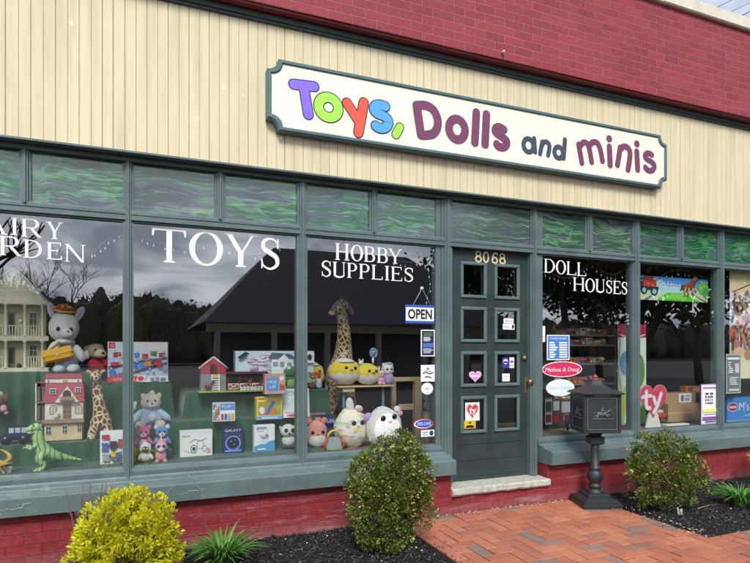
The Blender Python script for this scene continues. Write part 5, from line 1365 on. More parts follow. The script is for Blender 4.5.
soft('plush_unicorn', 'pink plush unicorn with big eyes, in front of the blue bear', 'plush toy', Loc(161, 462, Z=ZF), [('body','d98aa8',(0,6.4,0),(5.6,6.2,5)),('head','e6a3ba',(0,15.6,2),(5.8,5.4,5)),('muzzle','f2d6de',(0,13.4,6),(3.2,2.4,2)),('eye','eye',(-2.6,16.4,6.4),(1.4,1.6,.8)),('eye','eye',(2.6,16.4,6.4),(1.4,1.6,.8)),('horn','e8d9a8',(0,23,2),(1,3.2,1)),('ear','d98aa8',(-4.2,21.4,1),(1.5,2.4,1),-20),('ear','d98aa8',(4.2,21.4,1),(1.5,2.4,1),20),('leg','d98aa8',(-4,1.8,4),(2.3,2,2.6)),('leg','d98aa8',(4,1.8,4),(2.3,2,2.6)),('mane','9b86c8',(3.6,19,-1),(2.4,4,2))])
soft('plush_fox', 'small orange plush peeping past the mullion at the cloth edge', 'plush toy', Loc(133, 464, Z=ZF), [('body','b8722c',(-1,4,0),(4,4,3)),('head','c98538',(0,9,1),(3.4,3.2,3)),('ear','a8611f',(-2,12,1),(1,1.6,.8)),('ear','a8611f',(2,12,1),(1,1.6,.8)),('eye','eye',(1.4,9.6,3.8),(.7,.7,.5))])
carton('drawing_set_box', 'white box with grey line drawings at the front of the cloth', 'toy box', 180, 212.5, 430.5, 456.5, .07, 'e3e6ea', [('r',.02,.88,.98,.98,'cfd6dc'),('t','DRAW',.07,.74,.10,'L',.24,'3b4148'),('o',.42,.30,.09,.14,.03,'59626b'),('e',.42,.30,.05,.08,'3c4248'),('o',.62,.45,.10,.16,.02,'8b949c'),('s',[(.3,.55),(.45,.66),(.62,.6),(.78,.68)],.025,'8b949c'),('o',.75,.3,.06,.12,.02,'8b949c'),('s',[(.15,.25),(.3,.18),(.5,.14)],.02,'9aa3aa'),('r',.82,.12,.93,.3,'c9a0a0')], Z=ZF, side=printm('d4d9de'), turn=2)
carton('planetarium_box', 'dark blue galaxy kit box with a glowing dome picture', 'toy box', 223, 243, 427, 453.2, .06, '223064', [('r',.03,.78,.97,.97,'161f45'),('t','GALAXY',.5,.82,.10,'C',.8,'c9d6f4'),('e',.5,.38,.36,.27,'3f5fae'),('e',.5,.40,.3,.22,'101838'),('o',.5,.38,.36,.27,.03,'8fb0ec'),('e',.4,.46,.03,.02,'e6efff'),('e',.6,.5,.02,.015,'e6efff'),('e',.55,.34,.03,.02,'a4bcf0'),('r',.1,.06,.9,.13,'6f8fd8'),('e',.15,.7,.02,.015,'ffffff'),('e',.82,.66,.02,.015,'ffffff')], Z=ZF, side=printm('1b2650'))
carton('science_kit_box', 'white and sky blue kit box with a small robot picture', 'toy box', 254, 275, 425, 451.8, .06, 'e8edf0', [('p',[(.01,.01),(.99,.01),(.99,.42),(.5,.34),(.01,.22)],'4f97cf'),('r',.1,.84,.6,.93,'7d97ae'),('r',.1,.75,.45,.80,'a8b9c8'),('e',.52,.52,.16,.12,'a9b8c6'),('e',.48,.38,.18,.1,'c7d2dc'),('s',[(.3,.6),(.45,.5),(.7,.58)],.03,'5f7488'),('e',.6,.62,.06,.05,'54708f'),('r',.15,.08,.55,.14,'d7e8f4')], Z=ZF, side=printm('cdd8e0'), turn=3)
soft('plush_seal', 'white plush pup with big eyes on a small black base', 'plush toy', Loc(288.5, 448, Z=ZF), [('body','dfe9ec',(0,8,0),(6.6,7,5.6)),('head','e6eef0',(-1,17.5,2),(7.6,6.6,6)),('eye','eye',(-4,18.6,7.4),(1.9,2.1,1.2)),('eye','eye',(2.4,18.6,7.4),(1.9,2.1,1.2)),('nose','eye',(-1,15.4,8.4),(1.3,.9,.8)),('ear','cfdde2',(-7.6,20,0),(1.6,3,1.2),-25),('ear','cfdde2',(5.6,20,0),(1.6,3,1.2),25),('foot','1d1e22',(-3.4,1.6,4),(4,1.8,4)),('foot','1d1e22',(4,1.6,4),(4,1.8,4))])
# middle row
Zm = .834
carton('cube_puzzle_box', 'box printed with coloured tile puzzles at the left of the middle row', 'toy box', 212.5, 235, 403, 421.5, .09, 'd9dde4', [('r',.34,.6,.98,.97,'5f86c4'),('t','FLIP',.62,.74,.14,'C',.4,'f6f6f4'),('r',.02,.05,.32,.97,'8f9db4')] + [('r',.04+.07*i,.1+.14*j,.10+.07*i,.21+.14*j,('c0424a','d8b23e','4a7dba','5f9a55','e4e4e6')[(i*2+j*3) % 5]) for i in range(4) for j in range(6)] + [('r',.38+.15*i,.12,.49+.15*i,.42,('b04350','44619c','9aa2ae','c9a240')[i]) for i in range(4)], Z=Zm, side=printm('b9c2d0'), turn=-6)
carton('dino_egg_box', 'yellow window box of toy dinosaurs with a blue lower edge', 'toy box', 256.5, 282.5, 397, 419.6, .08, 'd9c05a', [('r',.0,.0,1,.16,'6aa5d0'),('r',.06,.2,.94,.84,'a8913a'),('p',[(.02,.80),(.35,.80),(.42,1),(.02,1)],'e9d34a'),('r',.06,.88,.3,.96,'b8542c'),('e',.2,.42,.10,.16,'dce8ee'),('s',[(.4,.3),(.5,.5),(.62,.72)],.14,'3a62b0'),('e',.64,.74,.07,.08,'3a62b0'),('e',.66,.34,.11,.13,'d07a34'),('e',.84,.48,.08,.2,'8bb544'),('e',.4,.3,.07,.1,'8a5aa8'),('r',.2,.05,.8,.11,'eef4f8')], Z=Zm, side=printm('cbb65c'), turn=2)
carton('tablet_box', 'white and pale blue upright box leaning beside the mullion', 'toy box', 283, 310, 388.5, 417.5, .03, 'dfe7ec', [('r',.05,.76,.95,.95,'bdd0dc'),('s',[(.1,.82),(.3,.9),(.5,.82),(.8,.9)],.03,'8aa7ba'),('r',.1,.3,.9,.7,'cfe0ea'),('s',[(.2,.4),(.4,.6),(.6,.45),(.8,.62)],.02,'9dbbd0'),('e',.35,.08,.2,.04,'c9444c'),('r',.1,.16,.5,.2,'a9b9c4')], Z=Zm, side=printm('ccd8de'), lean=8)
# top row
Zt = 1.049
lc = Loc(234, 392, Z=Zt); BN = thing('toy_barn', tuple(lc.base), 'wooden toy barn with red gable, grey stone wall and stable stalls', 'toy barn')
def bp(a, b): p = lc.p(a, b); return (p.x, p.z)
Yb = lc.Y; STN = m_simple('printed stone', '8d9096', .6, 90, .6, .001, 60); BRD = plain('a83a4a', .5); BW = plain('e8e6e0', .5)
xA, xB, xC = lc.p(-32.5,0).x, lc.p(-8,0).x, lc.p(34,0).x
mb = MB(); mb.box(xA-.02, xC+.01, Yb-.04, Yb+.16, Zt, Zt+.012, plain('9fb84a', .6), .003); mb.build('base', BN)
mb = MB(); mb.box(xA, xB, Yb, Yb+.14, Zt+.0125, lc.p(0,18).z, STN); mb.build('stone_wall', BN)
mb = MB(); mb.prism([bp(-32.5,18.2), bp(-8,18.2), bp(-8,25), bp(-20,34), bp(-32.5,25)], Yb-.001, Yb+.14, BRD); mb.build('gable', BN)
mb = MB()
for a, b in (((-34.5,23.6),(-20,35)), ((-20,35),(-6,23.6))): mb.tube([lc.p(a[0],a[1],0)+Vector((0,y,0)) for y in (0,)] + [lc.p(b[0],b[1],0)], .009, plain('d9c6c0', .5), 6)
A_, B_, C_ = lc.p(-34,24.4), lc.p(-20,35.2), lc.p(-6.4,24.4)
mb.add([A_, B_, B_+Vector((0,.16,0)), A_+Vector((0,.16,0)), C_, C_+Vector((0,.16,0))], [(0,1,2,3),(1,4,5,2)], BRD); mb.build('roof', BN)
mb = MB(); pl = Plane(mb, (0, Yb-.001, 0)); q = bp(-20,18.6); pl.P(rect(q[0]-.03, q[1], q[0]+.03, q[1]+.05)+ellipse(q[0], q[1]+.05, .03, .03), plain('5a1d24', .6), each=True); mb.build('loft_opening', BN)
for a in (-22.5, -15.5): mb = MB(); mb.box(lc.p(a,0).x, lc.p(a+1.4,0).x, Yb-.006, Yb-.0005, Zt+.013, lc.p(0,18).z, BW); mb.build('post', BN)
mb = MB()
for i in range(6): mb.box(lc.p(-21,0).x, lc.p(-15.6,0).x, Yb-.005, Yb-.001, lc.p(0,3+i*2.3).z, lc.p(0,3.9+i*2.3).z, BW)
mb.box(lc.p(-21,0).x, lc.p(-15.6,0).x, Yb-.007, Yb-.0012, lc.p(0,15).z, lc.p(0,17.6).z, plain('d9c43c', .5)); mb.build('ladder', BN)
mb = MB(); mb.box(xB+.004, xC, Yb+.03, Yb+.14, Zt+.0125, lc.p(0,19).z, plain('5f2c2a', .6)); mb.build('stable_wall', BN)
mb = MB(); mb.box(xB+.002, xC+.008, Yb-.004, Yb+.15, lc.p(0,17.6).z, lc.p(0,20).z, plain('4f3330', .6), .003); mb.build('stable_roof', BN)
for a in (-5.4, 6.6, 18.6):
    mb = MB(); mb.box(lc.p(a,0).x, lc.p(a+11,0).x, Yb+.022, Yb+.029, lc.p(0,2.4).z, lc.p(0,8.2).z, BRD); xx0, xx1 = lc.p(a+.3,0).x, lc.p(a+10.6,0).x; z0_, z1_ = lc.p(0,2.6).z, lc.p(0,8).z
    for p, q in (((xx0,z0_),(xx1,z1_)),((xx0,z1_),(xx1,z0_)),((xx0,z1_),(xx1,z1_)),((xx0,z0_),(xx1,z0_)),((xx0,z0_),(xx0,z1_)),((xx1,z0_),(xx1,z1_))): mb.tube([(p[0],Yb+.019,p[1]),(q[0],Yb+.019,q[1])], .0035, BW, 4)
    mb.build('stall_door', BN)
    mb = MB(); mb.box(lc.p(a+1,0).x, lc.p(a+10,0).x, Yb+.024, Yb+.0295, lc.p(0,9.6).z, lc.p(0,16.4).z, plain('2a1c1c', .6)); mb.build('stall_opening', BN)
mb = MB()
for i in range(8): mb.box(lc.p(6+i*3.6,0).x, lc.p(6.9+i*3.6,0).x, Yb-.036, Yb-.03, Zt+.012, lc.p(0,5.4).z, BW)
for b in (2.2, 4.2): mb.box(lc.p(5.4,0).x, lc.p(33,0).x, Yb-.0375, Yb-.031, lc.p(0,b).z, lc.p(0,b+.9).z, BW)
mb.build('fence', BN)
for i, (a, hcol) in enumerate(((-25, '7a4a30'), (12, '8a5a3c'), (24, '6a4430'))):
    soft('toy_horse', ('brown toy horse beside the barn ladder','chestnut toy horse behind the white fence rail','dark bay toy horse in front of the last stall')[i], 'figurine', Loc(234+a, 391.4, Y=Yb-.022), [('body',hcol,(0,5,0),(3.2,1.8,1.2)),('neck',hcol,(2.6,8,0),(1.1,2.6,.9),30),('head',hcol,(4.2,10,0),(1.8,1,.8),25),('leg',hcol,(-2,2,0),(.6,2.2,.6)),('leg',hcol,(2,2,0),(.6,2.2,.6)),('tail','3a2418',(-3.6,5,0),(.7,2,.5))])
carton('dollhouse_kit_box', 'large pale blue box showing a grey doll house and blossom tree', 'toy box', 235, 314, 349.5, 382, .09, 'b9cbd8', [('r',.01,.3,.99,.99,'c2d2dd'),*busy(60,.14,.3,.42,.9,('d3bccb','c6aebf','b9c2cc','e2d2dc'),.035,'e'),('s',[(.28,.1),(.28,.4),(.26,.6)],.03,'8f8790'),('p',[(.40,.78),(.45,.95),(.68,.9),(.76,.75),(.72,.72),(.44,.74)],'4f5c70'),('r',.44,.30,.72,.74,'cfd8de'),('p',[(.52,.72),(.60,.9),(.68,.70)],'e0e6ea'),('r',.46,.52,.52,.66,'7f8fa4'),('r',.55,.5,.60,.66,'7f8fa4'),('r',.64,.5,.69,.64,'7f8fa4'),('r',.44,.45,.74,.49,'eef2f4'),('r',.47,.3,.49,.46,'eef2f4'),('r',.57,.3,.59,.46,'eef2f4'),('r',.70,.3,.72,.46,'eef2f4'),('p',[(.02,.80),(.12,.98),(.17,.92),(.06,.74)],'303a48'),('r',.86,.62,.99,.98,'e8eaec'),('e',.93,.80,.03,.1,'30363e'),('r',.0,.0,1,.28,'8fa99a')], Z=Zt+.06, Y=yon(270,392,Zt)+.22, side=printm('9fb2c0'))
carton('game_box', 'pink and blue game box standing at the right end of the barn', 'toy box', 264.5, 285.5, 374, 394, .07, 'c99a9c', [('r',.02,.70,.98,.97,'b98a8f'),('r',.12,.16,.66,.80,'4f8fd0'),('t','MIX',.38,.52,.16,'C',.4,'f6f6f2'),('t','UP',.38,.28,.16,'C',.3,'f6f6f2'),('e',.82,.78,.12,.12,'e6e0d4'),('r',.72,.2,.95,.5,'a4584e'),('r',.8,.45,.92,.62,'c9b04a'),('r',.3,.86,.55,.98,'86b068')], Z=Zt, side=printm('a87f84'))
soft('plush_frog', 'dark green plush with round eyes behind the mullion', 'plush toy', Loc(291, 390, Z=Zt), [('body','3b6a44',(0,8,0),(8,8,6)),('head','467a4c',(0,18,1),(7.4,6,5.4)),('eye','e6e6da',(-3,22,4),(2,2,1.4)),('eye','e6e6da',(4,22,4),(2,2,1.4)),('belly','8fae6a',(0,7,4.6),(5,5,2)),('arm','3b6a44',(-7,8,3),(2.4,5,2.4),20),('leg','3b6a44',(-5,2,4),(4,2.4,4)),('leg','3b6a44',(5,2,4),(4,2.4,4))])

# ================================================================== third window
def zig(lc, r, top, n, mat, parent, seg=48):
    """lower egg shell with a zigzag rim around an ellipsoid body of radii r centred at (0, r1)"""
    mb = MB(); vs = []; fs = []; rings = 8
    for j in range(seg):
        ph = 2*math.pi*j/seg; zt_ = top + (.12 if (j % 4) in (0,) else (-.10 if (j % 4) == 2 else .01))
        for i in range(rings+1):
            cz = -1 + (zt_+1)*i/rings; rr = math.sqrt(max(0, 1-cz*cz))
            vs.append(lc.p(r[0]*1.04*rr*math.cos(ph), r[1]+r[1]*1.03*cz, r[2]*1.04*rr*math.sin(ph)))
    for j in range(seg):
        for i in range(rings): a = j*(rings+1)+i; b = ((j+1) % seg)*(rings+1)+i; fs.append((a, b, b+1, a+1))
    mb.add(vs, fs, mat, True); return mb.build('egg_shell', parent)
def chick(u, v, Y, r, label, hat=True):
    lc = Loc(u, v, Y=Y)
    t = soft('plush_chick', label, 'plush toy', lc, [('body','e9c93a',(0,r[1],0),r),('eye','eye',(-r[0]*.10,r[1]*1.30,r[2]*.93),(1.5,1.7,1)),('eye','eye',(r[0]*.50,r[1]*1.28,r[2]*.84),(1.5,1.7,1)),('beak','d9822e',(r[0]*.22,r[1]*1.16,r[2]*.98),(1.7,1.1,1.3))])
    zig(lc, r, -.15, 12, plushm('eceaf0'), t)
    if hat:
        mb = MB(); mb.lathe(lc.p(0, r[1]*1.72, 0), [(r[0]*.66*lc.k,0),(r[0]*.60*lc.k,r[1]*.12*lc.k),(r[0]*.35*lc.k,r[1]*.26*lc.k),(.003,r[1]*.32*lc.k)], plushm('eceaf0'), 20); mb.build('egg_cap', t)
    return t
ST = Loc(364, 385, Y=.50); Zs = ST.base.z
TB = thing('display_stand', (ST.base.x, .50, ZD), 'small wooden stand on two grey blue legs in the third window', 'stand')
xa, xb = X(337, .42), X(393, .42)
mb = MB(); mb.box(xa, xb, .38, .66, Zs-.014, Zs, WOOD, .003); mb.build('shelf', TB)
mb = MB(); mb.box(X(341,.45), X(353,.45), .40, .62, Zs-.055, Zs-.0145, WOOD, .003); mb.build('bracket', TB)
for u in (343.5, 383): mb = MB(); xx = X(u,.46); mb.box(xx-.010, xx+.010, .45, .47, ZD, Zs-.0145 if u > 350 else Zs-.056, plain('6f8a9c', .5), .002); mb.build('leg', TB)
chick(344.5, 384.5, .46, (15.5,13,11), 'large yellow chick plush in a cracked white eggshell, left on the stand')
chick(367.5, 384.5, .46, (12,10.5,9), 'smaller yellow chick plush in a cracked eggshell, right on the stand', False)
soft('plush_bunny', 'pink plush bunny at the right end of the stand', 'plush toy', Loc(381, 384.5, Y=.44), [('body','dba0b8',(0,4,0),(3.6,4.2,3)),('head','e6b6c8',(0,10.4,1),(3.6,3.4,3)),('ear','e6b6c8',(-1.8,15.4,0),(1,3.2,.8)),('ear','e6b6c8',(1.8,15.4,0),(1,3.2,.8)),('eye','eye',(-1.2,11,4),(.6,.7,.5)),('eye','eye',(1.4,11,4),(.6,.7,.5)),('leg','dba0b8',(-2,1,2),(1.6,1.2,2)),('leg','dba0b8',(2,1,2),(1.6,1.2,2))])
soft('plush_owl', 'cream and lilac round plush beside the pink bunny on the stand', 'plush toy', Loc(388.5, 384.5, Y=.50), [('body','b59ad0',(0,6,0),(5,6,4)),('head','ece4ea',(-1,14.6,0),(6,5.8,4.6)),('ear','d6c4dc',(-5,19.6,0),(1.6,2,1)),('ear','d6c4dc',(3,19.6,0),(1.6,2,1)),('eye','eye',(-3,15.4,4.4),(1,1.1,.6)),('eye','eye',(1.4,15.4,4.4),(1,1.1,.6)),('bow','8fc0cc',(0,21,0),(4,1.2,2))])
lc = Loc(373, 362, Y=.55); t = thing('hand_mirror', tuple(lc.base), 'small blue framed hand mirror standing behind the chicks', 'mirror')
mb = MB(); mb.tube([lc.p(0,-2,0), lc.p(0,4,0)], 1.2*lc.k, WHITE, 8); mb.build('handle', t)
mb = MB(); mb.tube([lc.p(3.4*math.cos(a*.524)+.5, 9+4.4*math.sin(a*.524), 0) for a in range(13)], 1.0*lc.k, plain('6f9ac0', .4), 8, False); mb.build('frame', t)
mb = MB(); mb.lathe(lc.p(.5,9,0), [(.001,0),(3.2*lc.k,.001),(3.2*lc.k,.003)], plain('8a97a2', .1), 20, Euler((math.pi/2,0,0)).to_matrix()); mb.build('glass', t)
soft('plush_mouse', 'tiny white plush with pink ears standing between the chicks', 'plush toy', Loc(361, 366, Y=.58), [('head','efe6e2',(0,3,0),(2.6,2.6,2)),('ear','e2a8b4',(-1.8,6,0),(1,1.3,.6)),('ear','e2a8b4',(1.8,6,0),(1,1.3,.6)),('body','efe6e2',(0,-3,0),(2.4,4,2))])
# tall giraffe
lc = Loc(337, 436, Y=.86)
lc.base.z = ZD; 
t = thing('plush_giraffe', tuple(lc.base), 'tall standing spotted giraffe behind the yellow chicks', 'plush toy')
def gp(mb, pts, rs, mat=GIRAFFE, seg=16):
    n = 5; q = catmull([tuple(lc.p(*p)) for p in pts], n); m = len(pts)-1
    rr = [rs[min(i//n, m-1)] + (rs[min(i//n+1, m)] - rs[min(i//n, m-1)])*((i % n)/n) for i in range(len(q)-1)] + [rs[-1]]
    mb.tube(q, [a*lc.k for a in rr], mat, seg)
b0 = 5      # pixels between stand point and floor
mb = MB(); gp(mb, [(4,52,-10),(4,58,-2),(3,66,4),(4,80,6),(5,98,6),(4,116,5),(1,126,5)], [8,15,14,9.4,7,5.6,5.2]); mb.build('body', t)
mb = MB(); gp(mb, [(8,132,0),(4,131,4),(-2,128,8),(-7,124,11),(-9,122,12)], [4,6.4,5.6,3.6,2.4]); mb.build('head', t)
mb = MB(); mb.ell(lc.p(-9,122.5,12), (3.2*lc.kx,3*lc.k,2.6*lc.k), plushm('e6dcc4'), 12, 8); mb.build('muzzle', t)
for s in (-1, 1):
    mb = MB(); mb.ell(lc.p(0,131.5,8+s*4.6), (2.2*lc.kx,1.5*lc.k,1.9*lc.k), plushm('f0ece2'), 12, 8); mb.ell(lc.p(-.4,131.6,9+s*5.4), (1.2*lc.kx,1*lc.k,1.1*lc.k), BLACKM, 8, 6); mb.build('eye', t)
    mb = MB(); gp(mb, [(5+s*1.5,135,3+s*2),(6+s*2,139,2+s*2),(6+s*2,140.6,2+s*2)], [1.4,1.3,1.8], plushm('5a3a1c'), 8); mb.build('horn', t)
    mb = MB(); mb.ell(lc.p(12,126 if s > 0 else 131,2+s*4), (2*lc.kx,1.4*lc.k,5.4*lc.k), plushm('9a6c3a'), 10, 8, (0, -.5, 0)); mb.build('ear', t)
    for q, (a0, a1) in enumerate(((-7,-14),(9,12))):
        mb = MB(); gp(mb, [(a0*.6+2,58,-2+s*7),(a0+2,40,-1+s*8),(a1+3,20,0+s*8),(a1+3,b0-5,1+s*8)], [7,5,4.2,4.6]); mb.build('leg', t)
        mb = MB(); mb.ell(lc.p(a1+3,b0-2.6,1+s*8), (4.8*lc.kx,5.2*lc.k,3*lc.k), plushm('4f3518'), 12, 8); mb.build('hoof', t)
# round cushions on the sill board
def lcz(u, v): return Loc(u, v, Z=ZD)
soft('plush_fox', 'square pink fox cushion with a white face', 'plush toy', lcz(316.5, 447), [('body','e3988f',(0,13,0),(10.6,13.4,7)),('face','eadbd2',(0,7.4,3.4),(8.6,7.6,4.6)),('ear','d87f7c',(-7.4,26,0),(3.2,3.6,2),-18),('ear','d87f7c',(7.4,26,0),(3.2,3.6,2),18),('eye','eye',(-5.4,15.4,6.4),(1.6,1.6,.8)),('eye','eye',(4.6,15.4,6.4),(1.6,1.6,.8)),('nose','b4545c',(-.4,13,7.2),(1.2,.9,.7)),('cheek','e8a0a0',(-1,21,5),(3,2,1))])
soft('plush_bunny', 'round pastel patchwork bunny cushion with white ears', 'plush toy', lcz(351, 447.5), [('body',PATCH,(0,19.5,0),(16.4,20,12)),('ear','e9ebee',(-2,42.6,2),(4,7.4,2.4),-8),('ear','e9ebee',(7,39,3),(4.2,3.2,2.4),30),('bow','d3a0a4',(7,38.2,5),(3,2.2,1.6)),('eye','eye',(-1,25.6,11.6),(2.3,2.5,1.2)),('eye','eye',(7.6,25.8,10.4),(2.1,2.4,1.2)),('nose','d59aa8',(3.6,22.6,12),(1.1,.9,.7))])
soft('plush_cat', 'round cream cushion animal with lilac ear and pink bow', 'plush toy', lcz(384, 447.5), [('body','ece8da',(0,20,0),(17.4,20.4,12.4)),('ear','b9a0d0',(-16.6,31.6,1),(4.6,3.6,2),-25),('ear','e6d9d6',(13,38,1),(3.6,3.2,2),25),('bow','d896ac',(14.4,34,4),(3,2.6,1.8)),('eye','eye',(-5,30.6,11),(2.5,2.8,1.2)),('eye','eye',(6,32,11),(2.4,2.7,1.2)),('muzzle','e8b7bd',(1.4,27.4,11.8),(2,1.5,1)),('paw','f2efe6',(-8,1.6,7),(3.6,1.8,3)),('paw','f2efe6',(6,1.6,7),(3.6,1.8,3))])
lc = Loc(334, 450.5, Z=ZD); t = thing('toy_purse', tuple(lc.base), 'rainbow edged toy purse in front of the patchwork bunny', 'toy purse')
mb = MB(); mb.prism([(lc.p(-8.5,0).x, ZD+.001), (lc.p(8.5,0).x, ZD+.001), (lc.p(6.6,13).x, lc.p(0,13).z), (lc.p(-6.6,13).x, lc.p(0,13).z)], lc.Y, lc.Y+.05, plain('a9b0b4', .5)); mb.build('bag_body', t)
for s, cc in ((-1,'d8503f'),(1,'d8503f')): mb = MB(); mb.tube([lc.p(s*8.6,.8,1), lc.p(s*9.2,6,1), lc.p(s*6.8,13.4,1)], 1.3*lc.k, plain(cc, .5), 8); mb.build('side_trim', t)
mb = MB(); mb.tube([lc.p(-8,1,1.4), lc.p(0,.8,1.6), lc.p(8,1,1.4)], 1.1*lc.k, plain('6fae5a', .5), 8); mb.build('lower_trim', t)
mb = MB(); mb.tube([lc.p(6.6*math.cos(a*math.pi/10), 13+7*math.sin(a*math.pi/10), .6) for a in range(11)], 1.2*lc.k, plain('d9c24a', .5), 8); mb.build('handle', t)
mb = MB(); mb.tube([lc.p(11,1,2), lc.p(18,1,4), lc.p(26,1.4,2)], [1*lc.k,1.3*lc.k,.6*lc.k], plain('c0424a', .5), 8); tag(mb.build('skipping_rope', loc=tuple(lc.p(18,0))), 'short red rope handle lying beside the toy purse', 'rope')
carton('puzzle_box', 'dark blue puzzle box behind the pink fox, on its side', 'toy box', 322, 337, 415, 434, .08, '262a56', [('r',.08,.55,.9,.85,'4a4f80'),('t','FUN',.5,.6,.16,'C',.6,'cfd2e6'),('r',.1,.12,.7,.3,'6a3f70')], Y=.36, side=printm('1d2146'))
carton('puzzle_box', 'mauve and black puzzle box leaning behind the pink fox', 'toy box', 310, 325, 413, 430, .06, '8a7076', [('r',.1,.4,.9,.9,'3b2f3a'),('r',.2,.55,.8,.75,'c98a94'),('r',.1,.1,.6,.25,'d0c4c0')], Y=.40, side=printm('6a5458'))
for (u0,u1,vt,vb,Yq) in ((306,341,430,447,.44),):
    mb = MB(); xa_, xb_ = X(u0,Yq), X(u1,Yq); mb.box(xa_, xb_, .30, .60, ZD, at(320,433.5,.36).z, CLOTH, .006); tag(mb.build('riser', loc=((xa_+xb_)/2,.45,ZD)), 'low cloth covered riser behind the pink fox cushion', 'riser')
chick(311, 388, .80, (13,13,9), 'yellow chick plush in an eggshell partly behind the mullion')
soft('plush_bear', 'small brown plush bear in front of the half hidden chick', 'plush toy', Loc(312, 389, Y=.66), [('body','8a5a34',(0,5,0),(3.6,5,3)),('head','95643c',(0,13,1),(3.6,3.4,3)),('ear','8a5a34',(-2.8,16,1),(1.2,1.2,.8)),('ear','8a5a34',(2.8,16,1),(1.2,1.2,.8)),('muzzle','c9a274',(0,12.2,3.6),(1.6,1.3,1)),('eye','eye',(-1.2,13.8,3.8),(.5,.5,.4)),('eye','eye',(1.2,13.8,3.8),(.5,.5,.4))])
soft('toy_gnome', 'tiny gnome with red hat and blue coat by the mullion', 'figurine', Loc(319, 389, Y=.62), [('body','a8bcd6',(0,4,0),(3,4,2.6)),('head','e2c2ac',(0,9,0),(2,2,1.8)),('hat','b8323a',(0,14,0),(1.9,4.6,1.6)),('beard','eceae6',(0,7.4,1.6),(1.6,2,1)),('nose','d9a48c',(0,9,2),(.6,.6,.5))])
mb = MB(); xa_, xb_ = X(309,.7), X(324,.7); zz = at(315,389,.66).z; mb.box(xa_-.06, xb_+.02, .58, .98, ZD, zz-.002, CLOTH, .01); tag(mb.build('riser', loc=((xa_+xb_)/2,.78,ZD)), 'tall green draped riser beside the giraffe leg', 'riser')
# pine rack at the right of the third window
RK = thing('pine_rack', (X(405,.95), .95, ZD), 'pale pine rack with an upright post and two rails', 'rack')
mb = MB(); mb.box(X(414.6,.9), X(421.5,.9), .88, .95, .20, at(418,378,.9).z, WOOD, .004); mb.build('post', RK)
mb = MB(); zz = at(405,377,.93).z; mb.box(X(388,1.0), X(423,.9), .89, .94, zz-.045, zz, WOOD, .004); mb.build('rail', RK)
mb = MB(); zz = at(405,404,.93).z; mb.box(X(395,1.0), X(414,.9), .90, .93, zz-.06, zz, WOOD, .004); mb.build('rail', RK)
mb = MB(); mb.box(X(392,1.25), X(396,1.25), 1.24, 1.29, .2, at(394,377,1.25).z, WOOD, .004); mb.build('post', RK)
soft('plush_elephant', 'grey blue plush hanging on the pine rack near the door', 'plush toy', Loc(429, 411, Y=.25), [('body','75858d',(0,6,0),(5,6,3)),('head','7d8e96',(0,13,1),(4.6,4,3)),('ear','6a7a82',(-4.4,14,0),(2,2.8,1)),('ear','6a7a82',(4.2,14,0),(2,2.8,1)),('eye','eye',(-1.6,14,3.6),(.7,.7,.5)),('eye','eye',(1.8,14,3.6),(.7,.7,.5)),('arm','6a7a82',(-4,6,1.6),(1.6,3.6,1.4),25),('arm','6a7a82',(4,6,1.6),(1.6,3.6,1.4),-25)])
mb = MB(); q = Loc(429, 411, Y=.25); mb.box(q.p(-6,0).x, q.p(5.4,0).x, .215, .30, ZD, q.base.z-.001, WOODB, .003); tag(mb.build('display_post', loc=(q.base.x,.26,ZD)), 'brown post under the grey blue plush by the door', 'post')

# ---- cards and stickers on the glass of the third window
OPN = thing('open_sign', tuple(at(419.5, 324, .018)), 'white OPEN sign with blue border on a cord from a suction cup', 'sign')
Yo = .018; x0, x1 = X(405,Yo), X(434.3,Yo); z0, z1 = at(420,323.6,Yo).z, at(420,305,Yo).z
mb = MB(); mb.box(x0, x1, Yo-.004, Yo, z0, z1, printm('2c52a0'), .002); pl = Plane(mb, (x0, Yo-.004, z0), lift=.0003); w, h = x1-x0, z1-z0
shapes(pl, w, h, [('r',.025,.14,.975,.86,'f6f6f2')]); pl.P(text2d('OPEN', w*.5, h*.26, h*.5, 'C', w*.82, 0, .03), printm('15171c')); mb.build('board', OPN)
cup = at(422, 288.4, Yo)
mb = MB(); mb.tube([(x0+w*.27, Yo-.003, z1-.003), tuple(cup), (x0+w*.88, Yo-.003, z1-.003)], .0016, VINYL, 5); mb.build('cord', OPN)
mb = MB(); mb.lathe(cup, [(.016,-.004),(.016,.001),(.008,.006),(.006,.012)], plain('d7dcdc', .2), 16, Euler((math.pi/2,0,0)).to_matrix()); mb.build('suction_cup', OPN)
Yg = GY-.0012
lines = lambda x0, x1, y0, y1, n, c: [('r', x0 + rt.uniform(0,.06), y1-(y1-y0)*(i+.6)/n, x1 - rt.uniform(0,.25), y1-(y1-y0)*(i)/n, c) for i in range(n)]
sheet('event_flyer', 'dark flyer with pale frame below the OPEN sign', 'flyer', 420.8, 434.6, 329.8, 356.4, Yg, [('r',.07,.04,.93,.96,'1f2a3c'),('r',.2,.75,.8,.9,'44664a')]+lines(.16,.84,.55,.72,3,'c9d2da')+[('r',.12,.34,.88,.5,'4a63a8')]+lines(.14,.9,.1,.3,4,'aab6d0'), 'dcdcd6')
sheet('notice', 'white notice with handwritten lines under the dark flyer', 'notice', 420.8, 434.6, 365, 381.6, Yg, [('s',[(.15,.5),(.4,.55),(.6,.46),(.85,.54)],.07,'44484e'),('s',[(.3,.26),(.5,.3),(.72,.24)],.07,'44484e'),('r',.4,.72,.6,.84,'6f8a6a'),('r',.2,.62,.8,.66,'8a8f94')], 'e8ecec')
sheet('round_sticker', 'round white sticker below the handwritten notice', 'sticker', 421.2, 433, 382.8, 394.6, Yg, [('r',.3,.42,.7,.5,'9aa0a4'),('r',.36,.56,.64,.62,'b4b9bc')], 'f2f2ee', 'oval')
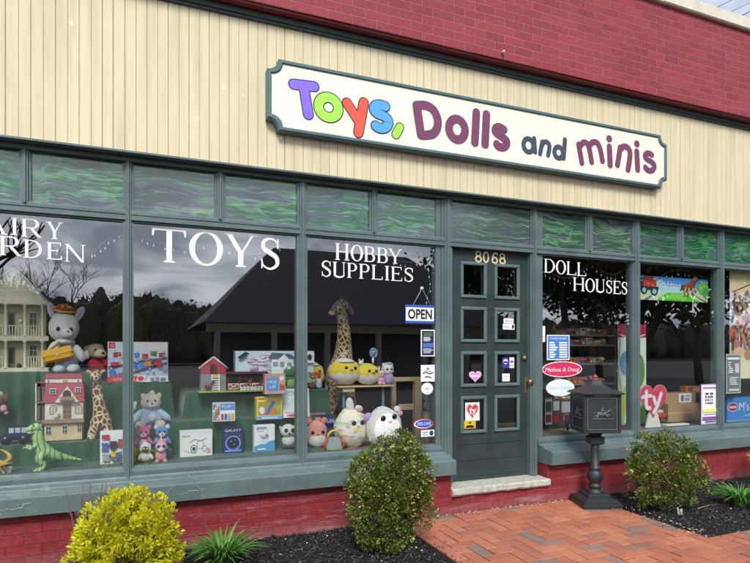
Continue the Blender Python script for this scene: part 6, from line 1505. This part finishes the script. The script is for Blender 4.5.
sheet('oval_sticker', 'blue oval DELUXE sticker with a red rim', 'sticker', 413.2, 433.4, 418.8, 429, Yg, [('e',.5,.5,.46,.42,'e6e9f2'),('e',.53,.52,.43,.38,'2d49a4'),('t','DELUXE',.53,.38,.30,'C',.66,'f4f4f8')], 'b9485c', 'oval')
sheet('card_label', 'white payment card label under the blue oval sticker', 'sticker', 421, 434.2, 430, 436.6, Yg, [('e',.78,.5,.16,.4,'2a3d6a'),('r',.1,.55,.55,.75,'8a93a0'),('r',.1,.2,.5,.4,'a3abb5')], 'eef0f0')

# ================================================================== door stickers
Yp = DY+.016-.0012
sheet('door_sticker', 'white and red heart label low on the door, reading ty', 'sticker', 465.2, 479.4, 402.5, 420.8, Yp, [('p',heartpts(40,.5,.5,.86),'c4232e'),('p',heartpts(40,.5,.5,.78),'f2f0ee'),('p',heartpts(40,.5,.5,.74),'c4232e')]+[tuple([i_[0],[(.5+(a-.45)*.62,.52+(b-.5)*.62) for a, b in i_[1]],i_[2]*.62,i_[3]]) for i_ in TY], 'f4f2ee')
sheet('warning_sticker', 'yellow and black warning sticker under the heart label', 'sticker', 464, 475.6, 420.5, 428.6, Yp-.0006, [('p',[(.1,.1),(.5,.9),(.9,.1)],'1e1c14'),('r',.25,.42,.75,.6,'d0b23a')], 'c9a82e')
sheet('heart_sticker', 'lilac pink heart sticker in the third left pane', 'sticker', 468.6, 481.6, 371, 382.8, Yp, [('p',heartpts(40,.5,.5,.88),'f0dcea'),('p',heartpts(40,.5,.5,.80),'c98ac4'),('r',.2,.5,.8,.64,'f4e4f0')], 'c98ac4', 'heart')
sheet('door_card', 'upper white card in the second right pane of the door', 'sticker', 503.6, 513.4, 318.4, 323.4, Yp, [('r',.1,.3,.9,.6,'b4bac0')], 'f0f0ee')
sheet('door_card', 'lower white card with dark dot in the second right pane', 'sticker', 502.8, 514.4, 323.8, 329.6, Yp, [('e',.86,.5,.1,.34,'22262c'),('r',.08,.3,.6,.7,'c4c9ce')], 'f0f0ee')
sheet('door_sticker', 'blue square sticker in the third right pane of the door', 'sticker', 502, 508.8, 357.4, 368, Yp, [('e',.5,.6,.34,.24,'dfe4f4'),('r',.2,.45,.8,.65,'3a3f9c')], '2f3590')
sheet('door_sticker', 'narrow white sticker beside the blue one on the door', 'sticker', 509.4, 514, 357.4, 368, Yp, [('r',.15,.5,.85,.7,'4b63b0'),('r',.15,.2,.85,.3,'8a93a4')], 'e6e8ee')
sheet('door_card', 'square white card at the foot of the third right pane', 'sticker', 502.2, 509.6, 373.6, 381.4, Yp, [('r',.2,.6,.8,.7,'a0a6aa'),('r',.2,.3,.7,.4,'b4b9bc')], 'e4e6e4')

# ================================================================== doll house window (right of the door)
SH = thing('shop_shelf', (X(585,.9), .9, ZD), 'tall dark shelf unit of small toys inside the shop', 'shelf unit')
DK = plain('5a5048', .6); Ysf = .86
sxa, sxb = X(555,Ysf), X(615,Ysf)
mb = MB(); mb.box(sxa, sxb, Ysf+.4, Ysf+.43, ZD, at(585,318,Ysf).z, plain('3e3a36', .8)); mb.build('back_panel', SH)
shz = [at(585,v,Ysf).z for v in (334.5, 344.5, 363.5, 383.5, 400, 414)]
for z in shz: mb = MB(); mb.box(sxa, sxb, Ysf, Ysf+.4, z-.02, z, plain('8a7f74', .6), .002); mb.build('shelf', SH)
for xx in (sxa-.02, sxb): mb = MB(); mb.box(xx, xx+.02, Ysf, Ysf+.42, ZD, shz[0]+.3, DK); mb.build('upright', SH)
nk = 0; adj = ('red','tan','blue','brown','cream','orange','green','dark red'); cc = ('b84a42','d0ae80','5c80b0','8e6446','e0d6c0','d0823e','74966a','8e3a3c')
for r_, z in enumerate(shz):
    x = sxa+.03; place_ = ('top','second','third','fourth','fifth','lowest')[r_]; j = 0
    while x < sxb-.12:
        w_ = rt.uniform(.05, .10); h_ = rt.uniform(.04, .085); q = (r_*3+j*5) % 8
        mb = MB(); mb.box(x, x+w_, Ysf+.03+rt.uniform(0,.05), Ysf+.2, z+.0005, z+h_, plain(cc[q], .5), .003)
        pl = Plane(mb, (x, Ysf+.03, z)); shapes(pl, w_, h_, [('r',.1,.55,.9,.85,cc[(q+3) % 8]),('e',.5,.3,.2,.2,cc[(q+5) % 8])])
        o = mb.build('toy_box', loc=(x+w_/2, Ysf+.1, z)); tag(o, 'small boxed toy on the dark shelves inside the doll house window', 'toy box', 'small boxed toys on the inside shelves'); x += w_+rt.uniform(.006, .025); j += 1
# stacked game boxes low left of that window
for i, (u0,u1,vt,vb,cl,it,lab) in enumerate((
    (545,552,399,425,'a9abb0',[('r',.1,.1,.9,.4,'6a2d33'),('r',.1,.5,.9,.9,'3a3f4a')],'grey spined game box nearest the door in the doll houses window'),
    (552.5,560,398.6,425,'3a3f48',[('r',.1,.55,.9,.9,'a8b0b8'),('r',.1,.1,.9,.45,'7a2c34')],'dark game box with red lower label, second from the door'),
    (560.5,572,399.6,425,'4a3a40',[('r',.08,.5,.92,.92,'9aa0a8'),('e',.5,.3,.3,.15,'a8483f')],'plum coloured game box left of the mailbox'))):
    carton('board_game', lab, 'game box', u0, u1, vt, vb, .14, cl, it, Y=.52, side=printm('55575c'))
mb = MB(); xa_, xb_ = X(543,.5), X(575,.5); mb.box(xa_, xb_, .48, .80, ZD-.002, at(558,425,.52).z-.001, plain('2d2a2a', .7), .003); tag(mb.build('low_table', loc=((xa_+xb_)/2,.6,ZD)), 'low dark plinth under the game boxes', 'plinth')
lc = Loc(569, 431, Y=.16); t = thing('chalk_board', tuple(lc.base), 'little easel board with a white figure in front of it', 'easel')
mb = MB(); A = Matrix.Translation(lc.p(0,8,0)) @ Matrix.Rotation(R(-12),4,'X'); mb.box(-.045,.045,-.004,.004,-.075,.085, plain('3b2f2c', .5), .002, A); mb.box(-.036,.036,-.006,-.003,-.05,.075, plain('23262a', .5), .001, A); mb.build('board', t)
mb = MB(); mb.tube([lc.p(0,15,-2), lc.p(0,0,-8)], .004, WOODB, 6); mb.build('leg', t)
soft('toy_figure', 'small white ballerina figure by the easel board', 'figurine', Loc(571.5, 432.5, Y=.12), [('skirt','eceae8',(0,2,0),(3.2,2,2)),('body','e6e2e0',(0,6,0),(1.3,3,1)),('head','ead6c8',(0,10.2,0),(1.3,1.4,1.1)),('arm','eceae8',(-1.8,7,0),(.6,2,.5),30),('arm','eceae8',(1.8,7,0),(.6,2,.5),-30)])
# notices on that glass
sheet('hours_notice', 'blue store hours notice on the glass beside the door', 'notice', 546.8, 569.4, 335, 360, Yg, [('r',.04,.04,.96,.96,'3b76c4'),('t','STORE HOURS',.5,.82,.085,'C',.74,'f2f5fa')]+[('r',.1,.66-.095*i,.1+(.22,.26,.36,.3,.2,.28,.22)[i],.72-.095*i,'e6eef8') for i in range(7)]+[('r',.52,.66-.095*i,.88,.72-.095*i,'e6eef8') for i in range(7)], 'dfe8f2')
sheet('oval_sticker', 'crimson oval Melissa & Doug sticker with white script', 'sticker', 541.8, 582, 361.4, 377.2, Yg-.0008, [('e',.5,.5,.48,.45,'c42a55'),('t','Melissa & Doug',.5,.36,.26,'C',.84,.25,'f6f0f2')], 'f3ecee', 'oval')
sheet('oval_sticker', 'pale blue oval Calico Critters sticker', 'sticker', 546, 574.2, 379.4, 396.2, Yg, [('e',.5,.5,.47,.46,'d3e6ea'),('t','Calico Critters',.5,.42,.20,'C',.82,'8fb0bc')], 'eaf2f3', 'oval')
sheet('paper_strip', 'white paper strip at the left edge of the doll houses glass', 'notice', 541.8, 545, 326, 342, Yg, [('r',.2,.3,.8,.35,'b0b0b0')], 'eeeeea')
# tall promotional banner standing inside across the mullion
Yt = .34; BNX = thing('banner_stand', (X(630,Yt), Yt, ZD), 'tall banner with magenta top and green garden picture behind the mullion', 'banner')
x0, x1 = X(618,Yt), X(646,Yt); z0, z1 = at(632,428,Yt).z, at(632,324,Yt).z; w, h = x1-x0, z1-z0
mb = MB(); mb.box(x0, x1, Yt, Yt+.006, z0, z1, printm('d7e2d4')); pl = Plane(mb, (x0, Yt, z0), lift=.0003)
shapes(pl, w, h, [('r',0,.0,1,.86,'c9dcc8'),('r',0,.87,1,1,'9c2348'),('s',[(.05,.9),(.5,.86),(.95,.9)],.012,'d9b7c0'),('p',[(0,.0),(1,.0),(1,.32),(.5,.42),(0,.3)],'7fb04a'),('p',[(0,.3),(.35,.45),(.55,.34),(.5,.1),(0,.05)],'a6c95c'),('e',.3,.62,.25,.12,'5f8fb8'),('e',.75,.55,.2,.16,'5b8a4a'),('e',.72,.24,.14,.06,'e6e0d0'),('e',.3,.2,.1,.05,'d8c04a'),('s',[(.2,.02),(.35,.3),(.3,.55)],.02,'f0efe6')]); mb.build('print', BNX)
mb = MB(); mb.box(x0-.02, x1+.02, Yt-.06, Yt+.09, ZD-.001, ZD+.02, BLACKM, .004); mb.build('base', BNX)
mb = MB(); mb.tube([(x0+w/2, Yt+.02, ZD+.015), (x0+w/2, Yt+.02, z1)], .006, BLACKM, 8); mb.build('pole', BNX)
# red toys by the foot of the banner
for i, (u, v, c1, c2, lab) in enumerate(((622.5,431.5,'b02a34','e8e0d8','red and white toy wagon heap left of the mullion'),(661,419,'c23a34','d8d2c8','red plastic toy beside the pink heart sign'),(612,431,'d9ccb4','a8383c','cream and red toy at the mailbox roof'))):
    soft('small_toy', lab, 'toy', Loc(u, v, Y=.30), [('body',plain(c1,.4),(0,3,0),(5,3.4,3)),('top',plain(c2,.4),(-1,7.4,0),(3.4,2,2)),('wheel','eye',(-3,.9,2.4),(1.2,1.2,.6)),('wheel','eye',(3,.9,2.4),(1.2,1.2,.6))])

# ================================================================== banner window
Yb2 = .12; x0, x1 = X(638.5,Yb2), X(707.5,Yb2); z0, z1 = at(672,301,Yb2).z, at(672,277.5,Yb2).z
zl0, zl1 = at(640,304,Yb2).z, at(640,279,Yb2).z; w, h = x1-x0, z1-z0
sk = (at(707,298.5,Yb2).z - zl0)/w
mb = MB(); mb.prism([(x0,z0),(x1,z0),(x1,z1),(x0,z1)], Yb2, Yb2+.004, printm('dfe9ee')); pl = Plane(mb, (x0, Yb2, z0), lift=.0004)
shapes(pl, w, h, [('r',.0,.34,1,1,'4a90d6'),('e',.18,.62,.22,.3,'8fc0ea'),('e',.5,.42,.4,.2,'a9d2f0'),('r',.0,.0,1,.36,'b9d98a'),('p',[(.0,.0),(.22,.36),(.30,.36),(.24,.0)],'c9cfc4'),('p',[(.70,.36),(.78,.36),(1,.05),(1,.0),(.9,.0)],'c9cfc4'),('p',[(.24,0),(.40,.34),(.62,.34),(.90,0)],'5db83a'),('p',[(.35,.08),(.45,.3),(.58,.3),(.72,.08)],'7fd04f'),('p',[(.06,0),(.25,.36),(.27,.36),(.12,0)],'6a7078'),('p',[(.73,.36),(.75,.36),(1,.02),(.95,0)],'6a7078'),
    ('e',.93,.6,.08,.3,'6fae4a'),('e',.98,.4,.06,.25,'4f9a52'),('t','Go Hape',.42,.56,.26,'C',.34,'eaf4fb'),
    ('r',.03,.52,.24,.86,'c03a34'),('r',.02,.42,.27,.56,'23262c'),('r',.07,.80,.20,1.0,'9a2d2c'),('e',.07,.40,.045,.16,'23262c'),('e',.07,.40,.026,.1,'7fc0c8'),('e',.21,.36,.05,.17,'23262c'),('e',.21,.36,.03,.11,'7fc0c8'),('r',.0,.56,.06,.9,'2b2e36')])
mb.v = [Vector((p.x, p.y, p.z + sk*0)) for p in mb.v]
BNR = mb.build('hanging_banner', loc=(x0+w/2, Yb2, z0)); tag(BNR, 'bright Go Hape banner with a red train picture hung across the glass', 'banner')
lc = Loc(690, 300, Y=Yb2-.01); t = thing('toy_horse', tuple(lc.p(0,9,0)), 'brown and cream cut-out rearing horse hung over the banner', 'toy')
HB = plain('8a4a30', .6)
mb = MB()
for p, r_ in (((0,14,0),(5,4,1)),((4,19,0),(2.6,3.6,1)),((-4,12,0),(3.4,4,1))): mb.ell(lc.p(*p), (r_[0]*lc.kx, r_[2]*lc.k, r_[1]*lc.k), HB, 14, 8)
mb.build('body', t)
for a, b in ((-6,4),(-2,4),(3,5),(6,8)): mb = MB(); mb.tube([lc.p(a*.8,12,0), lc.p(a,b,0)], [1.3*lc.k,.9*lc.k], plain('c9a878', .6), 8); mb.build('leg', t)
mb = MB(); mb.ell(lc.p(6,22,0), (3*lc.kx,1*lc.k,1.7*lc.k), HB, 12, 8, (0,.5,0)); mb.build('head', t)
mb = MB(); mb.tube([lc.p(-7,14,0), lc.p(-9,9,0)], [1*lc.k,.5*lc.k], plain('3a2018', .6), 6); mb.build('tail', t)
# pink heart sign on a white foot
Yh2 = .14; HS = thing('heart_sign', tuple(at(653,432,Yh2)), 'large pink heart sign reading ty on a white foot', 'sign')
x0, x1 = X(639.5,Yh2), X(667.5,Yh2); z0, z1 = at(653,418.5,Yh2).z, at(653,384.5,Yh2).z; w, h = x1-x0, z1-z0
mb = MB(); mb.prism([(x0+w*a, z0+h*b) for a, b in heartpts(56)], Yh2, Yh2+.012, printm('d98a98')); pl = Plane(mb, (x0, Yh2, z0), lift=.0004)
shapes(pl, w, h, [('p',heartpts(56,.5,.5,.96),'cf3f58')] + [(i_[0], i_[1], i_[2]*1.05, i_[3]) for i_ in TY]); mb.build('heart', HS)
mb = MB(); mb.prism([(X(647,Yh2),ZD),(X(662,Yh2),ZD),(X(658,Yh2),at(653,411,Yh2).z),(X(651,Yh2),at(653,411,Yh2).z)], Yh2+.013, Yh2+.03, WHITE); mb.build('foot', HS)
# cartons
KB = 'a98d6a'
carton('cardboard_carton', 'large brown cardboard carton lying on the window board', 'carton', 668, 700, 403.5, 421.5, .20, KB, [('r',.0,.46,1,.54,'c0a888'),('r',.76,.1,.98,.9,'b79c78')], Y=.34, side=printm('9a7f5e'))
carton('cardboard_carton', 'smaller brown carton with white shipping label on top', 'carton', 665, 696, 393, 403.3, .16, KB, [('r',.44,.08,.84,.94,'e2e4e6'),('r',.5,.2,.6,.8,'70757a'),('r',.64,.2,.78,.5,'8a8f94'),('r',.64,.6,.8,.8,'9a9fa4')], Y=.38, side=printm('9a7f5e'))
carton('wooden_block_box', 'small orange box on top of the stacked cartons', 'toy box', 686, 700, 386, 392.8, .08, 'b4743a', [('r',.1,.2,.45,.8,'7a3f1c'),('r',.5,.2,.9,.8,'d09a5a')], Y=.42, side=printm('93602f'))
mb = MB(); p = at(676,424.5,.16); mb.box(X(664,.16), X(686,.16), .12, .2, ZD, ZD+.022, printm('e8eaea'), .002); tag(mb.build('paper_roll', loc=(p.x,.16,ZD)), 'white folded paper lying in front of the cartons', 'paper')
sheet('event_flyer', 'white flyer with purple frame and yellow band beside the cartons', 'flyer', 701, 718, 384.2, 424, Yg, [('r',.06,.03,.94,.97,'f0f0ee'),('r',.1,.88,.9,.93,'8a78b0')]+[('r',.2+.12*(i % 4)+rt.uniform(0,.05),.5+.08*(i//4),.28+.12*(i % 4)+rt.uniform(0,.05),.55+.08*(i//4),'44465a') for i in range(16)]+[('r',.08,.30,.92,.38,'d9d26a'),('r',.12,.24,.8,.27,'9aa0aa'),('r',.06,.10,.94,.19,'7d4f92'),('r',.2,.05,.8,.08,'5a5f6a')], 'b9a9cc')
# ================================================================== right hand window
Yq = .10
PST = sheet('poster', 'tall poster of small animal figures with a white rabbit in a plaid skirt', 'poster', 729.5, 772, 271, 378, Yq, [('r',.0,.80,1,1,'d8c6a0'),('s',[(.0,.78),(.3,.84),(.6,.9),(1,.98)],.012,'6a4a44'),('r',.5,.86,.9,.95,'c9b48c'),('r',.0,.45,1,.79,'cdd6dc'),('e',.2,.62,.10,.07,'9c8f7c'),('e',.42,.66,.1,.06,'7d8f74'),('e',.3,.52,.12,.06,'c9714f'),('e',.1,.42,.12,.07,'b8705a'),('e',.45,.44,.14,.06,'c98f8f'),('e',.2,.33,.13,.06,'c97f9a'),('e',.5,.33,.1,.06,'c4483f'),*busy(150,.02,.28,.66,.78,('8a6a4e','b8846a','d0a0a0','7d8a6c','c9c0b0','e0dcd4','a05a48','6a5a4c','d8b090','b0707a'),.035,'e'),('r',.0,.0,1,.26,'d9cfae'),('e',.8,.40,.12,.10,'eeeef0'),('e',.78,.52,.03,.06,'eeeef0'),('e',.86,.52,.03,.06,'eeeef0'),('p',[(.64,.04),(.96,.04),(.9,.24),(.7,.24)],'7a2a34'),('r',.7,.1,.92,.12,'c9b0a4'),('e',.8,.26,.11,.09,'e6e6ea'),('e',.08,.24,.12,.05,'d0b090'),('e',.3,.22,.1,.05,'b58a6a'),('s',[(.05,.7),(.15,.74),(.3,.7),(.5,.74),(.7,.7)],.012,'8a7a6a')], 'e6e0d0')
sheet('event_flyer', 'dark slate flyer with pale text in the last window', 'flyer', 726, 740.6, 354, 393.4, Yg, [('r',.05,.03,.95,.97,'5a6668'),('r',.1,.86,.9,.91,'c4cccc')]+lines(.12,.5,.5,.8,6,'b4bebe')+[('r',.58,.52,.86,.76,'b0a8a4')]+lines(.2,.9,.2,.42,5,'a8b4b4')+[('r',.15,.06,.85,.12,'9fb09a')], '8f9a9a')
carton('toy_train_box', 'bright blue toy box with a red oval badge in the last window', 'toy box', 726.5, 770, 397, 424.5, .10, '3f86c8', [('e',.14,.66,.12,.17,'b8c8dc'),('e',.14,.66,.105,.14,'a3283c'),('r',.06,.62,.22,.70,'d7c0c6'),('t',"M's",.28,.52,.30,'L',.22,'f4f6f8'),('p',[(.3,.3),(.6,.42),(1,.36),(1,.3),(.6,.34)],'8fb8e2'),('r',.0,.0,1,.2,'5f9cd6'),('r',.06,.08,.09,.16,'f0f0f0')], Y=.13, side=printm('2f6ca8'))

# ================================================================== fairy lights along the tops of the windows
def lights(name, pts, n, label, Y=.10, drop=5):
    P = catmull([tuple(at(u, v, Y)) for u, v in pts], 10); t = thing(name, P[0], label, 'string lights', 'fairy lights inside the windows')
    mb = MB(); mb.tube(P, .0022, plain('5c6a60', .6), 5); mb.build('cord', t)
    m = plain('e6eaf0', .15); k = depth(pts[0][0], Y)/F
    for i in range(n):
        p = Vector(P[int((i+.5)/n*(len(P)-1))]); l = rt.uniform(.5, 1.2)*drop*k; q = p + Vector((rt.uniform(-.012,.012), 0, -l))
        mb = MB(); mb.tube([p, q], .0014, plain('5c6a60', .6), 4); mb.tube([q, q+Vector((0,0,-.008)), q+Vector((rt.uniform(-.004,.004),0,-.022))], [.0035,.005,.001], m, 6); mb.build('bulb', t)
lights('string_lights', [(92,254),(100,245),(110,238),(121,231)], 7, 'fairy lights drooping at the right end of the FAIRY GARDEN pane')
lights('string_lights', [(134,226),(145,237),(160,243),(180,246),(200,244),(225,247),(250,255),(275,248),(296,240)], 16, 'fairy lights drooping behind the word TOYS')
lights('string_lights', [(392,258),(405,262),(416,261),(424,256),(432,250)], 9, 'fairy lights at the right of the HOBBY SUPPLIES pane')
lights('string_lights', [(430,252),(428,268),(430,285),(427,300),(431,318)], 10, 'fairy lights hanging down beside the OPEN sign', drop=3)
lights('string_lights', [(545,270),(555,275),(568,278),(580,272),(592,262),(604,272),(616,274),(630,266)], 18, 'fairy lights drooping across the DOLL HOUSES pane')
lights('string_lights', [(641,274),(655,280),(668,272),(685,270),(700,276),(716,280)], 14, 'fairy lights above the banner')
lights('string_lights', [(619,322),(620,345),(618,365),(621,388),(620,404)], 16, 'fairy lights hanging down the edge of the tall banner', Y=.30, drop=2.5)
# ------------------------------------------------------------------ daylight: high thin cloud
w = bpy.data.worlds.new('World'); scn.world = w; w.use_nodes = True
nt = w.node_tree; nt.nodes.clear()
L = nt.links.new
out = nt.nodes.new('ShaderNodeOutputWorld'); bg = nt.nodes.new('ShaderNodeBackground'); L(bg.outputs[0], out.inputs[0])
bg.inputs[1].default_value = .138
sky = nt.nodes.new('ShaderNodeTexSky'); sky.sky_type = 'NISHITA'; sky.sun_disc = False
EL, AZ = R(44), R(198)
sky.sun_elevation = EL; sky.sun_rotation = AZ; sky.air_density = 1; sky.dust_density = 2
tc = nt.nodes.new('ShaderNodeTexCoord')
sp = nt.nodes.new('ShaderNodeSeparateXYZ'); L(tc.outputs['Generated'], sp.inputs[0])
mx_ = nt.nodes.new('ShaderNodeMath'); mx_.operation = 'MAXIMUM'; L(sp.outputs[2], mx_.inputs[0]); mx_.inputs[1].default_value = .0
ad = nt.nodes.new('ShaderNodeMath'); ad.operation = 'ADD'; L(mx_.outputs[0], ad.inputs[0]); ad.inputs[1].default_value = .22
dv = nt.nodes.new('ShaderNodeVectorMath'); dv.operation = 'DIVIDE'; L(tc.outputs['Generated'], dv.inputs[0])
cb3 = nt.nodes.new('ShaderNodeCombineXYZ'); [L(ad.outputs[0], cb3.inputs[i]) for i in range(3)]; L(cb3.outputs[0], dv.inputs[1])
nz = nt.nodes.new('ShaderNodeTexNoise'); nz.inputs['Scale'].default_value = 2.2; nz.inputs['Detail'].default_value = 7; nz.inputs['Roughness'].default_value = .55; nz.inputs['Distortion'].default_value = .35
L(dv.outputs[0], nz.inputs['Vector'])
rp = nt.nodes.new('ShaderNodeValToRGB'); L(nz.outputs[0], rp.inputs[0])
rp.color_ramp.elements[0].position = .38; rp.color_ramp.elements[0].color = (4.6, 5.2, 6.4, 1)
rp.color_ramp.elements[1].position = .63; rp.color_ramp.elements[1].color = (14.0, 14.5, 15.4, 1)
mxc = nt.nodes.new('ShaderNodeMix'); mxc.data_type = 'RGBA'; mxc.inputs[0].default_value = .82
L(sky.outputs[0], mxc.inputs[6])
iv = nt.nodes.new('ShaderNodeMath'); iv.operation = 'SUBTRACT'; iv.inputs[0].default_value = 1; L(mx_.outputs[0], iv.inputs[1])
pw = nt.nodes.new('ShaderNodeMath'); pw.operation = 'POWER'; L(iv.outputs[0], pw.inputs[0]); pw.inputs[1].default_value = 4
ml = nt.nodes.new('ShaderNodeMath'); ml.operation = 'MULTIPLY_ADD'; L(pw.outputs[0], ml.inputs[0]); ml.inputs[1].default_value = .75; ml.inputs[2].default_value = .85
vs_ = nt.nodes.new('ShaderNodeVectorMath'); vs_.operation = 'SCALE'; L(rp.outputs[0], vs_.inputs[0]); L(ml.outputs[0], vs_.inputs['Scale']); L(vs_.outputs[0], mxc.inputs[7]); L(mxc.outputs[2], bg.inputs[0])
sl = bpy.data.lights.new('sun', 'SUN'); sl.energy = 3.25; sl.angle = R(18); sl.color = (1, .975, .94)
so = bpy.data.objects.new('sun', sl); col.objects.link(so)
# sky sun_rotation is measured clockwise from +Y
sd = Vector((math.sin(AZ)*math.cos(EL), math.cos(AZ)*math.cos(EL), math.sin(EL)))
so.rotation_euler = sd.to_track_quat('Z', 'Y').to_euler(); so.location = sd*30
cam = bpy.data.cameras.new('camera'); cam.sensor_width = 36; cam.lens = F/750*36; cam.shift_y = (V0-281.5)/750
cam.clip_start = .05; cam.clip_end = 800
co = bpy.data.objects.new('camera', cam); col.objects.link(co); co.location = (0, -D, H); co.rotation_euler = (R(90), 0, -YAW)
scn.camera = co
scn.view_settings.view_transform = 'Standard'; scn.view_settings.look = 'None'; scn.view_settings.exposure = 0
scn.cycles.max_bounces = 8; scn.cycles.transparent_max_bounces = 12; scn.cycles.use_denoising = True
